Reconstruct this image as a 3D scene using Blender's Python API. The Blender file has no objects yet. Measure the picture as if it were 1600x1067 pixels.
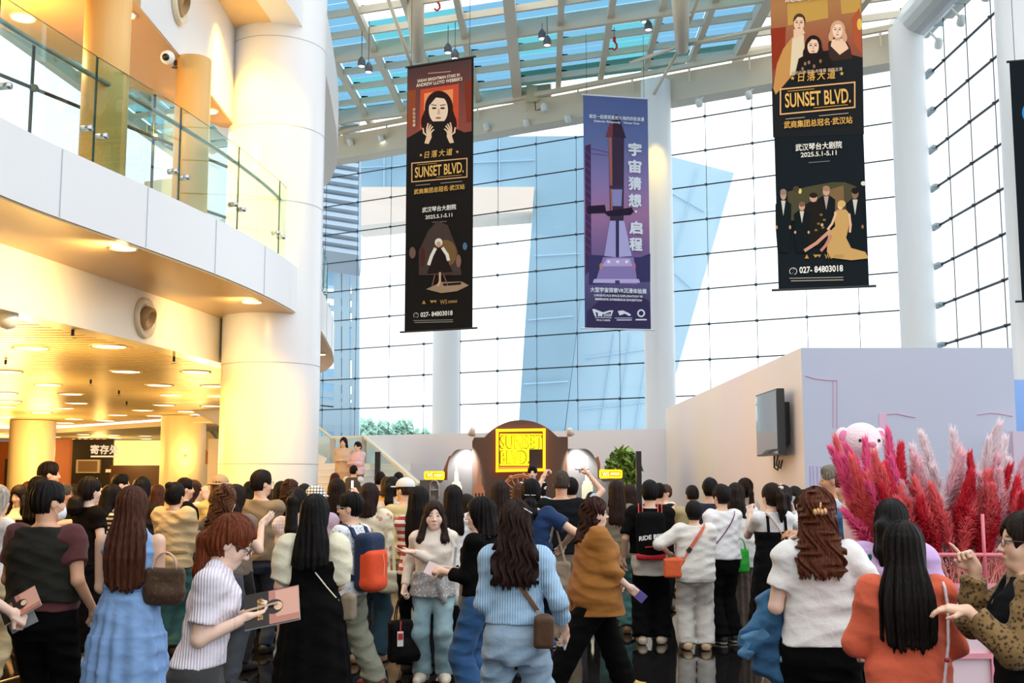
import bpy, math, random
import numpy as np
from mathutils import Vector, Matrix

SC = bpy.context.scene
COL = SC.collection
# ------------------------------------------------------------------ camera
F = 1794.0            # focal length in pixels of the 1600 px wide frame
TILT = math.radians(6.82)
CAMZ = 1.7
cam = bpy.data.cameras.new('camera')
cam.sensor_width = 36.0
cam.lens = F / 1600 * 36.0
cam.clip_end = 600
camo = bpy.data.objects.new('camera', cam)
camo.location = (0, 0, CAMZ)
camo.rotation_euler = (math.pi / 2 + TILT, 0, 0)
COL.objects.link(camo)
SC.camera = camo
# ------------------------------------------------------------------ sky and exposure
SC.view_settings.view_transform = 'Standard'
SC.view_settings.look = 'None'
SC.view_settings.gamma = 1
SC.view_settings.use_curve_mapping = False
SC.view_settings.exposure = 0.58
SKY = 1.25
w = bpy.data.worlds.new('sky')
SC.world = w
w.use_nodes = True
bg = w.node_tree.nodes['Background']
bg.inputs[0].default_value = (0.93, 0.97, 1.0, 1)
bg.inputs[1].default_value = SKY
SC.cycles.max_bounces = 6
SC.cycles.diffuse_bounces = 3
SC.cycles.glossy_bounces = 3
SC.cycles.transmission_bounces = 2
SC.cycles.transparent_max_bounces = 24
SC.cycles.caustics_reflective = False
SC.cycles.caustics_refractive = False
SC.cycles.sample_clamp_indirect = 4.0
# ------------------------------------------------------------------ helpers
RNG = random.Random(7)
ct, st = math.cos(TILT), math.sin(TILT)


def ray(px, py):
    u = (533.5 - py) / F
    return ((px - 800) / F, ct - u * st, st + u * ct)


def PY(px, py, Y):
    d = ray(px, py)
    t = Y / d[1]
    return Vector((d[0] * t, Y, CAMZ + d[2] * t))


def PZ(px, py, z):
    d = ray(px, py)
    t = (z - CAMZ) / d[2]
    return Vector((d[0] * t, d[1] * t, z))


def lin(c):
    if isinstance(c, str):
        c = c.lstrip('#')
        c = [int(c[i:i + 2], 16) / 255 for i in (0, 2, 4)]
    return [x / 12.92 if x <= .04045 else ((x + .055) / 1.055) ** 2.4 for x in c]


MATS = {}


def nmat(name):
    m = bpy.data.materials.new(name)
    m.use_nodes = True
    return m, m.node_tree.nodes, m.node_tree.links, m.node_tree.nodes['Principled BSDF']


def mat(name, c, rough=.6, metal=0., spec=.5, emit=0., ecol=None, bump=0., bscale=20., var=0., vscale=3., coat=0.):
    if name in MATS:
        return MATS[name]
    m, N, L, b = nmat(name)
    rgb = lin(c)
    b.inputs['Base Color'].default_value = (*rgb, 1)
    b.inputs['Roughness'].default_value = rough
    b.inputs['Metallic'].default_value = metal
    b.inputs['Specular IOR Level'].default_value = spec
    if coat:
        b.inputs['Coat Weight'].default_value = coat
    if emit:
        b.inputs['Emission Color'].default_value = (*lin(ecol or c), 1)
        b.inputs['Emission Strength'].default_value = emit
        m.cycles.emission_sampling = 'NONE'
    tc = None
    if var or bump:
        tc = N.new('ShaderNodeTexCoord')
    if var:
        nz = N.new('ShaderNodeTexNoise')
        nz.inputs['Scale'].default_value = vscale
        nz.inputs['Detail'].default_value = 4
        L.new(tc.outputs['Object'], nz.inputs['Vector'])
        cr = N.new('ShaderNodeValToRGB')
        cr.color_ramp.elements[0].position = .3
        cr.color_ramp.elements[1].position = .7
        cr.color_ramp.elements[0].color = (*[x * (1 - var) for x in rgb], 1)
        cr.color_ramp.elements[1].color = (*[min(1, x * (1 + var * .6)) for x in rgb], 1)
        L.new(nz.outputs[0], cr.inputs[0])
        L.new(cr.outputs[0], b.inputs['Base Color'])
    if bump:
        nz = N.new('ShaderNodeTexNoise')
        nz.inputs['Scale'].default_value = bscale
        nz.inputs['Detail'].default_value = 5
        L.new(tc.outputs['Object'], nz.inputs['Vector'])
        bp = N.new('ShaderNodeBump')
        bp.inputs['Strength'].default_value = bump
        bp.inputs['Distance'].default_value = .02
        L.new(nz.outputs[0], bp.inputs['Height'])
        L.new(bp.outputs[0], b.inputs['Normal'])
    MATS[name] = m
    return m


def glass(name, tint, refl=.06, rough=0.0, fk=.35):
    if name in MATS:
        return MATS[name]
    m, N, L, b = nmat(name)
    N.remove(b)
    tr = N.new('ShaderNodeBsdfTransparent')
    tr.inputs[0].default_value = (*tint, 1)
    gl = N.new('ShaderNodeBsdfGlossy')
    gl.inputs['Roughness'].default_value = rough
    mx = N.new('ShaderNodeMixShader')
    fr = N.new('ShaderNodeLayerWeight')
    fr.inputs[0].default_value = .25
    mu = N.new('ShaderNodeMath')
    mu.operation = 'MULTIPLY_ADD'
    mu.inputs[1].default_value = fk
    mu.inputs[2].default_value = refl
    mu.use_clamp = True
    L.new(fr.outputs['Fresnel'], mu.inputs[0])
    L.new(mu.outputs[0], mx.inputs[0])
    L.new(tr.outputs[0], mx.inputs[1])
    L.new(gl.outputs[0], mx.inputs[2])
    L.new(mx.outputs[0], N['Material Output'].inputs[0])
    MATS[name] = m
    return m


class MB:
    """collects shapes into one mesh"""

    def __init__(s):
        s.v, s.f, s.mi, s.mats = [], [], [], []

    def slot(s, m):
        if m not in s.mats:
            s.mats.append(m)
        return s.mats.index(m)

    def add(s, vs, fs, m=None):
        b = len(s.v)
        k = s.slot(m) if m is not None else 0
        s.v.extend(tuple(v) for v in vs)
        for f in fs:
            s.f.append(tuple(i + b for i in f))
            s.mi.append(k)
        return s

    def box(s, c, size, R=None, m=None):
        hx, hy, hz = size[0] / 2, size[1] / 2, size[2] / 2
        vs = [Vector((x, y, z)) for x in (-hx, hx) for y in (-hy, hy) for z in (-hz, hz)]
        if R is not None:
            vs = [R @ v for v in vs]
        c = Vector(c)
        return s.add([v + c for v in vs], [(0, 1, 3, 2), (4, 6, 7, 5), (0, 4, 5, 1), (2, 3, 7, 6), (0, 2, 6, 4), (1, 5, 7, 3)], m)

    def bar(s, a, b, wd, ht, m=None, up=(0, 0, 1)):
        a, b = Vector(a), Vector(b)
        d = b - a
        L_ = d.length
        if L_ < 1e-6:
            return s
        x = d / L_
        y = Vector(up).cross(x)
        if y.length < 1e-4:
            y = Vector((0, 1, 0)).cross(x)
            if y.length < 1e-4:
                y = Vector((1, 0, 0)).cross(x)
        y.normalize()
        z = x.cross(y)
        R = Matrix((x, y, z)).transposed()
        return s.box((a + b) / 2, (L_, wd, ht), R, m)

    def tube(s, pts, r, n=8, m=None, cap=True, closed=False, flat=1.0):
        pts = [Vector(p) for p in pts]
        rs = r if isinstance(r, (list, tuple)) else [r] * len(pts)
        vs, fs = [], []
        prev = None
        K = len(pts)
        for i, p in enumerate(pts):
            if closed:
                d = (pts[(i + 1) % K] - pts[i - 1])
            else:
                d = (pts[min(i + 1, K - 1)] - pts[max(i - 1, 0)])
            d.normalize()
            if prev is None:
                h = Vector((0, 0, 1)) if abs(d.z) < .9 else Vector((1, 0, 0))
                u = h.cross(d).normalized()
            else:
                u = (prev - d * prev.dot(d))
                u = u.normalized() if u.length > 1e-5 else prev
            prev = u
            v = d.cross(u)
            for k in range(n):
                a = 2 * math.pi * k / n
                vs.append(p + (u * math.cos(a) + v * math.sin(a) * flat) * rs[i])
        for i in range(K if closed else K - 1):
            j = (i + 1) % K
            for k in range(n):
                k2 = (k + 1) % n
                fs.append((i * n + k, i * n + k2, j * n + k2, j * n + k))
        if cap and not closed:
            fs.append(tuple(range(n))[::-1])
            fs.append(tuple((K - 1) * n + k for k in range(n)))
        return s.add(vs, fs, m)

    def lathe(s, c, prof, n=24, m=None, R=None, cap=True):
        """prof: (r, z) from bottom to top"""
        vs, fs = [], []
        c = Vector(c)
        for r, z in prof:
            for k in range(n):
                a = 2 * math.pi * k / n
                v = Vector((r * math.cos(a), r * math.sin(a), z))
                vs.append((R @ v if R is not None else v) + c)
        for i in range(len(prof) - 1):
            for k in range(n):
                k2 = (k + 1) % n
                fs.append((i * n + k, i * n + k2, (i + 1) * n + k2, (i + 1) * n + k))
        if cap and prof[0][0] > 1e-4:
            fs.append(tuple(range(n))[::-1])
        if cap and prof[-1][0] > 1e-4:
            fs.append(tuple((len(prof) - 1) * n + k for k in range(n)))
        return s.add(vs, fs, m)

    def prism(s, pts, z0, z1, m=None, axis='z', T=None):
        """extrude a 2D outline; axis z: (x,y); axis y: (x,z) extruded from y=z0 to z1"""
        n = len(pts)
        if axis == 'z':
            vs = [Vector((p[0], p[1], z0)) for p in pts] + [Vector((p[0], p[1], z1)) for p in pts]
        else:
            vs = [Vector((p[0], z0, p[1])) for p in pts] + [Vector((p[0], z1, p[1])) for p in pts]
        if T is not None:
            vs = [T @ v for v in vs]
        fs = [tuple(range(n))[::-1], tuple(range(n, 2 * n))] + [(i, (i + 1) % n, n + (i + 1) % n, n + i) for i in range(n)]
        return s.add(vs, fs, m)

    def ball(s, c, r, m=None, n=12, R=None):
        r = r if isinstance(r, (tuple, list)) else (r, r, r)
        prof = [(math.cos(t), math.sin(t)) for t in [(-.5 + i / n) * math.pi for i in range(n + 1)]]
        vs, fs = [], []
        c = Vector(c)
        k2 = n * 2
        for q, z in prof:
            for k in range(k2):
                a = 2 * math.pi * k / k2
                v = Vector((q * math.cos(a) * r[0], q * math.sin(a) * r[1], z * r[2]))
                vs.append((R @ v if R is not None else v) + c)
        for i in range(n):
            for k in range(k2):
                j = (k + 1) % k2
                fs.append((i * k2 + k, i * k2 + j, (i + 1) * k2 + j, (i + 1) * k2 + k))
        return s.add(vs, fs, m)

    def build(s, name, m=None, parent=None, smooth=False, loc=None, auto=None):
        me = bpy.data.meshes.new(name)
        me.from_pydata([tuple(v) for v in s.v], [], s.f)
        for mm in (s.mats if s.mats else [m]):
            me.materials.append(mm)
        if s.mats and len(s.mats) > 1:
            me.polygons.foreach_set('material_index', s.mi)
        if smooth or auto:
            me.polygons.foreach_set('use_smooth', [True] * len(me.polygons))
        if auto:
            me.set_sharp_from_angle(angle=math.radians(auto))
        me.update()
        o = bpy.data.objects.new(name, me)
        COL.objects.link(o)
        if parent is not None:
            o.parent = parent
        if loc is not None:
            o.location = loc
        return o


def tag(o, label=None, cat=None, group=None, kind=None):
    if label:
        o['label'] = label
    if cat:
        o['category'] = cat
    if group:
        o['group'] = group
    if kind:
        o['kind'] = kind
    return o


def empty(name, loc=(0, 0, 0), rz=0., label=None, cat=None, group=None, kind=None):
    o = bpy.data.objects.new(name, None)
    COL.objects.link(o)
    o.location = loc
    o.rotation_euler = (0, 0, rz)
    o.empty_display_size = .1
    return tag(o, label, cat, group, kind)


def copy_tree(o, parent=None):
    c = o.copy()
    COL.objects.link(c)
    c.parent = parent
    for ch in list(o.children):
        copy_tree(ch, c)
    return c


def txt(body, size=1., bold=0., sx=1., shear=0., align='CENTER', space=1., res=3, stack=False):
    """a line of lettering as flat faces: (verts, faces), baseline at y=0"""
    c = bpy.data.curves.new('lettering', 'FONT')
    c.body = body
    c.size = size
    cjk = stack or any(ord(ch) > 0x2E80 for ch in body)
    c.offset = 0 if cjk else bold
    c.shear = shear
    c.align_x = align
    c.space_character = space
    c.resolution_u = res
    o = bpy.data.objects.new('lettering', c)
    COL.objects.link(o)
    dg = bpy.context.evaluated_depsgraph_get()
    dg.update()
    me = o.evaluated_get(dg).to_mesh()
    vs = [(v.co.x * sx, v.co.y) for v in me.vertices]
    fs = [tuple(p.vertices) for p in me.polygons]
    if cjk and bold > 0:            # thicker strokes for Chinese characters
        n, v0, f0 = len(vs), list(vs), list(fs)
        for i, (dx, dy) in enumerate(((bold, 0), (-bold, 0), (0, bold), (0, -bold))):
            vs += [(x + dx, y + dy) for x, y in v0]
            fs += [tuple(j + n * (i + 1) for j in f) for f in f0]
    o.evaluated_get(dg).to_mesh_clear()
    bpy.data.objects.remove(o)
    bpy.data.curves.remove(c)
    return vs, fs
# ================================================================== the hall
W_WHITE = mat('white_stone', '#e9eaec', .28, spec=.5)
W_PAINT = mat('white_paint', '#eceae4', .5)
STEEL_WHITE = mat('painted_steel', '#d9cfba', .45)
DARK_STEEL = mat('dark_steel', '#1c2227', .4, .6)
STAINLESS = mat('stainless', '#b9bcc0', .25, .9)
BLACK = mat('black_plastic', '#0c0c0d', .4)
CEIL_WARM = mat('warm_ceiling', '#dfbf8c', .38)


def stone_floor():
    m, N, L, b = nmat('black_granite')
    tc = N.new('ShaderNodeTexCoord')
    br = N.new('ShaderNodeTexBrick')
    br.offset = 0
    br.inputs['Scale'].default_value = 1
    br.inputs['Brick Width'].default_value = 1.2
    br.inputs['Row Height'].default_value = 1.2
    br.inputs['Mortar Size'].default_value = .006
    br.inputs['Color1'].default_value = (.010, .009, .009, 1)
    br.inputs['Color2'].default_value = (.013, .012, .011, 1)
    br.inputs['Mortar'].default_value = (.02, .018, .016, 1)
    L.new(tc.outputs['Object'], br.inputs['Vector'])
    L.new(br.outputs[0], b.inputs['Base Color'])
    b.inputs['Roughness'].default_value = .05
    b.inputs['Specular IOR Level'].default_value = .75
    return m


fl = MB().box((0, 24, -.05), (70, 60, .1)).build('floor', stone_floor())
tag(fl, kind='structure')
ln = MB()
for a, b_ in (((0, 1065), (215, 1003)), ((0, 1092), (215, 1021))):
    p, q = PZ(*a, 0.004), PZ(*b_, 0.004)
    d = (q - p)
    ln.bar(p - d * .5, q + d * .6, .022, .006)
tag(ln.build('floor_inlay', mat('brass_inlay', '#d8c2a4', .3, .7)), kind='structure')

# ---- curtain wall at the back -------------------------------------------------
A30 = math.radians(30)
CD = Vector((-math.cos(A30), math.sin(A30), 0))     # runs left, away from the camera
CN = Vector((math.sin(A30), math.cos(A30), 0))      # outward normal
D0 = 38.0
C0 = Vector((0, D0, 0))


def curt(px):
    u = (px - 800) / F
    Y = D0 / (1 + math.tan(A30) * u)
    return Vector((u * Y, Y, 0)) * 1.0


def curt_s(px):
    return (curt(px) - C0).dot(CD)


ZTOP, ZBOT = 13.3, 0.0
s556, s1349 = curt_s(556), curt_s(1349)
PW = (s556 - s1349) / 12.0
NV = [s1349 + PW * i for i in range(-2, 16)]          # vertical joints
SMIN, SMAX = curt_s(1468), s1349 + PW * 15
# horizontal joints measured at px 774 (y 580, 630 ...)
zrow = PY(774, 580, curt(774).y).z
PH = (PY(774, 530, curt(774).y).z - zrow)
NH = [zrow + PH * i for i in range(-6, 12)]
NH = [z for z in NH if ZBOT + .2 < z < ZTOP - .15]
GL = glass('curtain_glass', (.95, .985, 1.0), .015, fk=.12)


def wall_glazing(name, pt, svals, smin, smax, zs, z0, z1, nrm, rod_h=.02, rod_v=.009):
    root = empty(name, (0, 0, 0), kind='structure')
    g = MB()
    a, b_ = pt(smin), pt(smax)
    off = nrm * .012
    vs = []
    for z in (z0, z1):
        vs += [a + Vector((0, 0, z)), b_ + Vector((0, 0, z))]
    g.add([v - off for v in vs] + [v + off for v in vs], [(0, 1, 3, 2), (4, 6, 7, 5), (0, 2, 6, 4), (1, 5, 7, 3), (2, 3, 7, 6), (0, 4, 5, 1)])
    g.build('glass_pane', GL, root)
    mv = MB()
    for s in svals:
        if smin < s < smax:
            p = pt(s) - nrm * .06
            mv.tube([p + Vector((0, 0, z0)), p + Vector((0, 0, z1))], rod_v, 6)
    mh = MB()
    for z in zs:
        p, q = pt(smin) - nrm * .08 + Vector((0, 0, z)), pt(smax) - nrm * .08 + Vector((0, 0, z))
        mh.tube([p, q], rod_h, 6)
    mv.build('mullion', DARK_STEEL, root, smooth=True)
    mh.build('transom', DARK_STEEL, root, smooth=True)
    sp = MB()
    for s in svals:
        if smin < s < smax:
            for z in zs:
                sp.ball(pt(s) - nrm * .09 + Vector((0, 0, z)), (.06, .06, .05), n=4)
    sp.build('spider_fitting', mat('grey_fitting', '#56626b', .35, .7), root)
    return root


wall_glazing('window_1', lambda s: C0 + CD * s, NV, SMIN, SMAX, NH, ZBOT, ZTOP, CN)
# ---- right curtain wall, coming towards the camera ------------------------------
RC = C0 + CD * SMIN
RDIR = Vector((.012, -1, 0)).normalized()
RN = Vector((1, .012, 0))
wall_glazing('window_2', lambda s: RC + RDIR * s, [1.6 + 1.45 * i for i in range(8)], 0, 13, NH, ZBOT, ZTOP + 1.2, RN, .034, .012)
br = MB()
for z in NH:
    p = RC + RDIR * .55 + Vector((-.12, 0, z))
    br.box(p, (.16, .55, .12))
    br.tube([p + Vector((-.05, -.35, 0)), p + Vector((-.05, .35, 0))], .05, 8)
for i in range(7):
    p = RC + RDIR * (1.6 + 1.45 * i) + Vector((-.5, 0, ZTOP + .55))
    br.bar(p, p + Vector((.45, 0, 0)), .06, .1)
tag(br.build('trim_1', mat('bracket_grey', '#a9b4ba', .4, .3)), kind='structure')

# ---- ring beam over the glass ----------------------------------------------------
def beam(name, a, b_, z0, z1, depth, nrm, m):
    r = MB()
    vs = []
    for off in (0, -depth):
        for z in (z0, z1):
            vs += [a + nrm * off + Vector((0, 0, z)), b_ + nrm * off + Vector((0, 0, z))]
    r.add(vs, [(0, 2, 3, 1), (4, 5, 7, 6), (0, 1, 5, 4), (2, 6, 7, 3), (0, 4, 6, 2), (1, 3, 7, 5)])
    o = r.build(name, m)
    tag(o, kind='structure')
    return o


beam('beam', C0 + CD * SMIN, C0 + CD * SMAX, ZTOP, ZTOP + .85, .7, CN, STEEL_WHITE)
rl = MB()
rl.bar(C0 + CD * SMIN - CN * .85 + Vector((0, 0, ZTOP + .95)), C0 + CD * SMAX - CN * .85 + Vector((0, 0, ZTOP + .95)), .14, .14)
for i in range(12):
    p = C0 + CD * (SMIN + 1 + i * 1.9) - CN * .85 + Vector((0, 0, ZTOP + .45))
    rl.bar(p, p + Vector((0, 0, .5)), .05, .05)
tag(rl.build('trim_2', STEEL_WHITE), kind='structure')
b2 = MB()
ba, bb = RC + Vector((-.55, -.1, ZTOP + .9)), RC + RDIR * 12 + Vector((-.55, 0, ZTOP + 1.0))
b2.tube([ba, bb], .48, 16)
b2.bar(ba + Vector((.4, 0, .1)), bb + Vector((.4, 0, .1)), .5, .5)
tag(b2.build('beam', mat('cool_steel', '#cfd6da', .4), smooth=False), kind='structure')

# ---- glazed roof --------------------------------------------------------------------
ROOF0 = ZTOP + 1.25


def roofz(x, y):
    return ROOF0 + .055 * (Vector((x, y, 0)) - C0).dot(CN)


A20 = math.radians(19)
E1 = Vector((math.cos(A20), -math.sin(A20), 0))
E2 = Vector((.03, 1, 0)).normalized()
RO = Vector((0, 31.0, 0))
GRX, GRY = 1.42, 1.6


def rp(i, j, dz=0):
    p = RO + E1 * (i * GRX) + E2 * (j * GRY)
    return Vector((p.x, p.y, roofz(p.x, p.y) + dz))


def inside(p):
    return (Vector((p.x, p.y, 0)) - C0).dot(CN) < -.1


def clip_seg(a, b_):
    da = (Vector((a.x, a.y, 0)) - C0).dot(CN) + .2
    db = (Vector((b_.x, b_.y, 0)) - C0).dot(CN) + .2
    if da > 0 and db > 0:
        return None
    if da > 0:
        return a + (b_ - a) * (da / (da - db)), b_
    if db > 0:
        return a, a + (b_ - a) * (da / (da - db))
    return a, b_


IR, JR = range(-10, 10), range(-6, 8)
roof = empty('ceiling', kind='structure')
pur, tra, rods, fit, main = MB(), MB(), MB(), MB(), MB()
for j in JR:
    sgm = clip_seg(rp(IR[0], j), rp(IR[-1], j))
    if sgm:
        if j % 4 == 0:
            main.bar(sgm[0], sgm[1], .16, .46)
        else:
            pur.bar(sgm[0], sgm[1], .09, .19)
    sgm = clip_seg(rp(IR[0], j + .3, .2), rp(IR[-1], j + .3, .2))
    if sgm:
        rods.tube(sgm, .018, 5)
for i in IR:
    sgm = clip_seg(rp(i, JR[0]), rp(i, JR[-1]))
    if sgm:
        if i % 5 == 0:
            main.bar(sgm[0] - Vector((0, 0, .06)), sgm[1] - Vector((0, 0, .06)), .30, .36)
        else:
            tra.bar(sgm[0], sgm[1], .17, .2)
    for j in JR:
        p = rp(i + .12, j + .3, .2)
        if inside(p):
            fit.box(p, (.1, .06, .16))
            fit.box(p + Vector((0, 0, .08)), (.22, .05, .05))
pur.build('purlin', STEEL_WHITE, roof)
tra.build('rafter', STEEL_WHITE, roof)
main.build('main_girder', STEEL_WHITE, roof)
rods.build('tension_rod', DARK_STEEL, roof)
fit.build('spider_fitting', DARK_STEEL, roof)
RG = [glass('roof_glass_blue', (.38, .58, .70), .01, fk=.06), glass('roof_glass_teal', (.32, .62, .67), .01, fk=.06), glass('roof_glass_clear', (.98, 1, 1), .01, fk=.06), glass('roof_glass_green', (.16, .30, .29), .02, fk=.06)]
gb = MB()
r_ = random.Random(3)
for i in range(IR[0], IR[-1]):
    for j in range(JR[0], JR[-1]):
        c = rp(i + .5, j + .5)
        dist = (Vector((c.x, c.y, 0)) - C0).dot(CN)
        if dist > .4:
            continue
        if c.x > 6.6 + (j % 3) * .4:
            k = 2
        elif dist > -1.0:
            k = 3
        elif j <= -2 and r_.random() < .75 and i > -4:
            k = 2
        else:
            k = 1 if (r_.random() < .3 or i < -6) else 0
        q = [rp(i + a + .02 * (1 - 2 * a), j + b_ + .02 * (1 - 2 * b_), .28) for a, b_ in ((0, 0), (1, 0), (1, 1), (0, 1))]
        up = Vector((0, 0, .02))
        gb.add(q + [x + up for x in q], [(0, 3, 2, 1), (4, 5, 6, 7), (0, 1, 5, 4), (1, 2, 6, 5), (2, 3, 7, 6), (3, 0, 4, 7)], RG[k])
gb.build('roof_glass', None, roof)
# slanting tree-like struts carrying the roof
stt = MB()
for px, py0, py1, Y in ((652, 92, -30, 30.5), (1066, 78, -40, 29.5)):
    a, b_ = PY(px, py0, Y), PY(px - 4, py1, Y - 2.5)
    stt.tube([a, b_], [.17, .26], 12)
a = PY(1064, 72, 29.5)
for qx, qy, QY in ((1020, 150, 34.2), (985, 98, 31), (1215, 40, 27.5), (1098, -20, 27.5)):
    stt.tube([a, PY(qx, qy, QY)], .05, 8)
stt.ball(a, .16, n=8)
b_ = PY(620, 60, 30)
stt.tube([PY(605, -5, 27.5), PY(644, 105, 29)], .05, 8)
tag(stt.build('roof_strut', STEEL_WHITE, smooth=True), kind='structure')

# ---- columns ----------------------------------------------------------------------------
def column(px, py, Y, r, z1, m, seams=(), z0=0):
    p = PY(px, py, Y)
    c = MB().lathe((p.x, p.y, 0), [(r, z0), (r, z1)], 48)
    for z in seams:
        c.lathe((p.x, p.y, 0), [(r + .002, z - .006), (r + .002, z + .006)], 48)
    o = c.build('column', m, auto=40)
    return tag(o, kind='structure')


COLW = mat('column_white', '#eef0f2', .3)
column(697, 600, curt(697).y - 1.1, .46, ZTOP + .6, COLW)
column(1030, 500, curt(1030).y - 1.0, .46, ZTOP + .6, COLW)
column(1430, 400, curt(1430).y - 1.1, .46, ZTOP + .75, COLW)
column(1612, 400, 23.0, .46, 15, COLW)
MC = Vector((-3.48, 16.5, 0))
mcol = MB().lathe(MC, [(.70, 0), (.70, 16)], 64)
o = mcol.build('column', W_WHITE, auto=40)
tag(o, kind='structure')
sm = MB()
for z in (1.9, 3.3, 5.6, 6.7, 8.0):
    sm.lathe(MC, [(.702, z), (.702, z + .012)], 64)
sm.build('seam', mat('seam_grey', '#aeb4ba', .6), o)
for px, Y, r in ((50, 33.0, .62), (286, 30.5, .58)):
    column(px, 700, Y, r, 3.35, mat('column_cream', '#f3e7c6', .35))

# ---- balcony ----------------------------------------------------------------------------
EDGE = [(-5.0, -3.5), (-4.75, 3), (-4.45, 7), (-4.2, 9.3), (-3.95, 10.5), (-3.65, 11.7), (-3.33, 13.2), (-3.12, 14.7), (-3.03, 16), (-3.0, 17.7), (-3.2, 20), (-3.38, 21.6), (-3.7, 23.5), (-4.3, 25.3), (-5.6, 27), (-8, 28.2)]


def resample(path, n):
    P = [Vector((*p, 0)) for p in path]
    # Catmull-Rom
    out = []
    for i in range(len(P) - 1):
        p0, p1, p2, p3 = P[max(i - 1, 0)], P[i], P[i + 1], P[min(i + 2, len(P) - 1)]
        for k in range(n):
            t = k / n
            out.append(.5 * ((2 * p1) + (p2 - p0) * t + (2 * p0 - 5 * p1 + 4 * p2 - p3) * t * t + (3 * p1 - p0 - 3 * p2 + p3) * t ** 3))
    out.append(P[-1])
    return out


ED = resample(EDGE, 5)


def off(path, d):
    out = []
    for i, p in enumerate(path):
        t = path[min(i + 1, len(path) - 1)] - path[max(i - 1, 0)]
        t.normalize()
        out.append(p + Vector((-t.y, t.x, 0)) * d)
    return out


def slab(name, path, z0, z1, m, back=-16, depth=None):
    inner = off(path, depth) if depth else [Vector((back, path[-1].y, 0)), Vector((back, path[0].y, 0))]
    pts = list(path) + (inner[::-1] if depth else inner)
    b = MB()
    if depth:
        n = len(path)
        vs = [Vector((p.x, p.y, z)) for p in path + inner for z in (z0, z1)]
        for i in range(n - 1):
            a, c = 2 * i, 2 * (i + 1)
            A, C = 2 * (n + i), 2 * (n + i + 1)
            b.f += [(a, c, c + 1, a + 1), (A, A + 1, C + 1, C), (a, A, C, c), (a + 1, c + 1, C + 1, A + 1)]
            b.mi += [0] * 4
        b.v = [tuple(v) for v in vs]
    else:
        b.prism([(p.x, p.y) for p in pts], z0, z1)
    return tag(b.build(name, m), kind='structure')


fas = slab('balcony_slab', ED, 4.02, 4.66, W_WHITE, depth=.5)
sj = MB()
acc = 0
for i in range(1, len(ED)):
    acc += (ED[i] - ED[i - 1]).length
    if acc > 1.35:
        acc = 0
        p = ED[i]
        sj.box((p.x, p.y, 4.34), (.012, .012, .62))
sj.build('panel_joint', mat('joint_grey', '#b8bec6', .5), fas)
slab('balcony_slab', off(ED, .02), 4.0, 4.1, CEIL_WARM, back=-14)
slab('balcony_slab', off(ED, .06), 8.2, 8.7, CEIL_WARM, depth=1.7)
slab('trim_3', ED, 8.19, 9.2, W_WHITE, depth=.4)
INB = resample([(-6.6, -3.5), (-6.3, 3), (-5.55, 8), (-5.0, 11.3), (-4.55, 14), (-4.2, 16.6), (-4.1, 19), (-4.6, 22), (-6, 24.5), (-8, 25.5)], 4)
slab('trim_4', INB, 3.36, 4.02, mat('cream_band', '#f3ead6', .25), depth=.3)
UPB = resample([(-4.5, -3.5), (-4.4, 3), (-4.15, 9), (-4.05, 12), (-4.03, 16.3), (-4.2, 19), (-5.2, 22), (-7, 24)], 4)
slab('trim_5', UPB, 6.8, 8.22, W_WHITE, depth=.3)
# mezzanine ceiling strip and its facade
fa, fb, fc = PZ(-160, -40, 6.8), PZ(0, 40, 6.8), PZ(345, 197, 6.8)
fac0 = Vector((fa.x, fa.y, 0))
cs = MB().prism([(-4.2, 3), (-4.05, 12), (-4.03, 16.3), (fc.x, fc.y), (fb.x, fb.y), (fa.x, fa.y), (fa.x, 3)], 6.78, 6.9)
tag(cs.build('ceiling', mat('mezzanine_ceiling', '#c99a5c', .4)), kind='structure')
fdir = (fc - fb)
fdir.z = 0
flen = fdir.length + 8
fdir.normalize()
fst = Vector((fc.x, fc.y, 0)) + fdir * 1.5
w3 = wall_glazing('window_3', lambda s: fst - fdir * s, [.9 + 1.05 * i for i in range(9)], 0, 9, [5.45, 6.2], 4.66, 6.8, Vector((-fdir.y, fdir.x, 0)), .022, .02)
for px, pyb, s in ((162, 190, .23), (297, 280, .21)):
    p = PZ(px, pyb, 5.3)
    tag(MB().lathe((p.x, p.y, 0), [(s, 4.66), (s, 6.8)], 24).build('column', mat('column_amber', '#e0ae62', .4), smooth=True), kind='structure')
tag(MB().prism([(-5.4, 3), (-4.7, 9), (-4.2, 12), (-3.6, 15), (-3.5, 20), (-6, 25), (-14, 25), (-14, 3)], 4.60, 4.655).build('floor', mat('mezzanine_floor', '#c9c3b8', .4)), kind='structure')

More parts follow.
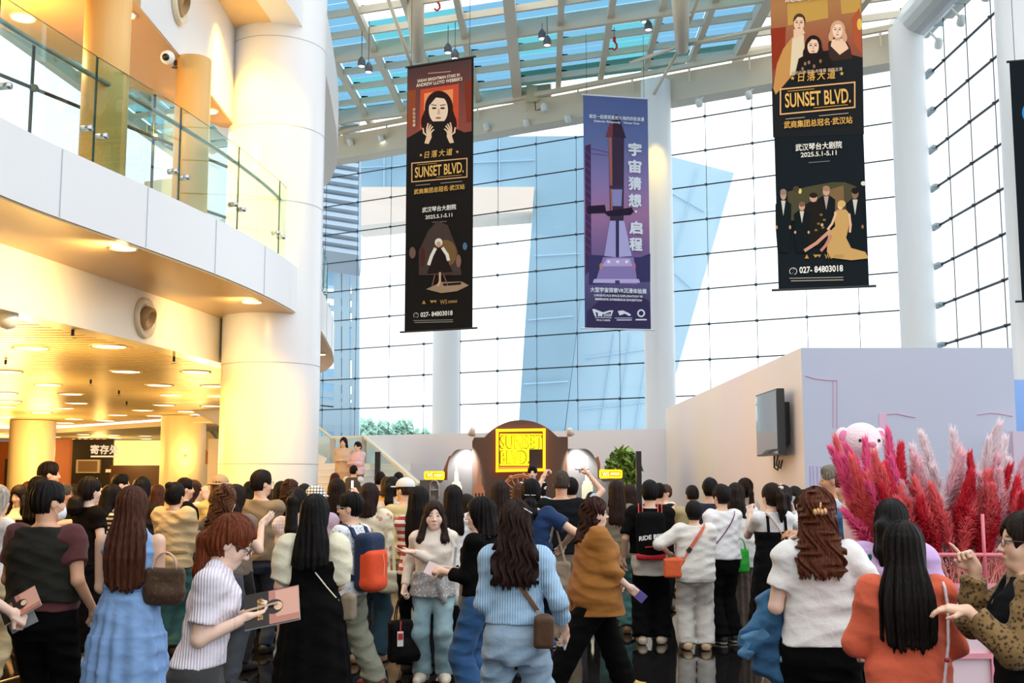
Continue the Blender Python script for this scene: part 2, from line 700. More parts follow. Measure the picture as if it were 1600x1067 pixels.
# glass balustrade
bal = empty('glass_railing', (ED[20].x, ED[20].y, 4.66), label='frameless glass balustrade with steel handrail on the white balcony edge', cat='railing')
EP = off(ED, .14)
seg, cur, acc = [], [EP[0]], 0
for i in range(1, len(EP)):
    acc += (EP[i] - EP[i - 1]).length
    cur.append(EP[i])
    if acc > 1.45:
        seg.append(cur)
        cur, acc = [EP[i]], 0
seg.append(cur)
base = Vector(bal.location)
BG = glass('railing_glass', (.84, .96, .95), .03, fk=.06)
BE = mat('glass_edge', '#1d4a44', .2)
for sgm in seg[:-1]:
    a, b_ = sgm[0], sgm[-1]
    d = (b_ - a).normalized()
    n = Vector((-d.y, d.x, 0))
    a, b_ = a + d * .01, b_ - d * .01
    g = MB()
    vs = [p + n * o_ + Vector((0, 0, z)) - base for p in (a, b_) for o_ in (0, .014) for z in (4.5, 5.78)]
    g.add(vs, [(0, 1, 5, 4), (2, 6, 7, 3)], BG)
    g.add(vs, [(1, 3, 7, 5), (0, 4, 6, 2), (0, 2, 3, 1), (4, 5, 7, 6)], BE)
    pan = g.build('glass_panel', None, bal)
    for p in (a + d * .12, b_ - d * .12):
        q = p + n * .0 + Vector((0, 0, 5.02)) - base
        MB().tube([q - n * .05, q + n * .06], .032, 10).build('clamp_bolt', STAINLESS, pan, smooth=True)
hr = MB().tube([p + Vector((0, 0, 5.62)) - base for p in off(ED, .24)], .026, 8)
hr.build('handrail', mat('rail_steel', '#7f8b84', .3, .7), bal, smooth=True)

# slatted ceiling under the balcony
far = [PZ(345, 642, 3.36), PZ(250, 655, 3.36), PZ(80, 667, 3.36), Vector((-24, 38, 0))]
sl = MB()
CEP = [(p.x, p.y) for p in off(INB, .2) if p.y < 24] + [(far[0].x, far[0].y), (far[1].x, far[1].y), (far[2].x, far[2].y)]


def xedge(y, pts):
    best = None
    for (x0, y0), (x1, y1) in zip(pts[:-1], pts[1:]):
        if min(y0, y1) <= y <= max(y0, y1) and abs(y1 - y0) > 1e-6:
            x = x0 + (x1 - x0) * (y - y0) / (y1 - y0)
            best = x if best is None else max(best, x)
    return best


y = 4.0
while y < 36:
    x1 = xedge(y, CEP)
    if x1 is not None:
        sl.box(((x1 - 26) / 2, y, 3.39), (x1 + 26, .17, .05))
    y += .23
slo = sl.build('ceiling', mat('slat_cream', '#e6cfa2', .33))
tag(slo, kind='structure')
tag(MB().prism(CEP + [(-26, 36), (-26, 4)], 3.6, 3.7).build('ceiling', mat('plenum', '#6d5532', .8)), kind='structure')
# far cloakroom end
cw = MB().prism([(-26, 36), (far[2].x, far[2].y), (far[1].x, far[1].y), (far[0].x, far[0].y), (far[0].x, 46), (-26, 46)], 3.16, 3.30)
tag(cw.build('ceiling', mat('far_ceiling', '#cfc7b8', .5)), kind='structure')


def panel_px(name, x0, y0, x1, y1, Y, m, th=.15, parent=None, zb=None):
    a, b_ = PY(x0, y0, Y), PY(x1, y1, Y)
    z0, z1 = (b_.z if zb is None else zb), a.z
    o = MB().box(((a.x + b_.x) / 2, Y + th / 2, (z0 + z1) / 2), (b_.x - a.x, th, z1 - z0)).build(name, m, parent)
    return o


BW = 43.0
tag(panel_px('wall_back', -90, 690, 345, 750, BW + .2, mat('far_wall', '#9b5a36', .4), .2, zb=0), kind='structure')
tag(panel_px('wall_left', -90, 690, 20, 750, BW - .1, mat('brown_timber', '#8a4a22', .35), .2, zb=0), kind='structure')
tag(panel_px('door_1', 8, 717, 20, 750, BW - .2, mat('door_dark', '#2a130a', .4), .1, zb=0), kind='structure')
tag(panel_px('wall_back', 78, 684, 114, 750, BW - .1, mat('terracotta_panel', '#cf7f5f', .5), .2, zb=0), kind='structure')
dp = tag(panel_px('wall_back', 114, 686, 175, 750, BW - .3, mat('dark_panel', '#1d120c', .35), .2, zb=0), kind='structure')
tag(panel_px('wall_back', 172, 727, 252, 750, BW - .4, mat('brown_counter', '#4a2412', .35), .3, zb=0), kind='structure')
lp = tag(panel_px('backlit_board', 173, 688, 252, 728, BW - .2, mat('lit_panel', '#f2e2a0', .5, emit=.55, ecol='#ffe38a'), .1), 'pale yellow backlit panel above the brown cloakroom counter', 'panel')
tv = empty('television', PY(138, 730, BW - .36), label='small silver framed television on the dark cloakroom wall', cat='television')
a, b_ = PY(117, 718, BW - .45), PY(153, 739, BW - .45)
MB().box((0, 0, .1), (b_.x - a.x, .12, a.z - b_.z)).build('frame', mat('silver_plastic', '#b8aa96', .4), tv)
MB().box((0, -.07, .1), ((b_.x - a.x) * .8, .02, (a.z - b_.z) * .8)).build('screen', mat('tv_grey', '#77604a', .3), tv)
tv.location.z = (a.z + b_.z) / 2 - .1
vs, fs = txt('寄存处', .36, .012)
p = PY(163, 708, BW - .31)
sg = MB()
sg.add([(x + p.x, p.y, y_ + p.z) for x, y_ in vs], fs)
sg.box((p.x, p.y, p.z - .12), (1.0, .01, .06))
tag(sg.build('cloakroom_sign', mat('sign_white', '#d9cfc0', .5, emit=.3)), 'white cloakroom lettering on the dark far wall', 'sign')
tag(panel_px('switch_plate', 165, 733, 173, 738, BW - .45, W_PAINT, .03), 'small white plate on the dark cloakroom counter', 'plate')
# stair seen between the columns
tag(panel_px('wall_back', 315, 725, 350, 752, 38, W_PAINT, .2, zb=0), kind='structure')
sb = MB()
a, b_ = PY(306, 660, 36), PY(358, 728, 36)
sb.bar(a, b_, .5, .42)
tag(sb.build('trim_6', mat('cream_stair', '#efd79c', .5)), kind='structure')
tag(panel_px('window_4', 318, 640, 350, 690, 39, glass('teal_glass', (.6, .85, .86), .1), .03), kind='structure')

# ---- low printed wall behind the stage ------------------------------------------------------
def wash(name, base, cols, scale=(.5, .5, .25), seed=0.):
    m, N, L, b = nmat(name)
    b.inputs['Roughness'].default_value = .55
    tc = N.new('ShaderNodeTexCoord')
    mp = N.new('ShaderNodeMapping')
    mp.inputs['Scale'].default_value = scale
    mp.inputs['Location'].default_value = (seed, seed * .7, seed * .3)
    L.new(tc.outputs['Object'], mp.inputs['Vector'])
    prev = None
    for i, (c, lo, hi, sc) in enumerate(cols):
        nz = N.new('ShaderNodeTexNoise')
        nz.inputs['Scale'].default_value = sc
        nz.inputs['Detail'].default_value = 1.5
        nz.noise_dimensions = '4D'
        nz.inputs['W'].default_value = i * 3.7 + seed
        L.new(mp.outputs[0], nz.inputs['Vector'])
        mr = N.new('ShaderNodeMapRange')
        mr.inputs[1].default_value = lo
        mr.inputs[2].default_value = hi
        L.new(nz.outputs[0], mr.inputs[0])
        mx = N.new('ShaderNodeMix')
        mx.data_type = 'RGBA'
        L.new(mr.outputs[0], mx.inputs['Factor'])
        if prev is None:
            mx.inputs['A'].default_value = (*lin(base), 1)
        else:
            L.new(prev, mx.inputs['A'])
        mx.inputs['B'].default_value = (*lin(c), 1)
        prev = mx.outputs['Result']
    L.new(prev, b.inputs['Base Color'])
    return m


KX, KY0, KY1, KH = 3.42, 13.5, 25.6, 3.24
PRINT_BACK = wash('printed_back', '#f0edf4', [('#f2dcea', .55, .7, .7), ('#e4def2', .5, .75, .4), ('#f8f0f4', .5, .6, .5)], (.5, .5, .6))
a, b_ = Vector((KX + .3, 25.7, 0)), Vector((-8.6, 25.7 + 12 * math.tan(A30), 0))
pb = MB()
d = (b_ - a).normalized()
n = Vector((-d.y, d.x, 0))
vs = [p + n * o_ + Vector((0, 0, z)) for p in (a, b_) for o_ in (0, -.12) for z in (0, 2.82)]
pb.add(vs, [(0, 1, 5, 4), (2, 6, 7, 3), (1, 3, 7, 5), (0, 4, 6, 2), (0, 2, 3, 1), (4, 5, 7, 6)])
pw = tag(pb.build('wall_back', PRINT_BACK), kind='structure')
pk = MB()
Rz = Matrix.Rotation(math.atan2(d.y, d.x), 3, 'Z')
for px, y0, y1, wd, c in ((1021, 673, 706, .22, '#e88fc0'), (1013, 672, 690, .12, '#eaa9cd'), (1000, 704, 722, .5, '#dcb3e2'), (1016, 726, 752, .55, '#ea9fc6'), (1024, 716, 738, .3, '#e7a8cf'), (960, 700, 742, .7, '#d9c7ea')):
    u = (px - 800) / F
    t = (u * a.y - a.x) / (d.x - u * d.y)
    p = a + d * t
    z0, z1 = PY(px, y1, p.y).z, PY(px, y0, p.y).z
    pk.box(p - n * (-.004) - n * .13 + Vector((0, 0, (z0 + z1) / 2)), (wd, .012, z1 - z0), Rz, mat('print_' + c[1:], c, .6))
pk.build('print_patch', None, pw)

lw = MB().box((-21.5, 20, 2.2), (.3, 50, 4.4)).box((-12, -4, 8), (19, .3, 16)).build('wall_left', mat('warm_blocker_wall', '#b98f58', .6))  # left wall, plus unseen wall added behind camera to block sky light
tag(lw, kind='structure')
# ---- kiosk --------------------------------------------------------------------------------------
KX1 = 5.92
m_left = wash('kiosk_left_print_lit', '#fbf1e8', [('#fcecd8', .42, .66, .8), ('#f8e4ee', .45, .75, .6), ('#f4ecf4', .55, .8, .9)], (.4, .4, .25), 2.0)  # peach print, lightened in colour to stand in for brighter light here
m_front = wash('kiosk_front_print_shaded', '#bcc1d4', [('#b4bcd6', .45, .6, .6), ('#c6c2d8', .55, .7, .7)], (.4, .4, .4), 5.0)  # lavender-grey print, darkened in colour to stand in for weaker light here
kb = MB()
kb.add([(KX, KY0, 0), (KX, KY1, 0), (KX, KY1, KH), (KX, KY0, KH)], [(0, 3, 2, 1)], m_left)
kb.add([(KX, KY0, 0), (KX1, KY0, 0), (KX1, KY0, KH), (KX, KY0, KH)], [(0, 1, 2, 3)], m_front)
kb.add([(KX1, KY0, 0), (KX1, KY1, 0), (KX1, KY1, KH), (KX1, KY0, KH), (KX, KY1, 0), (KX, KY1, KH), (KX, KY0, KH)], [(0, 1, 2, 3), (1, 4, 5, 2), (3, 2, 5, 6)], W_PAINT)
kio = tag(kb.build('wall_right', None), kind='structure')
kl = MB()
PL = mat('pink_line', '#d6a2bd', .6)
PL2 = mat('pink_block', '#dcb4cf', .6)
PL3 = mat('violet_line', '#b79ad6', .6)


def kpt(px, py, e=.004):
    p = PY(px, py, KY0)
    return Vector((p.x, KY0 - e, p.z))


for pts in (((1258, 587), (1272, 591), (1285, 593), (1296, 594), (1308, 594)), ((1527, 648), (1545, 645), (1560, 646), (1582, 650)), ((1385, 647), (1400, 646), (1418, 650), (1430, 652))):
    kl.tube([kpt(*q) for q in pts], .006, 5, PL)
for px in (1302, 1308):
    kl.tube([kpt(px, 594), kpt(px, 668)], .005, 5, PL)
p, q = kpt(1373, 646), kpt(1387, 695)
kl.box(((p.x + q.x) / 2, KY0, (p.z + q.z) / 2), (q.x - p.x, .012, p.z - q.z), None, PL2)
for px in (1265, 1270, 1276, 1282):
    p, q = kpt(px, 728), kpt(px + 2.5, 768)
    kl.box(((p.x + q.x) / 2, KY0, (p.z + q.z) / 2), (q.x - p.x, .012, p.z - q.z), None, PL3)
kl.build('print_line', None, kio)
# panels further right
rp_ = tag(MB().box((KX1 + 2.05, 15.2, 1.5), (4, .15, 3.0)).build('wall_right', wash('blue_print', '#7fa8e0', [('#a7b6f0', .45, .6, .8), ('#c9a8e6', .55, .7, .7)], (.5, .5, .5), 8.)), kind='structure')
lwp = tag(MB().box((KX1 + 1.2, 13.2, 1.12), (2.8, .1, 2.24)).build('wall_right', wash('pink_print', '#cdbfd4', [('#d6b9cf', .45, .6, .8)], (.5, .5, .5), 9.)), kind='structure')

# kiosk television
tvk = empty('television', (KX, 14.5, 2.39), label='large black flat screen television on the pale kiosk side wall', cat='television')
MB().box((-.165, 0, 0), (.09, 1.22, .80)).build('bezel', BLACK, tvk)
MB().box((-.212, 0, 0), (.006, 1.18, .76)).build('screen', mat('tv_glass', '#15181b', .02, spec=1.0, coat=1.0), tvk)
MB().box((-.07, 0, 0), (.15, .7, .5)).build('wall_bracket', BLACK, tvk)
cb = MB()
cb.tube([(-.1, .1, -.4), (-.1, .12, -.55), (-.04, .2, -.58), (0, .25, -.45)], .012, 6)
cb.tube([(-.1, -.1, -.4), (-.12, -.08, -.52), (-.05, 0, -.56), (0, .1, -.45)], .012, 6)
cb.build('cable', mat('grey_cable', '#4b4446', .5), tvk, smooth=True)
# ================================================================== outside the glass
def px_prism(mb, pts, Y, depth, m=None):
    P = [PY(x, y, Y) for x, y in pts]
    return mb.prism([(p.x, p.z) for p in P], Y, Y + depth, m, axis='y')


OY = 62.0
wing = empty('theatre_wing', PY(860, 748, OY), kind='structure')
wing.location = (0, 0, 0)
px_prism(MB(), [(560, 226), (700, 214), (935, 212), (915, 402), (880, 690), (809, 690), (831, 348), (835, 292), (560, 292)], OY, 5).build('blue_facade', mat('ext_blue', '#92b6cc', .5, var=.16, vscale=.12), wing)
px_prism(MB(), [(556, 292), (835, 292), (832, 330), (640, 345), (556, 353)], OY - .5, 3).build('cream_soffit', mat('ext_cream', '#f2dfd0', .6), wing)
px_prism(MB(), [(915, 300), (1000, 262), (1047, 244), (1147, 270), (1053, 595), (1020, 700), (880, 700), (915, 402)], OY + 3, 5).build('pale_facade', mat('ext_pale', '#b2cfe0', .5), wing)
jn = MB()
for a, b_ in (((1047, 300), (1100, 330)), ((1090, 262), (1048, 420)), ((1047, 420), (1080, 450)), ((1010, 560), (990, 690)), ((960, 520), (935, 690)), ((985, 520), (962, 690)), ((915, 560), (1010, 545)), ((905, 640), (1010, 628))):
    jn.tube([PY(*a, OY + 2.9), PY(*b_, OY + 2.9)], .035, 5)
for a, b_ in (((600, 226), (600, 292)), ((700, 218), (700, 292)), ((780, 216), (780, 292)), ((560, 262), (835, 250)), ((835, 400), (905, 396)), ((825, 500), (895, 494)), ((818, 600), (888, 596))):
    jn.tube([PY(*a, OY - .1), PY(*b_, OY - .1)], .035, 5)
jn.build('facade_joint', mat('ext_joint', '#b0d0e8', .6), wing)
lo = MB()
for i in range(17):
    y0 = 190 + i * 13.5
    a, b_ = PY(484, y0 - 6, 52), PY(562, y0 + 6, 52)
    lo.bar(a, b_, 1.6, .24, up=(0, .5, 1))
lo.build('louvre', mat('ext_louvre', '#b3c6d8', .5), wing)
px_prism(MB(), [(470, 190), (556, 215), (556, 412), (470, 412)], 54.5, 2).build('louvre_wall', mat('ext_slate', '#a9bccb', .5), wing)
tw = MB()
for x in (496, 528, 541, 556):
    tw.bar(PY(x, 405, 54), PY(x, 700, 54), .35, .35)
for y0, h in ((462, .3), (482, .25), (505, .3), (555, .25), (595, .35), (618, .25), (632, .3), (655, 1.2)):
    tw.bar(PY(480, y0 - 4, 54), PY(557, y0 + 3, 54), .3, h)
tw.build('tower_frame', mat('ext_frame', '#bcd8ea', .5), wing)
tp = MB()
for y0, y1, x0, x1 in ((400, 446, 480, 556), (508, 560, 515, 556), (640, 700, 470, 556), (576, 640, 470, 530)):
    px_prism(tp, [(x0, y0), (x1, y0), (x1, y1), (x0, y1)], 55.2, 1)
tp.build('tower_panel', mat('ext_sky_panel', '#b5dcf2', .4), wing)


def leafy(name, c, r, n, m, trunk=None, seed=0, size=.5):
    rr = random.Random(seed)
    b = MB()
    for i in range(n):
        while True:
            d = Vector((rr.uniform(-1, 1), rr.uniform(-1, 1), rr.uniform(-1, 1)))
            if .25 < d.length < 1:
                break
        p = Vector((c[0] + d.x * r[0], c[1] + d.y * r[1], c[2] + d.z * r[2]))
        R = Matrix.Rotation(rr.uniform(0, 6.3), 3, 'Z') @ Matrix.Rotation(rr.uniform(-1, 1), 3, 'X')
        s = size * rr.uniform(.6, 1.3)
        b.add([p + R @ Vector(v) for v in ((-s * .5, 0, 0), (0, -s, .1 * s), (s * .5, 0, 0), (0, s, -.1 * s))], [(0, 1, 2, 3)])
    return b


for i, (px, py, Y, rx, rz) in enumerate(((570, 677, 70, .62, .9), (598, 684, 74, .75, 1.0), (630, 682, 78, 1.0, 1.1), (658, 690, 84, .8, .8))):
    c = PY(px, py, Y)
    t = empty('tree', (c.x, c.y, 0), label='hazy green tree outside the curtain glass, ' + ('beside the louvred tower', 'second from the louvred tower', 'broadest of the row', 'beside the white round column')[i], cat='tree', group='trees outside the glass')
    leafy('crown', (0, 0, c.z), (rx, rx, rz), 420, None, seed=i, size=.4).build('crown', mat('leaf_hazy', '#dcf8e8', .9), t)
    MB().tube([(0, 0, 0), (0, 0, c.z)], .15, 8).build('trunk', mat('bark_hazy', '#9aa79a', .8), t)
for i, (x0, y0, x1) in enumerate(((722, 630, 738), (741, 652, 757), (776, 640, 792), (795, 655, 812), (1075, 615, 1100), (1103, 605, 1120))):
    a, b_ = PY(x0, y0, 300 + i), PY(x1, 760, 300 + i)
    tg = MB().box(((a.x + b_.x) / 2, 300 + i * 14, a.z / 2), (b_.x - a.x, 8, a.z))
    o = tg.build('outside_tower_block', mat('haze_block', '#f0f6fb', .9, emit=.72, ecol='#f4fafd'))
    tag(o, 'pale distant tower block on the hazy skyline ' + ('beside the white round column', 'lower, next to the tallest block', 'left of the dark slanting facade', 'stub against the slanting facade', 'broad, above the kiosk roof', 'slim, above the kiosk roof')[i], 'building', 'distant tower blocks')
gd = MB().box((0, 190, -.6), (500, 260, .2)).build('ground', mat('ext_ground', '#c9d2d6', .9))
tag(gd, kind='structure')

# ================================================================== hanging banners
class Banner:
    def __init__(s, label, tl, tr, bl, br, Y, ang, m, rod):
        a = math.radians(ang)
        s.d = Vector((math.cos(a), -math.sin(a), 0))
        cx = (tl[0] + tr[0] + bl[0] + br[0]) / 4
        c = PY(cx, (bl[1] + br[1]) / 2, Y)
        s.o = Vector((c.x, c.y, c.z))
        s.root = empty('banner', s.o, -a, label, 'banner', 'banners hanging in the atrium')
        u0, v0 = s.pt(*bl)
        u1, v1 = s.pt(*br)
        _, v2 = s.pt(*tl)
        _, v3 = s.pt(*tr)
        s.w, s.h = u1 - u0, (v2 + v3) / 2
        s.u0, s.u1 = u0, u1
        MB().box(((u0 + u1) / 2, .006, s.h / 2), (s.w, .012, s.h)).build('banner_cloth', m, s.root)
        MB().tube([(u0 - .12, .01, 0), (u1 + .12, .01, 0)], .022, 8, rod).build('bottom_rod', rod, s.root)
        MB().tube([(u0 - .05, .01, s.h), (u1 + .05, .01, s.h)], .025, 8, rod).build('top_rod', rod, s.root)
        for u, nm in ((u0 + .1, 'hanging_wire'), (u1 - .1, 'hanging_wire')):
            p = s.o + s.d * u
            zt = roofz(p.x, p.y) - .2 - s.o.z
            MB().tube([(u, .01, s.h), (u, .01, zt)], .006, 5).build(nm, DARK_STEEL, s.root)
        s.art, s.let, s.k = MB(), MB(), 0

    def pt(s, px, py):
        d = Vector(ray(px, py))
        o = Vector((0, 0, CAMZ))
        n = Vector((-s.d.y, s.d.x, 0))
        t = (s.o - o).dot(n) / d.dot(n)
        p = o + d * t - s.o
        return p.dot(s.d), p.z

    def poly(s, pts, c, raw=False):
        s.k += 1
        P = pts if raw else [s.pt(*p) for p in pts]
        m = c if not isinstance(c, str) else mat('ink_' + c[1:], c, .75, spec=.1)
        y = -.003 - .00025 * s.k
        s.art.add([(u, y, v) for u, v in P], [tuple(range(len(P)))], m)

    def ell(s, cx, cy, rx, ry, c, rot=0., n=28, a0=0, a1=360):
        r = math.radians(rot)
        pts = []
        for i in range(n):
            t = math.radians(a0 + (a1 - a0) * i / (n if a1 - a0 == 360 else n - 1))
            x, y = rx * math.cos(t), ry * math.sin(t)
            pts.append((cx + x * math.cos(r) - y * math.sin(r), cy + x * math.sin(r) + y * math.cos(r)))
        s.poly(pts, c)

    def line(s, pts, wd, c):
        for p, q in zip(pts[:-1], pts[1:]):
            dx, dy = q[0] - p[0], q[1] - p[1]
            L_ = math.hypot(dx, dy) or 1
            nx, ny = -dy / L_ * wd / 2, dx / L_ * wd / 2
            ex, ey = dx / L_ * wd / 2, dy / L_ * wd / 2
            s.poly([(p[0] + nx - ex, p[1] + ny - ey), (q[0] + nx + ex, q[1] + ny + ey), (q[0] - nx + ex, q[1] - ny + ey), (p[0] - nx - ex, p[1] - ny - ey)], c)

    def text(s, body, px, py, hpx, c, bold=0., sx=1., wpx=None, shear=0., vert=False, space=1.):
        """centred at px,py; cap height hpx"""
        u, v = s.pt(px, py)
        _, v2 = s.pt(px, py - hpx)
        h = v2 - v
        vs, fs = txt(body, 1.0, bold, 1., shear, 'CENTER', space)
        ys = [y for _, y in vs]
        xs = [x for x, _ in vs]
        k = h / (max(ys) - min(ys))
        kx = k * sx
        if wpx:
            ua, _ = s.pt(px - wpx / 2, py)
            ub, _ = s.pt(px + wpx / 2, py)
            kx = (ub - ua) / (max(xs) - min(xs))
        cx, cy = (max(xs) + min(xs)) / 2, (max(ys) + min(ys)) / 2
        m = mat('ink_' + c[1:], c, .75, spec=.1)
        s.let.add([(u + (x - cx) * kx, -.032 - .0004 * (i * 5 // len(vs)), v + (y - cy) * k) for i, (x, y) in enumerate(vs)], fs, m)

    def done(s):
        s.art.build('printed_picture', None, s.root)
        s.let.build('lettering', None, s.root)


def ramp_mat(name, stops, h, axis='Z', rough=.7):
    m, N, L, b = nmat(name)
    tc = N.new('ShaderNodeTexCoord')
    sp = N.new('ShaderNodeSeparateXYZ')
    dv = N.new('ShaderNodeMath')
    dv.operation = 'DIVIDE'
    dv.inputs[1].default_value = h
    cr = N.new('ShaderNodeValToRGB')
    els = cr.color_ramp.elements
    while len(els) < len(stops):
        els.new(.5)
    for e, (p, c) in zip(els, stops):
        e.position = p
        e.color = (*lin(c), 1)
    L.new(tc.outputs['Object'], sp.inputs[0])
    L.new(sp.outputs[axis], dv.inputs[0])
    L.new(dv.outputs[0], cr.inputs[0])
    L.new(cr.outputs[0], b.inputs['Base Color'])
    b.inputs['Roughness'].default_value = rough
    return m


INK = '#1c1714'
GOLD, CREAM, SKINP = '#d8a552', '#e6d3b4', '#d9b49a'
RODB, RODW = mat('rod_black', '#17181a', .4), mat('rod_white', '#dfe1ea', .4)


def star(B, x, y, r, c):
    B.poly([(x + (r if i % 2 == 0 else r * .45) * math.sin(i * math.pi / 5), y - (r if i % 2 == 0 else r * .45) * math.cos(i * math.pi / 5)) for i in range(10)], c)


def blvd_block(B, x, y, s, sl):
    """title block; x,y = frame centre, s = frame width px, sl = slope"""
    k = s / 86
    B.text('日落大道', x - 1 * k, y - 26 * k, 11 * k, GOLD, .012, wpx=44 * k, space=1.35, shear=.12)
    star(B, x - 29 * k, y - 26 * k + 29 * k * sl, 2.6 * k, GOLD)
    star(B, x + 28 * k, y - 26 * k - 28 * k * sl, 2.6 * k, GOLD)
    hw, hh = 43 * k, 14.5 * k
    pts = [(x - hw, y - hh + hw * sl), (x + hw, y - hh - hw * sl), (x + hw, y + hh - hw * sl), (x - hw, y + hh + hw * sl), (x - hw, y - hh + hw * sl)]
    B.line(pts, 1.6 * k, '#dca870')
    B.line([(x - hw * .8, y - hh * .78 + hw * .8 * sl), (x - hw * .1, y - hh * .78 + hw * .1 * sl)], .9 * k, '#b98a3c')
    B.line([(x - hw * .1, y + hh * .74 + hw * .1 * sl), (x + hw * .8, y + hh * .74 - hw * .8 * sl)], .9 * k, '#b98a3c')
    B.text('SUNSET BLVD.', x, y, 17 * k, '#e0ad5c', .018, wpx=76 * k)
    B.line([(x - hw * .85, y + hh * 1.42 + hw * .85 * sl), (x - hw * .35, y + hh * 1.42 + hw * .35 * sl)], .9 * k, '#a89a88')
    B.line([(x + hw * .05, y + hh * 1.42 - hw * .05 * sl), (x + hw * .82, y + hh * 1.42 - hw * .82 * sl)], .9 * k, '#a89a88')


def hand(B, x, y, s, mir, c=SKINP):
    f = lambda a, b_: (x + a * s * mir, y + b_ * s)
    B.poly([f(-3, 0), f(4, 0), f(5, 9), f(0, 20), f(-7, 19), f(-4, 9)], c)
    for a, b_, a2, b2 in ((-3, 1, -1, -13), (-1, 0, 3, -11), (1.5, 0, 6, -8), (4, 2, 8, -3)):
        B.line([f(a, b_), f((a + a2) / 2 - .8, (b_ + b2) / 2), f(a2, b2)], 2.3 * s, c)
    B.line([f(-3, 6), f(-8, 2), f(-9, -5)], 2.4 * s, c)


def portrait(B, x, y, s, hair, skin, lip='#a05448', long=True):
    """plain generic head, s = face height px"""
    if long:
        B.ell(x, y - .02 * s, .50 * s, .62 * s, hair)
        for sd, dy in ((-1, .22), (1, .26), (-1, .42), (1, .48)):
            B.ell(x + sd * (.38 + .08 * (dy > .3)) * s, y + dy * s, .17 * s, .34 * s, hair, sd * -8)
        B.poly([(x - .15 * s, y + .3 * s), (x + .13 * s, y + .3 * s), (x + .18 * s, y + .72 * s), (x - .2 * s, y + .72 * s)], '#c39a80')
    else:
        B.ell(x, y - .12 * s, .40 * s, .50 * s, hair)
    B.ell(x - .02 * s, y + .04 * s, .34 * s, .50 * s, skin)
    B.poly([(x - .36 * s, y - .1 * s), (x - .30 * s, y - .42 * s), (x, y - .52 * s), (x + .32 * s, y - .44 * s), (x + .38 * s, y - .05 * s), (x + .2 * s, y - .36 * s), (x - .1 * s, y - .40 * s)], hair)
    for sd in (-1, 1):
        B.ell(x - .02 * s + sd * .15 * s, y - .02 * s, .085 * s, .035 * s, '#3a2620')
        B.line([(x - .02 * s + sd * .07 * s, y - .12 * s), (x - .02 * s + sd * .24 * s, y - .14 * s)], .03 * s, '#3a2620')
    B.poly([(x - .03 * s, y), (x + .02 * s, y), (x + .05 * s, y + .2 * s), (x - .07 * s, y + .2 * s)], '#c79c82')
    B.ell(x - .02 * s, y + .33 * s, .10 * s, .035 * s, lip)


def figure(B, x, y0, y1, w_, coat, skin, hair, shirt=None):
    """plain standing figure from head top y0 to foot y1"""
    h = y1 - y0
    B.poly([(x - w_ * .5, y0 + .24 * h), (x - w_ * .2, y0 + .17 * h), (x + w_ * .2, y0 + .17 * h), (x + w_ * .5, y0 + .24 * h), (x + w_ * .48, y0 + .62 * h), (x + w_ * .36, y1), (x - w_ * .36, y1), (x - w_ * .48, y0 + .62 * h)], coat)
    if shirt:
        B.poly([(x - w_ * .14, y0 + .18 * h), (x + w_ * .14, y0 + .18 * h), (x, y0 + .42 * h)], shirt)
    B.ell(x, y0 + .085 * h, w_ * .19, .085 * h, skin)
    B.ell(x, y0 + .045 * h, w_ * .2, .05 * h, hair)
    for sd in (-1, 1):
        B.ell(x + sd * w_ * .42, y0 + .60 * h, w_ * .07, .03 * h, skin)


def phone_row(B, x0, x1, y, s, sl):
    xm = (x0 + x1) / 2
    B.text('✆', x0 + 4 * s, y + 1 * s, 8.5 * s, '#e8e4da', .01)
    B.text('027- 84803018', x0 + 36 * s, y - 1.5 * s, 7.5 * s, '#ece8de', .022, wpx=50 * s)
    B.line([(x0, y + 9 * s), (x0 + 61 * s, y + 9 * s - 61 * s * sl)], .8 * s, '#a8a294')
    B.line([(x0 + 2 * s, y + 12 * s), (x0 + 61 * s, y + 12 * s - 61 * s * sl)], 1.3 * s, '#8f897c')


def logo_row(B, x, y, s):
    B.poly([(x - 26 * s, y + 3 * s), (x - 23 * s, y - 3 * s), (x - 20 * s, y + 3 * s)], '#b98a3c')
    B.poly([(x - 14 * s, y - 2.5 * s), (x - 3 * s, y - 2.5 * s), (x - 5 * s, y + 2 * s), (x - 7 * s, y - 1 * s), (x - 11 * s, y + 2 * s)], '#b98a3c')
    B.text('WS', x + 8 * s, y, 7 * s, '#c59a52', .0, wpx=11 * s)
    B.text('武商集团', x + 22 * s, y - .5 * s, 4.2 * s, '#c59a52', .01, wpx=14 * s)


# --- first banner
B = Banner('dark banner with a lone pale face above two raised hands and a gold framed title', (636, 105), (738, 88.5), (632, 518), (738, 513), 26, 23, mat('banner_black', INK, .75, spec=.1), RODB)
B.poly([(637, 108), (737, 92), (737, 205), (636, 222)], ramp_mat('print_red_room', [(0, '#2a1511'), (.3, '#6a2a18'), (.62, '#93381e'), (1, '#3a1712')], 2.4))
B.art.mats[0].node_tree.nodes['Math'].inputs[1].default_value = B.h
B.poly([(657, 140), (717, 131), (716, 212), (656, 216)], '#c24a2c')
B.poly([(663, 146), (708, 139), (707, 190), (662, 196)], '#e08a56')
B.poly([(637, 142), (650, 140), (648, 195), (637, 197)], '#8a4526')
B.poly([(726, 128), (737, 126), (737, 190), (729, 192)], '#7a2f1c')
B.poly([(636, 216), (655, 205), (668, 196), (700, 196), (722, 205), (737, 214), (737, 250), (636, 250)], INK)
portrait(B, 686, 170, 44, '#2a1813', '#e0c3a6')
B.poly([(674, 190), (699, 189), (712, 215), (660, 218)], INK)
hand(B, 670, 206, .95, 1, '#dcb694')
hand(B, 703, 205, .95, -1, '#dcb694')
B.line([(670, 115), (704, 112)], 1.4, '#b98f78')
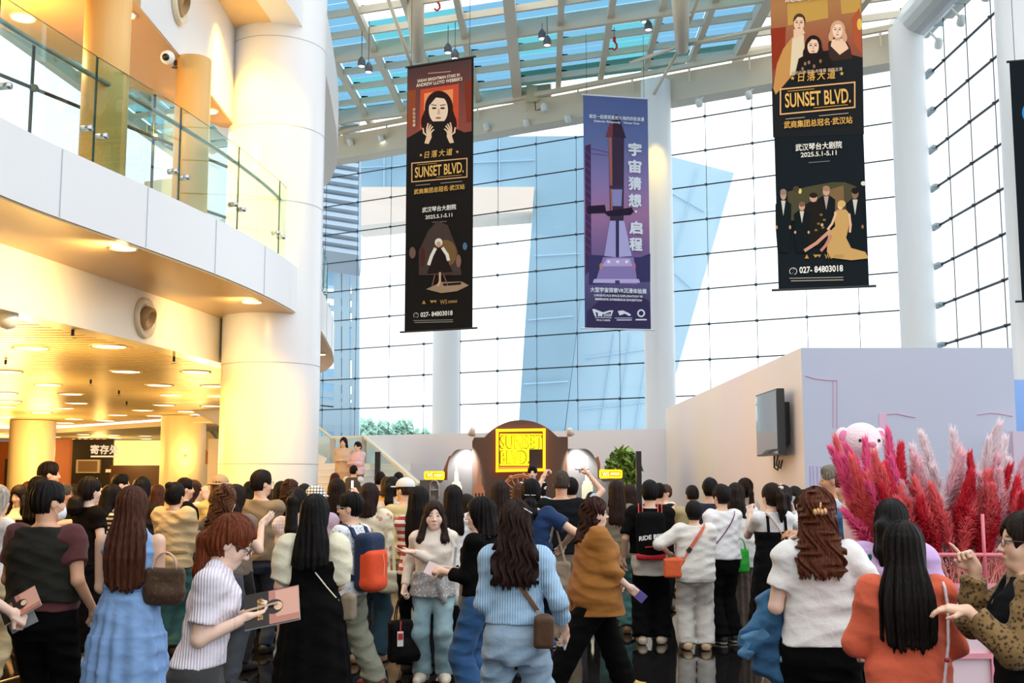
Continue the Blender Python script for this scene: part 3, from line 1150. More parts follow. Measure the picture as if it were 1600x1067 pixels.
B.text('SARAH BRIGHTMAN STARS IN', 686, 122.5, 5, '#e7cdb6', .02, wpx=66)
B.text("ANDREW LLOYD WEBBER'S", 687, 129, 5.6, '#e7cdb6', .02, wpx=72)
for y0, c in ((172, '#d9b8a0'), (178, '#d9b8a0'), (184, '#d9b8a0'), (190, '#d9b8a0'), (196, '#d9b8a0')):
    B.text('莎拉布莱曼'[int((y0 - 172) / 6)], 648, y0, 5, c, .02)
blvd_block(B, 687, 266, 86, .09)
B.text('武商集团总冠名·武汉站', 687, 296, 8.5, GOLD, .02, wpx=79)
B.text('武汉琴台大剧院', 687, 326, 8.5, '#e8e0d2', .02, wpx=53)
B.text('2025.5.1-5.11', 686.5, 338, 6, '#e2dacc', .02, wpx=42)
B.line([(676, 347.5), (698, 346)], 1, '#7a7068')
B.poly([(670, 360), (684, 345), (700, 352), (716, 392), (722, 430), (655, 430), (655, 392)], '#4a3a33')
B.ell(697, 396, 17, 21, '#7a5a35')
B.poly([(666, 452), (690, 441), (722, 440), (733, 446), (715, 455), (690, 458)], '#a5886a')
B.poly([(692, 443), (722, 441), (720, 445), (694, 447)], '#241b18')
B.ell(645, 395, 5, 9, '#75594c')
B.ell(661, 402, 4, 16, '#4f2a22')
B.ell(727, 385, 3.5, 6, '#50718a')
B.ell(717, 408, 4, 10, '#8a6350')
B.poly([(678, 388), (694, 386), (699, 405), (708, 425), (668, 428), (674, 408)], '#241a17')
B.ell(686, 379, 6, 6.5, '#e9dccb')
B.ell(686, 382, 3.6, 4.6, '#c79b80')
B.line([(680, 390), (675, 400), (671, 412)], 5, '#e9dccb')
B.line([(693, 389), (699, 398), (701, 405)], 5, '#e9dccb')
B.line([(688, 427), (688, 440), (685, 446)], 3.2, '#d3a889')
B.line([(680, 430), (676, 446)], 1.6, '#8a5a45')
B.line([(694, 430), (700, 446)], 1.6, '#8a5a45')
logo_row(B, 686, 472, 1)
phone_row(B, 647, 708, 492, 1, .02)
B.done()

# --- second banner, space show
m = ramp_mat('print_dusk', [(0, '#2b3359'), (.1, '#3c3a66'), (.22, '#5a4f86'), (.36, '#7c5c92'), (.5, '#a2719f'), (.62, '#8a74ac'), (.8, '#5a699e'), (1, '#4d5f96')], 7.)
B = Banner('violet banner showing a tall rocket on its launch pad', (912, 147), (1012, 155), (914, 513), (1017, 515), 31, -11, m, RODW)
m.node_tree.nodes['Math'].inputs[1].default_value = B.h
B.poly([(914, 228), (923, 225), (924, 420), (915, 430)], '#4a3358')
for i in range(14):
    B.line([(915, 236 + i * 12), (923, 243 + i * 12)], 1.1, '#6b5080')
B.line([(923, 232), (950, 238)], 1.6, '#6d4f83')
B.line([(923, 240), (950, 243)], 1.2, '#6d4f83')
B.poly([(920, 430), (920, 398), (955, 400), (1000, 402), (1016, 396), (1016, 440), (920, 445)], '#3d3b66')
B.poly([(951, 215), (975, 216), (974, 400), (954, 400)], '#3f3247')
B.poly([(951, 215), (956, 213), (957, 330), (954, 330)], '#a5635f')
B.poly([(962, 180), (968, 184), (978, 216), (946, 214), (951, 198), (958, 184)], '#3a2b3c')
B.poly([(946, 214), (951, 198), (958, 186), (957, 214)], '#7a4048')
B.ell(963, 182, 2.5, 3, '#2a2233')
B.poly([(953, 290), (974, 291), (974, 296), (953, 295)], '#4a3450')
B.poly([(956, 296), (972, 296), (971, 322), (957, 322)], '#8d8cc0')
B.poly([(918, 322), (945, 320), (947, 330), (987, 324), (990, 331), (985, 336), (950, 338), (945, 333), (918, 334)], '#2b2036')
B.poly([(944, 400), (950, 362), (953, 345), (962, 345), (963, 402)], '#a9a3d6')
B.poly([(965, 402), (966, 345), (975, 345), (979, 362), (987, 400)], '#b4aede')
B.poly([(962, 345), (967, 345), (967, 402), (962, 402)], '#39325e')
B.poly([(942, 402), (990, 402), (996, 444), (930, 442)], '#8f7fb8')
B.poly([(948, 404), (984, 404), (988, 416), (940, 416)], '#b9a8da')
for x in (951, 965, 979):
    B.ell(x, 409, 2.6, 2.4, '#e9e4fb')
B.poly([(928, 436), (998, 436), (1000, 442), (926, 442)], '#c0b2e2')
B.poly([(961, 438), (968, 438), (968, 444), (961, 444)], '#4a4470')
B.ell(939, 416, 2.5, 5, '#c98a7a')
B.ell(991, 416, 2, 5, '#c27a9a')
B.poly([(918, 486), (936, 470), (950, 452), (980, 452), (1014, 470), (1016, 511), (917, 511)], '#3a3358')
WH = '#dfe3f0'
B.text('邀您一起感受星辰大海的终极浪漫', 963, 184.5, 6.3, WH, .02, wpx=86)
B.text('Galactic Rhapsody   Verse One', 963, 192, 4.5, WH, .025, wpx=71)
for i, ch in enumerate('宇宙猜想'):
    B.text(ch, 991.5, 234 + i * 26.5, 21, WH, .045, wpx=21)
B.text('·', 993, 331, 4, WH, .06)
B.text('启', 993, 356, 21, WH, .045, wpx=21)
B.text('程', 993, 382, 21, WH, .045, wpx=21)
B.text('大型宇宙探索VR沉浸体验展', 966, 454, 8, WH, .03, wpx=88)
B.text('LARGE-SCALE SPACE EXPLORATION VR', 966, 462.5, 3.6, WH, .03, wpx=76)
B.text('IMMERSIVE EXPERIENCE EXHIBITION', 966, 468.5, 3.6, WH, .03, wpx=73)
B.poly([(925, 483), (929, 483), (942, 488), (952, 485), (958, 485), (955, 494), (953, 494), (955, 487), (941, 491), (941, 494), (934, 494), (934, 489), (930, 487), (932, 494), (929, 494)], WH)
for i in range(5):
    B.line([(944 + i * 2, 490.5), (944 + i * 2, 494)], 1, WH)
B.text('QINTAI GRAND THEATRE', 942, 496.5, 2.4, WH, .02, wpx=26)
B.text('琴台大剧院', 942, 500.5, 3, WH, .02, wpx=22)
B.poly([(965, 486), (973, 485), (982, 489), (986, 492), (983, 494), (976, 490), (968, 493)], WH)
B.line([(961, 497), (987, 497)], .8, WH)
B.line([(964, 500), (986, 500)], 1.4, WH)
B.line([(1001.5 + 5 * math.cos(t * .5236), 489.5 + 5 * math.sin(t * .5236)) for t in range(13)], 2.2, WH)
B.line([(994, 499.5), (1009, 499.5)], 2.2, WH)
B.done()

# --- third banner
NAVY = '#131b20'
B = Banner('tall dark banner with three faces at the top and a group photograph near the hem', (1202, -62), (1344, -86), (1216.5, 453), (1358, 447.5), 20, 15, mat('banner_navy', NAVY, .75, spec=.1), RODB)
B.poly([(1202, -60), (1344, -84), (1348, 90), (1348, 125), (1207, 140)], ramp_mat('print_red_salon', [(0, '#2e1912'), (.5, '#5c2c18'), (.7, '#8a3a1e'), (.85, '#a06a30'), (1, '#6a4522')], 4.))
B.art.mats[0].node_tree.nodes['Math'].inputs[1].default_value = B.h
B.poly([(1230, 5), (1293, -2), (1294, 28), (1231, 40)], '#b98f45')
B.poly([(1313, -4), (1344, -8), (1345, 18), (1315, 22)], '#b98f45')
B.poly([(1204, 45), (1228, 42), (1226, 90), (1207, 112)], '#8a2f18')
B.poly([(1330, 30), (1343, 12), (1346, 84), (1334, 66)], '#a85030')
B.ell(1343, 38, 4, 9, '#d8b050')
B.poly([(1206, 140), (1214, 110), (1240, 86), (1300, 78), (1348, 90), (1350, 210), (1208, 215)], '#1b1d1e')
B.poly([(1208, 138), (1214, 100), (1224, 76), (1238, 58), (1252, 56), (1256, 66), (1236, 120), (1212, 148)], '#c08a4c')
B.poly([(1238, 60), (1256, 54), (1258, 90), (1244, 118), (1234, 118)], '#d8c3a0')
B.poly([(1240, 62), (1258, 52), (1254, 44), (1240, 46)], '#dcb597')
portrait(B, 1249, 36, 24, '#4a2f20', '#e0b898', long=False)
B.poly([(1294, 68), (1300, 58), (1320, 60), (1328, 74), (1332, 92), (1296, 96)], '#3a2620')
B.poly([(1300, 62), (1318, 60), (1326, 76), (1312, 86), (1298, 72)], '#e4bd9c')
portrait(B, 1309, 47, 23, '#c99a76', '#e8c4a6')
portrait(B, 1271, 72, 26, '#231512', '#e2bd9f')
B.poly([(1248, 92), (1262, 84), (1290, 82), (1300, 96), (1304, 122), (1240, 126)], '#1d1512')
for x, y in ((1258, 100), (1264, 98), (1272, 104), (1282, 96), (1270, 112), (1254, 108)):
    B.ell(x, y, 2, 3, '#8a6a52')
B.text('月光女神·莎拉·布莱曼 领衔主演', 1276, 112, 6, '#b9a48e', .02, wpx=80)
blvd_block(B, 1277.5, 154, 116, .095)
B.text("ANDREW LLOYD WEBBER'S", 1274, -3, 7, '#e7cdb6', .02, wpx=96)
B.text('武商集团总冠名·武汉站', 1278, 192, 11.5, GOLD, .02, wpx=107)
B.text('武汉琴台大剧院', 1279, 229, 11.5, '#e8e0d2', .02, wpx=73)
B.text('2025.5.1-5.11', 1279, 241, 7.5, '#e2dacc', .02, wpx=56)
B.line([(1264, 254.5), (1296, 252)], 1.2, '#6f7672')
B.poly([(1232, 345), (1230, 300), (1262, 292), (1300, 285), (1320, 285), (1338, 292), (1338, 345)], '#4a4630')
B.poly([(1285, 300), (1318, 290), (1320, 345), (1286, 345)], '#7a6040')
B.ell(1250, 299, 2.6, 4.2, '#d8c860')
B.ell(1244, 296, 5, 5, '#4a3c34')
B.ell(1349, 287, 4, 3.5, '#d8d2c2')
figure(B, 1224, 296, 395, 25, '#10191c', '#b98f78', '#8a7a70', '#c9c2b6')
figure(B, 1336, 294, 395, 28, '#10191c', '#8a6650', '#1d1715', '#c9c2b6')
figure(B, 1291, 291, 380, 28, '#14181a', '#c89a80', '#a07a60', '#b09a90')
figure(B, 1271, 302, 385, 32, '#1d1814', '#c89a80', '#2a1a14')
for x, y in ((1283, 336), (1288, 344), (1279, 350), (1286, 356), (1275, 360)):
    B.ell(x, y, 2.4, 1.8, '#7a6a2e')
figure(B, 1253, 316, 395, 25, '#0f1719', '#c89a80', '#7a5a45', '#c9c2b6')
B.poly([(1303, 332), (1309, 328), (1322, 328), (1328, 336), (1327, 352), (1322, 372), (1330, 388), (1352, 394), (1357, 404), (1330, 407), (1298, 403), (1292, 394), (1294, 365), (1305, 354)], '#c39a5e')
B.line([(1306, 334), (1300, 350), (1294, 358)], 3.4, '#dcb090')
B.line([(1327, 336), (1329, 352), (1328, 362)], 3.4, '#dcb090')
B.line([(1296, 362), (1276, 380), (1259, 391)], 5, '#c98f78')
B.line([(1298, 370), (1290, 384), (1284, 391)], 4.5, '#b97f68')
B.ell(1313, 322, 4.4, 6, '#e0b898')
B.ell(1315, 319, 6.4, 5.5, '#d0a868')
logo_row(B, 1286, 401, 1.1)
phone_row(B, 1234, 1316, 423, 1.36, .02)
B.done()

# a fourth banner just enters the frame beside the near column
B = Banner('dark banner with a blue corner, cut off by the picture edge beside the near column', (1594, 101), (1690, 80), (1597, 470), (1694, 468), 21.5, 15, mat('banner_navy', NAVY, .75, spec=.1), RODB)
B.ell(1606, 176, 9, 14, '#2f8fd0')
B.done()

# ================================================================== stage
SY = 22.0
stage = empty('stage_backdrop', PY(813, 748, SY), label='dark brown arched photo backdrop with rounded wings and a glowing yellow title', cat='backdrop')
S0 = Vector(stage.location)
S0.z = 0
stage.location.z = 0


def sp(px, py, dy=0.):
    p = PY(px, py, SY)
    return Vector((p.x - S0.x, dy, p.z))


BRN = mat('stage_brown', '#5a4030', .6)
cen = [sp(738, 900), sp(738, 690), sp(741, 683.5), sp(757, 683.5)]
a, b_, c = sp(757, 683.5), sp(871, 682.5), sp(814, 656.5)
hw = (b_.x - a.x) / 2
hh = c.z - a.z
R_ = (hw * hw + hh * hh) / (2 * hh)
ha = math.asin(hw / R_)
for i in range(1, 24):
    t = -ha + 2 * ha * i / 24
    cen.append(Vector((c.x + R_ * math.sin(t), 0, c.z - R_ + R_ * math.cos(t))))
cen += [sp(871, 682.5), sp(887, 682.5), sp(887, 900)]
cen = [(v.x, max(v.z, 0)) for v in cen]
MB().prism(cen, -.06, .34, axis='y').build('centre_arch', BRN, stage, auto=30)


def wing_outline(xi, xo, ytop, yb, xl, ymirror=1):
    pts = [sp(xi, 900), sp(xi, ytop)]
    xr = xo + (xi - xo) * .45
    pts.append(sp(xr, ytop))
    for i in range(1, 12):
        t = i / 12 * math.pi / 2
        pts.append(sp(xr + (xo - xr) * math.sin(t), ytop + 36 * (1 - math.cos(t))))
    pts += [sp(xo, yb), sp(xl, yb), sp(xl, 900)]
    return [(v.x, max(v.z, 0)) for v in pts]


WGR = mat('stage_wing', '#5b5450', .55)
MB().prism(wing_outline(741, 699, 702, 750, 656), .0, .5, axis='y').build('wing', WGR, stage, auto=30)
MB().prism(wing_outline(885, 934, 701, 748, 975), .0, .5, axis='y').build('wing', WGR, stage, auto=30)
MB().prism([(sp(690, 900).x, 0), (sp(690, 735).x, sp(690, 735).z), (sp(699, 712).x, sp(699, 712).z), (sp(722, 703).x, sp(722, 703).z), (sp(726, 900).x, 0)], .5, .95, axis='y').build('side_return', mat('stage_side', '#a86a48', .5), stage)
MB().prism([(sp(934, 900).x, 0), (sp(934, 715).x, sp(934, 715).z), (sp(938, 712).x, sp(938, 712).z), (sp(941, 724).x, sp(941, 724).z), (sp(942, 900).x, 0)], .5, .95, axis='y').build('side_return', mat('stage_side', '#a86a48', .5), stage)
NEON = mat('neon_yellow', '#ffb000', .4, emit=1.7, ecol='#ff9c08')
NEON2 = mat('neon_panel', '#ffe000', .5, emit=.95, ecol='#ffd800')
NEON.cycles.emission_sampling = 'FRONT'
NEON2.cycles.emission_sampling = 'NONE'
fr = MB()
cs_ = [sp(777, 673, -.14), sp(850, 672, -.14), sp(850, 734, -.14), sp(777, 735.5, -.14)]
for i in range(4):
    fr.bar(cs_[i] - (cs_[(i + 1) % 4] - cs_[i]).normalized() * .026, cs_[(i + 1) % 4] + (cs_[(i + 1) % 4] - cs_[i]).normalized() * .026, .052, .052, up=(0, 1, 0))
fr.build('neon_frame', NEON, stage)
ti = MB()


def stage_text(mb, body, x0, x1, yb, yt, dy, m, bold=0.):
    vs, fs = txt(body, 1, bold, stack=True)
    xs, ys = [v[0] for v in vs], [v[1] for v in vs]
    p, q = sp(x0, yb), sp(x1, yt)
    kx, ky = (q.x - p.x) / (max(xs) - min(xs)), (q.z - p.z) / (max(ys) - min(ys))
    n = len(vs)
    P = [(p.x + (x - min(xs)) * kx, p.z + (y - min(ys)) * ky) for x, y in vs]
    mb.add([(x, dy, z) for x, z in P], fs, m)


# glowing slabs behind the letters
gb_ = MB()
for x0, x1, y0, y1 in ((781, 846.5, 678, 702), (781, 826.5, 702, 727.5)):
    p, q = sp(x0, y1), sp(x1, y0)
    gb_.box(((p.x + q.x) / 2, -.08, (p.z + q.z) / 2), (q.x - p.x, .03, q.z - p.z))
gb_.build('glow_panel', NEON2, stage)
bt = MB()
p, q = sp(780, 733), sp(827, 729)
bt.box(((p.x + q.x) / 2, -.08, (p.z + q.z) / 2), (q.x - p.x, .03, q.z - p.z))
bt.build('trim_strip', mat('stage_salmon_lit', '#e0a060', .5), stage)
OL = mat('sign_olive', '#5c4a06', .6)
stage_text(ti, 'SUNSET', 780.8, 847, 701.6, 680.2, -.1, OL, .03)
stage_text(ti, 'BLVD.', 780.8, 826.6, 725, 704.2, -.1, OL, .03)
stage_text(ti, 'SUNSET', 782.2, 845.6, 700.4, 681.4, -.106, NEON2, 0)
stage_text(ti, 'BLVD.', 782.2, 825.2, 724, 705.4, -.106, NEON2, 0)
ti.build('lettering', None, stage)
dk = MB().box(sp(838.5, 717.5, -.075), (.27, .02, .38)).build('dark_panel', mat('stage_dark', '#2c211c', .6), stage)
# cut-outs
SAL = mat('stage_salmon', '#d58a62', .5)
LIT = mat('spire_white', '#f4eecb', .4)


def spire(px, yt, yb, hwpx, m, y, holes=True):
    k = yb - yt
    f = lambda x, y_: sp(px + x * hwpx, yt + y_ * k)
    half = [(0, 0), (.12, .18), (.16, .30), (.30, .31), (.34, .42), (.40, .52), (.72, .545), (.78, .60), (.95, .62), (1, .66), (1, 1)]
    pts = [f(x, y_) for x, y_ in half] + [f(-x, y_) for x, y_ in half[::-1][:-1]]
    b = MB().prism([(v.x, v.z) for v in pts], y, y + .05, axis='y', m=m)
    if holes:
        for i in (-.6, 0, .6):
            for r0, r1 in ((.68, .80), (.86, .97)):
                q0, q1 = f(i - .13, r1), f(i + .13, r0)
                b.box(((q0.x + q1.x) / 2, y - .002, (q0.z + q1.z) / 2), (q1.x - q0.x, .01, q1.z - q0.z), None, mat('stage_dark', '#2c211c', .6))
    return b


spire(749.5, 717, 795, 8.5, SAL, -.35).build('spire_cutout', None, stage)
spire(883, 717, 795, 8.5, SAL, -.35).build('spire_cutout', None, stage)
spire(714, 716, 785, 8.5, LIT, -.25, False).build('spire_cutout', None, stage)
spire(916.5, 713, 785, 8.5, LIT, -.25, False).build('spire_cutout', None, stage)
fw = MB()
c = sp(813, 772, -.45)
Rr = (sp(813, 742) - sp(813, 772)).z
for rr_, tk in ((Rr, .022), (Rr * .9, .014), (Rr * .14, .02)):
    fw.tube([c + Vector((rr_ * math.cos(t), 0, rr_ * math.sin(t))) for t in np.linspace(0, 2 * math.pi, 48, endpoint=False)], tk, 6, closed=True)
for i in range(18):
    t = i / 18 * 2 * math.pi
    d = Vector((math.cos(t), 0, math.sin(t)))
    fw.bar(c + d * Rr * .14, c + d * Rr * .95, .02, .022, up=(0, 1, 0))
    if i % 2 == 0:
        fw.ball(c + d * Rr, .045, n=5)
fw.bar(c, c + Vector((-.35, 0, -.75)), .03, .03, up=(0, 1, 0))
fw.bar(c, c + Vector((.35, 0, -.75)), .03, .03, up=(0, 1, 0))
fw.build('wheel_cutout', SAL, stage)
gt = MB()
for x in (672, 686):
    gt.bar(sp(x, 775, -.02), sp(x, 757, -.02), .015, .02, up=(0, 1, 0))
gt.tube([sp(672, 757, -.02), sp(675, 752, -.02), sp(679, 750.5, -.02), (sp(683, 752, -.02)), sp(686, 757, -.02)], .01, 5)
gt.bar(sp(672, 765, -.02), sp(686, 765, -.02), .015, .02, up=(0, 1, 0))
gt.build('line_drawing', mat('pale_line', '#8a7f78', .5), stage)
for i, (x0, x1, y0, y1, lab) in enumerate(((664, 693, 736, 749.5, 'left'), (938, 971, 733.5, 747.5, 'right'))):
    c = sp((x0 + x1) / 2, y1, 0) + S0
    w_, h_ = (sp(x1, y0) - sp(x0, y1)).x, (sp(x1, y0) - sp(x0, y1)).z
    sgn = empty('light_box', (c.x, SY + .08, c.z), label=('small glowing yellow box sign on the ledge beside the brown side return' if i == 0 else 'small glowing yellow box sign on the ledge in front of the potted plant'), cat='sign', group='yellow box signs')
    MB().box((0, 0, h_ / 2), (w_, .16, h_)).build('box_body', mat('box_orange', '#e0901c', .5, emit=.35, ecol='#ff9a10'), sgn)
    f2 = MB()
    q = [Vector((-w_ / 2, -.09, .02)), Vector((w_ / 2, -.09, .02)), Vector((w_ / 2, -.09, h_ - .02)), Vector((-w_ / 2, -.09, h_ - .02))]
    for k in range(4):
        f2.bar(q[k], q[(k + 1) % 4], .03, .03, up=(0, 1, 0))
    f2.build('neon_edge', NEON2, sgn)
    lt = MB()
    for body, xa, xb, za, zb in (('WS', -.40, -.08, .28, .76), ('武商集团', -.02, .40, .38, .68)):
        vs, fs = txt(body, 1, .02)
        xs, ys = [v[0] for v in vs], [v[1] for v in vs]
        kx = (xb - xa) * w_ / (max(xs) - min(xs))
        ky = (zb - za) * h_ / (max(ys) - min(ys))
        lt.add([(xa * w_ + (x - min(xs)) * kx, -.088, za * h_ + (y - min(ys)) * ky) for x, y in vs], fs)
    lt.build('lettering', mat('box_letter', '#fff3b0', .5, emit=.9, ecol='#fff0a0'), sgn)


def lamp(kind, name, loc, target, energy, color, size=.1, spot=60, blend=.6):
    L_ = bpy.data.lights.new(name, kind)
    L_.energy = energy
    L_.color = color
    if kind == 'SPOT':
        L_.spot_size = math.radians(spot)
        L_.spot_blend = blend
        L_.shadow_soft_size = size
    elif kind == 'POINT':
        L_.shadow_soft_size = size
    o = bpy.data.objects.new(name, L_)
    o.location = loc
    COL.objects.link(o)
    if target is not None:
        o.rotation_euler = (Vector(target) - Vector(loc)).to_track_quat('-Z', 'Y').to_euler()
    return o


for i, (px, py, tx) in enumerate(((738, 684, 722), (890, 684, 908))):
    p = sp(px, py, -.35) + S0 + Vector((0, 0, .06))
    lt = empty('clip_spotlight', p, label=('pale clip spotlight at the arch shoulder over the wing with the staircase behind' if i == 0 else 'pale clip spotlight at the arch shoulder over the wing near the potted plant'), cat='lamp', group='clip spotlights on the backdrop')
    tg_ = sp(tx, 742, 0) + S0
    R = (Vector(tg_) - p).to_track_quat('-Z', 'Y').to_matrix()
    MB().lathe((0, 0, 0), [(.04, .12), (.05, .1), (.075, -.02), (.07, -.02)], 16, None, R).build('lamp_head', mat('lamp_pale', '#e8dcd4', .4), lt, smooth=True)
    MB().bar((0, .0, .02), (0, .42, 0), .03, .03).build('clamp_arm', STAINLESS, lt)
    lamp('SPOT', 'spot', p + R @ Vector((0, 0, -.06)), tg_, 230, (.86, .93, 1), .04, 62, .7)
st_ = MB().box((S0.x, SY - 1.85, .1), (4.0, 2.5, .2)).build('stage_platform', mat('stage_carpet', '#2a2422', .8))
tag(st_, 'low dark stage platform in front of the arched backdrop', 'platform')
for i, (px, y0) in enumerate(((590.5, 706), (997.5, 705))):
    p = PY(px, y0, 20.5)
    sk = empty('column_speaker', (p.x, p.y, 0), label=('slim black column speaker standing in front of the white staircase' if i == 0 else 'slim black column speaker standing beside the potted plant'), cat='speaker', group='column speakers')
    MB().box((0, 0, p.z - .75), (.09, .12, 1.5)).build('speaker_column', BLACK, sk)
    MB().box((0, 0, .5), (.04, .04, p.z - 1.5 - .45)).build('stand_pole', BLACK, sk)
    MB().box((0, 0, .25), (.36, .36, .5)).build('subwoofer', BLACK, sk)
# potted plant
p = PY(974, 735, 23.2)
pl = empty('potted_plant', (p.x, p.y, 0), label='leafy green potted plant beside the stage, in front of the printed wall', cat='plant')
leafy('foliage', (0, 0, p.z), (.36, .32, .46), 1200, None, seed=5, size=.09).build('foliage', mat('leaf_green', '#a5c468', .5, var=.5, vscale=4), pl)
MB().tube([(0, 0, .4), (.03, 0, p.z)], .03, 8).build('stem', mat('stem_brown', '#5a4326', .7), pl)
MB().lathe((0, 0, 0), [(.14, 0), (.2, .42), (.19, .42), (.17, .38), (.0, .38)], 20).build('pot', mat('pot_white', '#d8d4cc', .4), pl, smooth=True)

# ================================================================== staircase
stair = empty('staircase', kind='structure')
SX0, SX1 = PY(503, 720, 28).x, PY(573, 720, 28).x
LZ = PY(540, 724, 28).z
nst = 13
stp = MB()
for i in range(nst):
    y0 = 28 - (nst - i) * .3
    stp.box(((SX0 + SX1) / 2 + .5, (y0 + 28) / 2, LZ * (i + .5) / nst), (SX1 - SX0 + 1.2, 28 - y0, LZ / nst - .004))
stp.box(((SX0 + SX1) / 2, 29.1, LZ - .12), (SX1 - SX0 + .6, 2.2, .24))
stp.build('stair_flight', mat('stair_white', '#efeae4', .4), stair)
s2 = MB()
for i in range(12):
    s2.box((SX0 - .15 - i * .3, 29.1, LZ + (i + .5) * .155), (.3, 2.0, .155))
s2.bar((SX0, 28.05, LZ - .1), (SX0 - 3.6, 28.05, LZ + 1.76), .1, .5)
s2.build('upper_flight', mat('stair_white', '#efeae4', .4), stair)
gg = glass('stair_glass', (.82, .95, .94), .08)
rail = mat('stair_rail', '#efe6cf', .4)
bl = empty('glass_railing', (SX1, 28, LZ), label='glass stair railing with pale handrail along the white staircase landing', cat='railing')
o_ = Vector(bl.location)
A, B_, C_ = PY(569, 682, 28.2), PY(655, 757, 24.3), PY(520, 685, 28.4)
D_ = PY(488, 660, 28.2)
gm, rm, pm = MB(), MB(), MB()
for a, b_ in ((A, B_), (C_, A), (D_, C_)):
    a, b_ = a - o_, b_ - o_
    dn = Vector((0, 0, -1.0))
    n = (b_ - a).cross(dn).normalized() * .012
    gm.add([a, b_, b_ + dn, a + dn, a + n, b_ + n, b_ + dn + n, a + dn + n], [(0, 1, 2, 3), (4, 7, 6, 5), (0, 4, 5, 1), (2, 6, 7, 3), (0, 3, 7, 4), (1, 5, 6, 2)])
    rm.bar(a + n * .5, b_ + n * .5, .09, .06)
    rm.bar(a + dn * .98, b_ + dn * .98, .06, .3)
gm.build('glass_panel', gg, bl)
rm.build('handrail', rail, bl)
for q in (A, C_):
    pm.bar(q - o_, q - o_ - Vector((0, 0, 1.0)), .12, .12, up=(1, 0, 0))
pm.build('post', mat('post_grey', '#b9b4ae', .4), bl)
tag(panel_px('wall_back', 522, 690, 566, 760, 31.5, mat('stair_wall', '#d9d8dc', .5), .1, zb=0), kind='structure')

# ================================================================== lamps
WARM = (1.0, .58, .16)
DISC = mat('lamp_disc', '#fff4dc', .5, emit=3.2, ecol='#ffedc0')
RINGM = mat('lamp_ring', '#e8d3a8', .4)


def downlight(p, r, label, group, k=None):
    t = empty('ceiling_light', p, label=label, cat='ceiling light', group=group)
    MB().lathe((0, 0, -.015), [(r * 1.15, 0), (r * 1.2, .015), (r, .012), (r, 0)], 20, cap=False).build('trim_ring', RINGM, t)
    MB().lathe((0, 0, -.012), [(0, 0), (r, 0), (r, .006), (0, .006)], 20).build('lit_disc', DISC, t)
    return t


slat_l = [(130, 515), (455, 508), (30, 613), (525, 613), (815, 614), (200, 668), (665, 670), (890, 673), (20, 703), (295, 707), (715, 712), (905, 715), (40, 738), (320, 745), (685, 753), (880, 757), (25, 760), (265, 766), (595, 775), (175, 785), (780, 780), (20, 803), (490, 795), (650, 798), (310, 812), (440, 818), (275, 828), (90, 838)]
for zx, zy in slat_l:
    p = PZ(zx / 2.667, 350 + zy / 2.667, 3.365)
    downlight(p, .17 + .002 * p.y, 'round warm downlight in the slatted cream ceiling under the balcony', 'downlights in the slatted ceiling')
for zx, zy in ((580, 259), (580, 280), (790, 265), (800, 284), (1010, 270), (1015, 290), (50, 262), (380, 278), (545, 312), (740, 314)):
    p = PZ(zx / 4.444, 620 + zy / 4.444, 3.16)
    downlight(p, .2, 'small warm downlight in the far flat ceiling before the cloakroom', 'downlights by the cloakroom')
for i in range(6):
    p = PZ(186 + i * 11.6, 692 + i * .3, 3.16)
    downlight(Vector((p.x, min(p.y, 42.3), 3.16)), .07, 'tiny spot lamp over the pale yellow backlit panel', 'spots over the lit panel')
for (px, py, z, lab) in ((193, 387, 4.0, 'round downlight in the balcony soffit, alone in the middle of its curve'), (394, 471, 4.0, 'round downlight in the balcony soffit beside the big white column'), (499, 553, 4.0, 'downlight in the tip of the balcony soffit past the big column'), (193, 22, 6.78, 'bright round downlight in the mezzanine ceiling above the glass railing'), (326, 173, 6.78, 'small downlight in the mezzanine ceiling beside the big column'), (36, 27, 6.78, 'downlight in the mezzanine ceiling at the edge of the picture')):
    downlight(PZ(px, py, z), .12, lab, 'downlights in balcony and mezzanine')
lamp('SPOT', 'column_wash', PZ(394, 471, 3.92), (-3.85, 16.1, 0), 230, (1, .52, .04), .1, 105, .9)
lamp('SPOT', 'column_wash', (-4.55, 15.4, 3.3), (-4.1, 16.2, 0), 160, (1, .52, .05), .08, 120, .8)
lamp('SPOT', 'soffit_lamp', PZ(193, 387, 3.95), (-3.9, 11, 0), 260, WARM, .1, 130, .8)
lamp('SPOT', 'mezzanine_lamp', (-4.6, 14.5, 6.7), (-3.7, 16.3, 4.6), 260, (1, .56, .06), .1, 120, .8)
lamp('SPOT', 'column_wash', (-3.72, 14.9, 8.05), (-3.75, 15.9, 5.2), 520, (1, .56, .05), .1, 90, .9)
for px, py, tx, ty, e in ((193, 387, -4.95, 11.4, 130), (394, 471, -4.3, 15.2, 80)):
    lamp('SPOT', 'soffit_lamp', PZ(px, py, 3.95), (tx, ty, 3.6), e, (1, .68, .3), .1, 120, .9)
lamp('POINT', 'downlight_lamp', (-12.6, 30.8, 2.3), None, 170, WARM, .4)
lamp('POINT', 'mezzanine_lamp', (-5.3, 11.5, 6.3), None, 90, WARM, .2)
for x, y_, e in ((-6.5, 9, 260), (-6.0, 14, 300), (-8.5, 19, 420), (-6.2, 23, 300), (-12, 27, 520), (-8.5, 30, 300), (-15, 35, 500), (-10, 14, 300)):
    lamp('POINT', 'downlight_lamp', (x, y_, 2.3), None, e * .42, WARM, .5)
for x in (-18, -14.5, -11):
    lamp('POINT', 'cloakroom_lamp', (x, 40.5, 2.6), None, 80, WARM, .2)
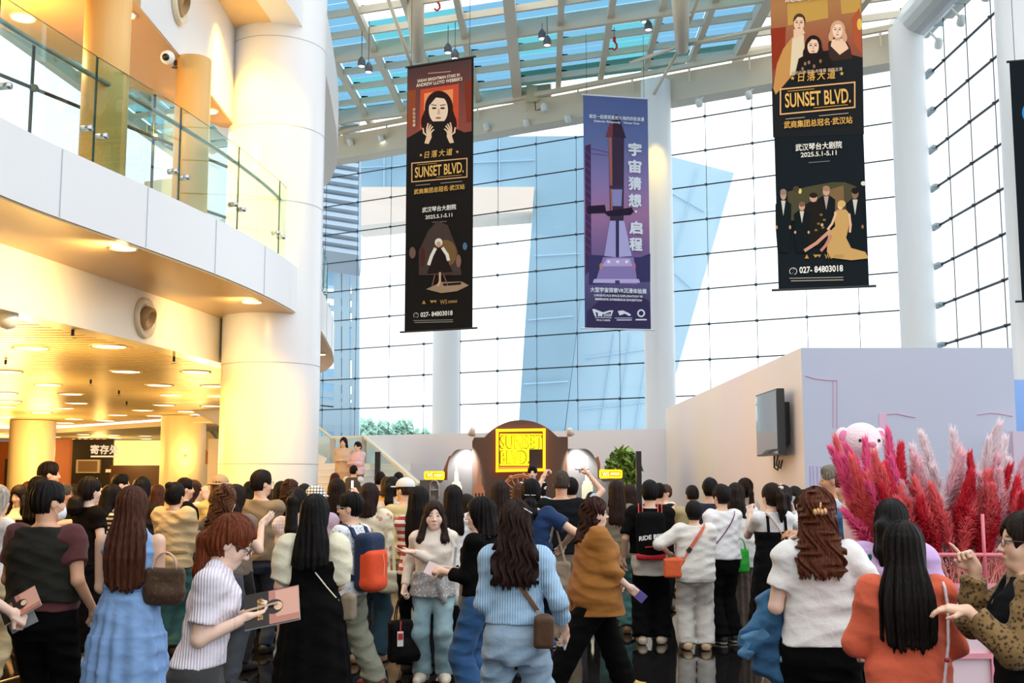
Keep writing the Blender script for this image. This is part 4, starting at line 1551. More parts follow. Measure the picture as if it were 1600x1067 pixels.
# warm wall washers on the white columns
for px, py, Y, e in ((1430, 150, curt(1430).y - 1.1, 260), (1024, 300, curt(1030).y - 1.0, 90)):
    p = PY(px, py, Y)
    lamp('SPOT', 'column_uplight', (p.x - .25, Y - 1.6, p.z + 2.2), (p.x - .05, Y, p.z - .4), e * 2.2, (1, .66, .1), .1, 50, .9)

# lamps hanging from the roof in pairs
HOOD = mat('lamp_grey', '#5f6268', .45, .3)
LAMPW = mat('lamp_white', '#e9ebe8', .4)
LED = mat('lamp_led', '#ffffff', .5, emit=2.5)
pend = [(565, 96, 576, 105), (700, 75, 711, 84), (847, 53, 855, 63), (1007, 27, 1013, 39), (1190, 4, 1191, 15)]
for i, (ax, ay, bx, by) in enumerate(pend):
    for j, (qx, qy) in enumerate(((ax, ay), (bx, by))):
        p = PY(qx, qy, 30.5 - .5 * j)
        t = empty('roof_floodlight', p, label='grey hooded floodlight, %s of the pair %s' % (('upper', 'lower')[j], ('nearest the big white column', 'above the banner with the lone face', 'midway between two banners', 'beside the lit roof strut', 'beside the tallest dark banner')[i]), cat='lamp', group='paired floodlights under the glass roof')
        MB().lathe((0, 0, -.14), [(.085, 0), (.11, .03), (.105, .16), (.05, .25), (.02, .28), (0, .28)], 16, HOOD, cap=False).build('lamp_hood', None, t, smooth=True)
        MB().lathe((0, 0, -.137), [(0, 0), (.085, .0), (0, .02)], 16).build('lamp_lens', LED, t)
        zt = roofz(p.x, p.y) - p.z
        MB().tube([(0, 0, .1), (0, 0, zt)], .012, 6).build('stem', HOOD, t)
for i, (px, py) in enumerate(((547, 221), (595, 215), (760, 198), (822, 191), (887, 185), (1092, 160), (1170, 148))):
    Y = curt(px).y - .95
    p = PY(px, py, Y)
    t = empty('track_spotlight', p, label='small white spotlight under the ring beam, ' + ('first from the big column', 'second from the big column', 'just past the banner with the lone face', 'halfway to the violet banner', 'next to the violet banner', 'beside the middle white column', 'beside the tallest dark banner')[i], cat='lamp', group='spotlights under the ring beam')
    R = Matrix.Rotation(.6, 3, 'X') @ Matrix.Rotation(-.3, 3, 'Y')
    MB().lathe((0, 0, 0), [(.09, -.13), (.105, -.08), (.10, .08), (.05, .12), (0, .12)], 14, None, R, cap=False).build('lamp_head', LAMPW, t, smooth=True)
    MB().lathe((0, 0, 0), [(0, -.125), (.085, -.125), (0, -.12)], 14, None, R).build('lamp_lens', LED if i in (1, 4, 5) else LAMPW, t)
    MB().bar((0, 0, .05), (.25, .28, ZTOP - p.z + .1), .05, .05).build('bracket', LAMPW, t)
for i, tt in enumerate((.07, .2, .33)):
    p = ba + (bb - ba) * tt + Vector((.62, 0, -.62))
    t = empty('track_spotlight', p, label='white spotlight under the side beam, ' + ('closest to the tall white corner column', 'middle of the three on the side beam', 'glowing warm, nearest the picture edge')[i], cat='lamp', group='spotlights on the side beam')
    R = Matrix.Rotation(.7, 3, 'X')
    MB().lathe((0, 0, 0), [(.09, -.15), (.11, -.09), (.105, .09), (.045, .14), (0, .14)], 14, None, R, cap=False).build('lamp_head', LAMPW, t, smooth=True)
    MB().lathe((0, 0, 0), [(0, -.145), (.09, -.145), (0, -.14)], 14, None, R).build('lamp_lens', LED if i == 2 else LAMPW, t)
    MB().bar((0, 0, .05), (-.42, 0, .5), .05, .05).build('bracket', LAMPW, t)
for i, (px, py, Y) in enumerate(((683, 8, 28.5), (960, 70, 31))):
    p = PY(px, py, Y)
    t = empty('lifting_hook', p, label=('red lifting hook hanging from the roof at the picture top' if i == 0 else 'red lifting hook hanging on a wire beside a pair of floodlights'), cat='hook', group='red lifting hooks')
    MB().tube([(0, 0, .1), (.06, 0, .02), (.07, 0, -.08), (0, 0, -.15), (-.07, 0, -.1)], .03, 8).build('hook', mat('hook_red', '#c8202a', .4), t, smooth=True)
    MB().tube([(0, 0, .1), (0, 0, .22)], .045, 8).build('swivel', mat('hook_red', '#c8202a', .4), t)
    MB().tube([(0, 0, .2), (0, 0, roofz(p.x, p.y) - p.z)], .008, 5).build('wire', DARK_STEEL, t)
# equipment box and camera on the ring beam
p = PY(831, 147, curt(831).y - 1.0)
t = empty('equipment_box', p, label='pale rectangular equipment box on the ring beam left of the violet banner', cat='box')
MB().box((0, 0, 0), (.36, .2, .55)).build('cabinet', mat('box_beige', '#cfc8a6', .5), t)
MB().tube([(.1, -.05, -.27), (.12, -.12, -.6), (.3, -.12, -.55)], .018, 6).build('cable', BLACK, t, smooth=True)
p = PY(850, 168, curt(850).y - 1.2)
t = empty('security_camera', p, label='white security camera under the equipment box on the ring beam', cat='camera')
MB().lathe((0, 0, -.15), [(.07, 0), (.11, .04), (.11, .24), (.05, .3)], 14).build('housing', LAMPW, t, smooth=True)
MB().bar((0, 0, .1), (0, .5, .35), .04, .04).build('arm', LAMPW, t)
p = PZ(262, 82, 6.72)
t = empty('security_camera', p, label='white dome security camera with dark eye under the mezzanine ceiling', cat='camera')
MB().ball((0, 0, -.06), .085, n=10).build('dome', LAMPW, t, smooth=True)
MB().ball((0, -.06, -.08), .045, n=8).build('lens', BLACK, t, smooth=True)
p = PZ(13, 491, 3.36)
t = empty('smoke_detector', p, label='white ceiling sensor under the slatted ceiling at the picture edge', cat='sensor')
MB().lathe((0, 0, -.16), [(0, 0), (.06, .02), (.1, .07), (.1, .16)], 16).build('sensor_body', LAMPW, t, smooth=True)
MB().lathe((0, 0, -.16), [(.0, -.004), (.03, -.004), (0, 0)], 12).build('lens', mat('amber_lens', '#d9a060', .3), t)
p = PZ(299, 128, 6.72)
t = empty('smoke_detector', p, label='cylindrical cream sensor under the mezzanine ceiling near the big column', cat='sensor')
MB().lathe((0, 0, -.12), [(0, 0), (.07, .0), (.07, .12)], 14).build('sensor_body', mat('sensor_cream', '#e6d2a4', .4), t, smooth=True)
MB().lathe((0, 0, -.02), [(.09, 0), (.09, .03)], 14).build('mount_plate', LAMPW, t)
for i, (px, py, z) in enumerate(((114, 515, 3.36), (272, 557, 3.36), (142, 593, 3.36), (186, 610, 3.36), (9, 562, 3.36), (198, 627, 3.36), (274, 94, 6.75))):
    p = PZ(px, py, z)
    t = empty('sprinkler', p, label='small dark sprinkler head hanging under the warm ceiling, ' + ('nearest the picture edge lamp', 'just left of the big column', 'under the middle of the slats', 'deeper under the middle of the slats', 'at the picture edge', 'deepest of the slatted ceiling', 'in the mezzanine above the railing')[i], cat='sprinkler', group='sprinklers')
    MB().tube([(0, 0, 0), (0, 0, -.07)], .018, 6).build('pipe', DARK_STEEL, t)
    MB().lathe((0, 0, -.1), [(.0, 0), (.045, .005), (0, .012)], 10).build('deflector', DARK_STEEL, t)
# round air nozzles
for i, (px, py, path, z) in enumerate(((224, 497, INB, None), (278, 6, UPB, None))):
    best = None
    for k in range(len(path) - 1):
        a, b_ = path[k], path[k + 1]
        for s in np.linspace(0, 1, 20):
            q = a + (b_ - a) * s
            dx = q.x / q.y * F / (ct + (py - 533.5) / F * -st * 0 + 0) + 800
            pp = PY(px, py, q.y)
            e = abs(pp.x - q.x)
            if best is None or e < best[0]:
                best = (e, pp, (b_ - a).normalized())
    p, d = best[1], best[2]
    n = Vector((d.y, -d.x, 0))
    R = n.to_track_quat('Z', 'Y').to_matrix()
    t = empty('air_nozzle', p, label=('round cream air nozzle in the band below the balcony' if i == 0 else 'round cream air nozzle in the upper white band at the picture top'), cat='air vent', group='round air nozzles')
    MB().lathe((0, 0, 0), [(.26, 0), (.25, .05), (.21, .06), (.15, .02), (.15, 0)], 32, None, R).build('collar', mat('nozzle_cream', '#e3d4b4', .35), t, smooth=True)
    MB().lathe(R @ Vector((.03, .02, 0)), [(.14, .0), (.14, .08), (.11, .1), (.09, .04), (0, .03)], 28, None, R @ Matrix.Rotation(.35, 3, 'X')).build('nozzle', mat('nozzle_tan', '#b58f5e', .4), t, smooth=True)
# ================================================================== figures
class Field:
    """smooth union / cut of simple distance shapes, evaluated on a grid"""

    def __init__(s):
        s.p = []
        s.disp = None
        s.cut = []

    def u(s, f, lo, hi, k=.02):
        s.p.append(('u', f, np.array(lo, float), np.array(hi, float), k))

    def sub(s, f, lo, hi, k=.008):
        s.p.append(('s', f, np.array(lo, float), np.array(hi, float), k))

    def cone(s, a, b, ra, rb, k=.02, op='u'):
        a, b = np.array(a, float), np.array(b, float)
        ba = b - a
        L2 = max(float(ba @ ba), 1e-9)

        def f(X, Y, Z):
            px, py, pz = X - a[0], Y - a[1], Z - a[2]
            t = np.clip((px * ba[0] + py * ba[1] + pz * ba[2]) / L2, 0, 1)
            return np.sqrt((px - t * ba[0]) ** 2 + (py - t * ba[1]) ** 2 + (pz - t * ba[2]) ** 2) - (ra + (rb - ra) * t)
        r = max(ra, rb)
        (s.u if op == 'u' else s.sub)(f, np.minimum(a, b) - r, np.maximum(a, b) + r, k)

    def sleeve(s, a, b, ra, rb, k=.02, cap=True):
        """cone cut flat at b"""
        a, b = np.array(a, float), np.array(b, float)
        ba = b - a
        L_ = math.sqrt(float(ba @ ba)) + 1e-9
        n = ba / L_

        def f(X, Y, Z):
            px, py, pz = X - a[0], Y - a[1], Z - a[2]
            h = px * n[0] + py * n[1] + pz * n[2]
            t = np.clip(h / L_, 0, 1.2)
            tc = np.clip(h / L_, 0, 1)
            d = np.sqrt((px - tc * ba[0]) ** 2 + (py - tc * ba[1]) ** 2 + (pz - tc * ba[2]) ** 2) - (ra + (rb - ra) * t)
            return np.maximum(d, h - L_)
        r = max(ra, rb)
        s.u(f, np.minimum(a, b) - r, np.maximum(a, b) + r, k)

    def ell(s, c, r, R=None, k=.02, op='u'):
        c, r = np.array(c, float), np.array(r, float)

        def f(X, Y, Z):
            x, y, z = X - c[0], Y - c[1], Z - c[2]
            if R is not None:
                x, y, z = (R[0][0] * x + R[1][0] * y + R[2][0] * z), (R[0][1] * x + R[1][1] * y + R[2][1] * z), (R[0][2] * x + R[1][2] * y + R[2][2] * z)
            k0 = np.sqrt((x / r[0]) ** 2 + (y / r[1]) ** 2 + (z / r[2]) ** 2) + 1e-9
            k1 = np.sqrt((x / r[0] ** 2) ** 2 + (y / r[1] ** 2) ** 2 + (z / r[2] ** 2) ** 2) + 1e-9
            return k0 * (k0 - 1) / k1
        m = max(r) if R is not None else r
        (s.u if op == 'u' else s.sub)(f, c - m, c + m, k)

    def box(s, c, h, R=None, rnd=.01, k=.01, op='u'):
        c, h = np.array(c, float), np.array(h, float)

        def f(X, Y, Z):
            x, y, z = X - c[0], Y - c[1], Z - c[2]
            if R is not None:
                x, y, z = (R[0][0] * x + R[1][0] * y + R[2][0] * z), (R[0][1] * x + R[1][1] * y + R[2][1] * z), (R[0][2] * x + R[1][2] * y + R[2][2] * z)
            qx, qy, qz = np.abs(x) - h[0] + rnd, np.abs(y) - h[1] + rnd, np.abs(z) - h[2] + rnd
            return np.sqrt(np.maximum(qx, 0) ** 2 + np.maximum(qy, 0) ** 2 + np.maximum(qz, 0) ** 2) + np.minimum(np.maximum(qx, np.maximum(qy, qz)), 0) - rnd
        m = float(np.sqrt((h ** 2).sum())) if R is not None else h
        (s.u if op == 'u' else s.sub)(f, c - m, c + m, k)

    def loft(s, tab, k=.02, n=2.3, pleat=None, flat=True, op='u'):
        """tab rows: z, half width, half depth, cx, cy (z rising)"""
        T = np.array(sorted(tab), float)

        def f(X, Y, Z):
            a, b, cx, cy = [np.interp(Z, T[:, 0], T[:, i]) for i in (1, 2, 3, 4)]
            x, y = X - cx, Y - cy
            if pleat:
                th = np.arctan2(y / b, x / a)
                q = 1 + pleat[0] * np.sin(pleat[1] * th + pleat[3] * np.sin(3 * th)) * np.clip((pleat[2] - Z) / .25, 0, 1)
                a, b = a * q, b * q
            d = ((np.abs(x / a) ** n + np.abs(y / b) ** n) ** (1 / n) - 1) * np.minimum(a, b)
            return np.maximum(d, np.maximum(Z - T[-1, 0], T[0, 0] - Z))
        pa = (1 + (pleat[0] if pleat else 0))
        lo = [(T[:, 3] - T[:, 1] * pa).min(), (T[:, 4] - T[:, 2] * pa).min(), T[0, 0]]
        hi = [(T[:, 3] + T[:, 1] * pa).max(), (T[:, 4] + T[:, 2] * pa).max(), T[-1, 0]]
        (s.u if op == 'u' else s.sub)(f, lo, hi, k)

    def bounds(s):
        U = [p for p in s.p if p[0] == 'u']
        return np.min([p[2] for p in U], 0), np.max([p[3] for p in U], 0)

    def grid(s, lo, hi, h):
        lo, hi = np.array(lo, float), np.array(hi, float)
        n = np.maximum(np.ceil((hi - lo) / h).astype(int) + 1, 3)
        ax = [(lo[i] + h * np.arange(n[i])).astype(np.float32) for i in range(3)]
        D = np.full(n, .5, np.float32)
        for op, f, l, u, k in s.p:
            mgn = k * 1.3 + 3 * h
            i0 = np.clip(np.floor((l - mgn - lo) / h).astype(int), 0, n)
            i1 = np.clip(np.ceil((u + mgn - lo) / h).astype(int) + 1, 0, n)
            if (i1 - i0 < 1).any():
                continue
            sl = tuple(slice(i0[i], i1[i]) for i in range(3))
            d = f(ax[0][i0[0]:i1[0], None, None], ax[1][None, i0[1]:i1[1], None], ax[2][None, None, i0[2]:i1[2]])
            c = D[sl]
            if op == 'u':
                e = np.maximum(k - np.abs(c - d), 0) / k
                D[sl] = np.minimum(c, d) - e * e * k * .25
            else:
                e = np.maximum(k - np.abs(c + d), 0) / k
                D[sl] = np.maximum(c, -d) + e * e * k * .25
        if s.disp is not None:
            D += s.disp(ax[0][:, None, None], ax[1][None, :, None], ax[2][None, None, :])
        for g in s.cut:
            D = np.maximum(D, g(ax[0][:, None, None], ax[1][None, :, None], ax[2][None, None, :]))
        return D, lo

    def mesh(s, h, lo=None, hi=None):
        l, u = s.bounds()
        lo = l - 3 * h if lo is None else np.maximum(lo, l - 3 * h)
        hi = u + 3 * h if hi is None else np.minimum(hi, u + 3 * h)
        D, o = s.grid(lo, hi, h)
        return surface(D, o, h)


def surface(D, lo, h):
    # close the border
    D[0] = D[-1] = np.maximum(D[0], 1e-3)
    D[0] = np.maximum(D[0], 1e-3); D[-1] = np.maximum(D[-1], 1e-3)
    D[:, 0] = np.maximum(D[:, 0], 1e-3); D[:, -1] = np.maximum(D[:, -1], 1e-3)
    D[:, :, 0] = np.maximum(D[:, :, 0], 1e-3); D[:, :, -1] = np.maximum(D[:, :, -1], 1e-3)
    S = D < 0
    nx, ny, nz = D.shape
    c = np.zeros((nx - 1, ny - 1, nz - 1), np.int8)
    offs = [(i, j, k) for i in (0, 1) for j in (0, 1) for k in (0, 1)]
    for i, j, k in offs:
        c += S[i:nx - 1 + i, j:ny - 1 + j, k:nz - 1 + k]
    I = np.argwhere((c > 0) & (c < 8))
    if len(I) == 0:
        return np.zeros((0, 3)), np.zeros((0, 4), int)
    V8 = np.stack([D[I[:, 0] + i, I[:, 1] + j, I[:, 2] + k] for i, j, k in offs], 1)
    P = np.zeros((len(I), 3))
    N = np.zeros(len(I))
    O = np.array(offs, float)
    for a in range(8):
        for ax in range(3):
            if offs[a][ax] == 0:
                bq = list(offs[a])
                bq[ax] = 1
                b = offs.index(tuple(bq))
                m = (V8[:, a] < 0) != (V8[:, b] < 0)
                t = np.where(m, V8[:, a] / np.where(m, V8[:, a] - V8[:, b], 1), 0)
                P += m[:, None] * (O[a] + t[:, None] * (O[b] - O[a]))
                N += m
    P = (P / N[:, None] + I) * h + lo
    idx = np.full(c.shape, -1, np.int64)
    idx[I[:, 0], I[:, 1], I[:, 2]] = np.arange(len(I))
    F_ = []
    for ax in range(3):
        A = np.take(S, range(0, S.shape[ax] - 1), ax)
        Bq = np.take(S, range(1, S.shape[ax]), ax)
        E_ = np.argwhere(A != Bq)
        u, v = (ax + 1) % 3, (ax + 2) % 3
        E_ = E_[(E_[:, u] > 0) & (E_[:, v] > 0) & (E_[:, u] < D.shape[u] - 1) & (E_[:, v] < D.shape[v] - 1)]
        ins = A[E_[:, 0], E_[:, 1], E_[:, 2]]
        q = []
        for du, dv in ((1, 1), (0, 1), (0, 0), (1, 0)):
            e = E_.copy()
            e[:, u] -= du
            e[:, v] -= dv
            q.append(idx[e[:, 0], e[:, 1], e[:, 2]])
        q = np.stack(q, 1)
        q[~ins] = q[~ins][:, ::-1]
        F_.append(q)
    return P, np.concatenate(F_)


def np_obj(name, V, Q, mats, parent=None, mi=None, col=None, smooth=True):
    me = bpy.data.meshes.new(name)
    me.vertices.add(len(V))
    me.vertices.foreach_set('co', np.asarray(V, np.float32).ravel())
    me.loops.add(4 * len(Q))
    me.loops.foreach_set('vertex_index', np.asarray(Q, np.int32).ravel())
    me.polygons.add(len(Q))
    me.polygons.foreach_set('loop_start', np.arange(0, 4 * len(Q), 4, dtype=np.int32))
    me.polygons.foreach_set('loop_total', np.full(len(Q), 4, np.int32))
    for m in (mats if isinstance(mats, (list, tuple)) else [mats]):
        me.materials.append(m)
    if mi is not None:
        me.polygons.foreach_set('material_index', np.asarray(mi, np.int32))
    if smooth:
        me.polygons.foreach_set('use_smooth', np.ones(len(Q), bool))
    if col is not None:
        at = me.color_attributes.new('tone', 'FLOAT_COLOR', 'POINT')
        at.data.foreach_set('color', np.concatenate([col, np.ones((len(V), 1))], 1).astype(np.float32).ravel())
    me.update(calc_edges=True)
    me.validate()
    o = bpy.data.objects.new(name, me)
    COL.objects.link(o)
    o.parent = parent
    return o


# ---------------------------------------------------------------- materials for people
def skin_mat():
    m, N, L, b = nmat('skin')
    at = N.new('ShaderNodeAttribute')
    at.attribute_name = 'tone'
    L.new(at.outputs['Color'], b.inputs['Base Color'])
    b.inputs['Roughness'].default_value = .5
    b.inputs['Subsurface Weight'].default_value = 0
    return m


SKIN = skin_mat()
TONES = {'fair': '#f2cdb8', 'light': '#ecc0a4', 'mid': '#dfab8b', 'tan': '#cf9772'}


def hair_mat(c):
    nm = 'hair_' + c[1:]
    if nm in MATS:
        return MATS[nm]
    m, N, L, b = nmat(nm)
    rgb = lin(c)
    tc = N.new('ShaderNodeTexCoord')
    mp = N.new('ShaderNodeMapping')
    mp.inputs['Scale'].default_value = (1, 1, .06)
    L.new(tc.outputs['Object'], mp.inputs[0])
    nz = N.new('ShaderNodeTexNoise')
    nz.inputs['Scale'].default_value = 150
    nz.inputs['Detail'].default_value = 3
    L.new(mp.outputs[0], nz.inputs['Vector'])
    cr = N.new('ShaderNodeValToRGB')
    cr.color_ramp.elements[0].position = .35
    cr.color_ramp.elements[1].position = .75
    cr.color_ramp.elements[0].color = (*[x * .45 for x in rgb], 1)
    cr.color_ramp.elements[1].color = (*[x * 1.5 + .002 for x in rgb], 1)
    L.new(nz.outputs[0], cr.inputs[0])
    L.new(cr.outputs[0], b.inputs['Base Color'])
    b.inputs['Roughness'].default_value = .46
    b.inputs['Specular IOR Level'].default_value = .13
    bp = N.new('ShaderNodeBump')
    bp.inputs['Strength'].default_value = .8
    bp.inputs['Distance'].default_value = .006
    L.new(nz.outputs[0], bp.inputs['Height'])
    L.new(bp.outputs[0], b.inputs['Normal'])
    MATS[nm] = m
    return m


def fab(c, kind='plain', c2=None, rough=.85):
    nm = 'fabric_%s_%s' % (kind, c[1:] + (c2[1:] if c2 else ''))
    if nm in MATS:
        return MATS[nm]
    m, N, L, b = nmat(nm)
    b.inputs['Roughness'].default_value = rough
    b.inputs['Specular IOR Level'].default_value = .25 if sum(lin(c)) > .1 else .08
    b.inputs['Sheen Weight'].default_value = .1 if sum(lin(c)) > .1 else 0.
    A = lin(c)
    Bc = lin(c2) if c2 else [x * .8 for x in A]
    tc = N.new('ShaderNodeTexCoord')
    nz = N.new('ShaderNodeTexNoise')
    nz.inputs['Scale'].default_value = 11
    nz.inputs['Detail'].default_value = 7
    nz.inputs['Roughness'].default_value = .6
    L.new(tc.outputs['Object'], nz.inputs['Vector'])
    bp = N.new('ShaderNodeBump')
    bp.inputs['Strength'].default_value = .35
    bp.inputs['Distance'].default_value = .03
    hgt = nz.outputs[0]
    cr = N.new('ShaderNodeValToRGB')
    cr.color_ramp.interpolation = 'LINEAR'
    e = cr.color_ramp.elements
    e[0].color, e[1].color = (*A, 1), (*Bc, 1)
    if kind in ('stripe', 'rib', 'riby', 'wstripe'):
        wv = N.new('ShaderNodeTexWave')
        wv.bands_direction = {'rib': 'X', 'riby': 'Y'}.get(kind, 'Z')
        wv.inputs['Scale'].default_value = {'stripe': 7.2, 'wstripe': 5., 'rib': 22, 'riby': 24}[kind]
        if kind[:3] != 'rib':
            e[0].position, e[1].position = .47, .53
        else:
            wv.inputs['Distortion'].default_value = .6
            ad = N.new('ShaderNodeMath')
            L.new(wv.outputs[1], ad.inputs[0])
            L.new(nz.outputs[0], ad.inputs[1])
            hgt = ad.outputs[0]
            bp.inputs['Distance'].default_value = .006
            bp.inputs['Strength'].default_value = .7
        L.new(tc.outputs['Object'], wv.inputs['Vector'])
        L.new(wv.outputs[1], cr.inputs[0])
    elif kind == 'plaid':
        w1 = N.new('ShaderNodeTexWave')
        w1.bands_direction = 'Z'
        w2 = N.new('ShaderNodeTexWave')
        w2.bands_direction = 'X'
        for q in (w1, w2):
            q.inputs['Scale'].default_value = 11
            L.new(tc.outputs['Object'], q.inputs['Vector'])
        mx = N.new('ShaderNodeMath')
        mx.operation = 'MAXIMUM'
        L.new(w1.outputs[1], mx.inputs[0])
        L.new(w2.outputs[1], mx.inputs[1])
        e[0].position, e[1].position = .8, .95
        L.new(mx.outputs[0], cr.inputs[0])
    elif kind in ('floral', 'spots', 'leopard'):
        vo = N.new('ShaderNodeTexVoronoi')
        vo.inputs['Scale'].default_value = {'floral': 14, 'spots': 38, 'leopard': 60}[kind]
        L.new(tc.outputs['Object'], vo.inputs['Vector'])
        e[0].position, e[1].position = {'floral': (.30, .38), 'spots': (.22, .34), 'leopard': (.3, .5)}[kind]
        e[0].color, e[1].color = (*Bc, 1), (*A, 1)
        L.new(vo.outputs['Distance'], cr.inputs[0])
    elif kind == 'denim':
        n2 = N.new('ShaderNodeTexNoise')
        n2.inputs['Scale'].default_value = 5
        n2.inputs['Detail'].default_value = 6
        L.new(tc.outputs['Object'], n2.inputs['Vector'])
        e[0].position, e[1].position = .38, .66
        L.new(n2.outputs[0], cr.inputs[0])
    else:
        e[0].position, e[1].position = .3, .75
        e[1].color = (*[x * .92 for x in A], 1)
        L.new(nz.outputs[0], cr.inputs[0])
    L.new(cr.outputs[0], b.inputs['Base Color'])
    L.new(hgt, bp.inputs['Height'])
    L.new(bp.outputs[0], b.inputs['Normal'])
    MATS[nm] = m
    return m


def rot_zx(yaw, pitch, roll=0):
    cy, sy = math.cos(yaw), math.sin(yaw)
    cp, sp_ = math.cos(pitch), math.sin(pitch)
    cr, sr = math.cos(roll), math.sin(roll)
    Rz_ = np.array([[cy, -sy, 0], [sy, cy, 0], [0, 0, 1]])
    Rx_ = np.array([[1, 0, 0], [0, cp, -sp_], [0, sp_, cp]])
    Ry_ = np.array([[cr, 0, sr], [0, 1, 0], [-sr, 0, cr]])
    return Rz_ @ Rx_ @ Ry_


def wrinkle(seed, amp, f=1.):
    r = np.random.RandomState(seed)
    W = []
    for i in range(5):
        W.append((r.uniform(-34, 34) * f, r.uniform(-22, 22) * f, r.uniform(22, 74) * f, r.uniform(0, 6.28), r.uniform(.5, 1)))

    def d(X, Y, Z):
        q = 0
        wx = X + .03 * np.sin(9 * Z + r.rand())
        for a, b, c, p, s_ in W:
            q = q + s_ * (1.2 - 2 * np.abs(np.sin(.5 * (a * wx + b * Y + c * Z + p + 1.5 * np.sin(7 * X + 5 * Z)))))
        return (-amp / 1.9) * q - amp * .85
    return d


class Person:
    pass


def make_person(px, top, Y, face=0., label='', H=None, sex='f', fat=1., tone='light', yaw=0., pitch=0., lean=0.,
                hair=('long', '#1d1412', {}), wear=(), arms=('down', 'down'), feet=None, shoes='#e8e4dc', res=None,
                grip=(.35, .35), hands=(None, None), face_opts=None, z0=0., headk=1., hairup=.014, group=None, gaze=0.):
    P = Person()
    pt = PY(px, top, Y)
    if H is None:
        H = pt.z - z0 - hairup
    k = H / 1.65
    P.H, P.k = H, k
    root = empty('person', (pt.x, Y, z0), math.radians(face), label, 'person', group)
    P.root = root
    far = Y > 12.6
    h = res or (.0075 if Y < 7.6 else .0095 if Y < 10.6 else .012 if Y < 13.2 else .015)
    hk = (.55 + .45 * k) * headk
    fem = sex == 'f'
    S = lambda z: z * k
    L_ = lambda z: lean * max(z - .88 * k, 0)             # forward shear
    sw = (.163 if fem else .188) * (.5 + .5 * k) * (.75 + .25 * fat)
    shz = 1.335 * k
    # torso table (skin)
    if fem:
        tb = [(.74, .10, .09, 0), (.80, .150, .105, -.012), (.88, .165, .118, -.015), (.95, .156, .108, -.008), (1.03, .130, .088, 0), (1.12, .128, .090, .006), (1.20, .142, .108, .014), (1.27, .150, .105, .008), (1.33, .150, .078, -.006), (1.375, .100, .060, -.012), (1.40, .06, .052, -.01)]
    else:
        tb = [(.74, .10, .09, 0), (.80, .150, .108, -.01), (.88, .163, .118, -.012), (.95, .158, .110, -.004), (1.03, .150, .100, 0), (1.12, .156, .104, .004), (1.20, .172, .112, .006), (1.27, .180, .110, .002), (1.33, .172, .084, -.008), (1.375, .110, .064, -.014), (1.40, .065, .055, -.012)]
    ws = .5 + .5 * k
    tab = [(z * k, a * fat * ws, b * ws * (fat if z < 1.3 else .5 + .5 * fat), 0, c * k + L_(z * k)) for z, a, b, c in tb]
    P.tab = tab
    T = np.array(tab)
    P.prof = lambda z, e=0: tuple(np.interp(z, T[:, 0], T[:, i]) + (e if i in (1, 2) else 0) for i in (1, 2, 4))
    # legs
    hipx = .085 * fat * ws
    if feet is None:
        rr = random.Random(int(px * 7 + top))
        feet = ((-.10 * ws, rr.uniform(-.05, .05), 8), (.10 * ws, rr.uniform(-.05, .05), -8))
    legs = []
    for sd, (fx, fy, fyaw) in zip((-1, 1), feet):
        hip = np.array([sd * hipx, -.005, .86 * k])
        ank = np.array([fx, fy - .03, .085 * k])
        dist = np.linalg.norm(hip - ank)
        l = .41 * k
        mid = (hip + ank) / 2
        hgt = math.sqrt(max(l * l - dist * dist / 4, 0))
        kn = mid + np.array([sd * .01, min(hgt, .16), 0.])
        legs.append((hip, kn, ank, fyaw))
    P.legs = legs
    # arms
    ARM = {'down': (.06, .02, -.50), 'down_f': (.04, .14, -.47), 'hold': (-.10, .30, -.24), 'holdlow': (-.08, .24, -.34), 'belly': (-.17, .20, -.30), 'up': (.0, .22, .22), 'phone': (-.08, .30, -.02), 'back': (-.03, -.16, -.46), 'hip': (.10, -.05, -.30), 'fold': (-.2, .2, -.22), 'chin': (-.10, .20, .02)}
    A = []
    for sd, spec in zip((-1, 1), arms):
        w_ = ARM[spec] if isinstance(spec, str) else spec[:3]
        pole = np.array((.28, -.6, -.75)) if (isinstance(spec, str) or len(spec) < 4) else np.array(spec[3])
        sh = np.array([sd * sw, L_(shz) - .012, shz])
        wr = sh + np.array([sd * w_[0], w_[1], w_[2]]) * k
        lu, lf = .275 * k, .245 * k
        d = wr - sh
        D_ = np.linalg.norm(d)
        mx = (lu + lf) * .995
        if D_ > mx:
            wr = sh + d * mx / D_
            d, D_ = wr - sh, mx
        a = (lu * lu - lf * lf + D_ * D_) / (2 * D_)
        hh_ = math.sqrt(max(lu * lu - a * a, 0))
        n = d / D_
        pl = pole * np.array([sd, 1, 1])
        pl = pl - n * (pl @ n)
        pl /= np.linalg.norm(pl) + 1e-9
        el = sh + n * a + pl * hh_
        A.append((sh, el, wr))
    P.arms = A
    # head
    N0 = np.array([0, L_(1.39 * k) - .01, 1.385 * k])
    R = rot_zx(math.radians(yaw), -math.radians(pitch))
    zh = H - .115 * hk
    C = np.array([0, L_(zh) + .012, zh])
    pv = N0 + np.array([0, 0, .03])
    C = pv + R @ np.array([0, .012, np.linalg.norm(C - pv)])
    P.R, P.C, P.hk = R, C, hk
    hp = lambda x, y, z: C + R @ (np.array([x, y, z]) * hk)
    P.hp = hp
    bf = Field()
    bf.loft(tab, .03)
    for hip, kn, ank, fyaw in legs:
        bf.cone(hip, kn, .080 * fat * ws, .052 * ws, .03)
        bf.cone(kn, ank, .054 * ws, .034 * ws, .02)
        yv = math.radians(fyaw)
        tip = ank + np.array([-math.sin(yv) * .14, math.cos(yv) * .14, -.052 * k])
        bf.cone(ank - np.array([0, .02, .045 * k]), tip, .034, .026, .02)
    for sh, el, wr in A:
        bf.cone(sh, el, .047 * ws * (.6 + .4 * fat), .036 * ws * (.6 + .4 * fat), .03)
        bf.cone(el, wr, .037 * ws * (.6 + .4 * fat), .024 * ws, .015)
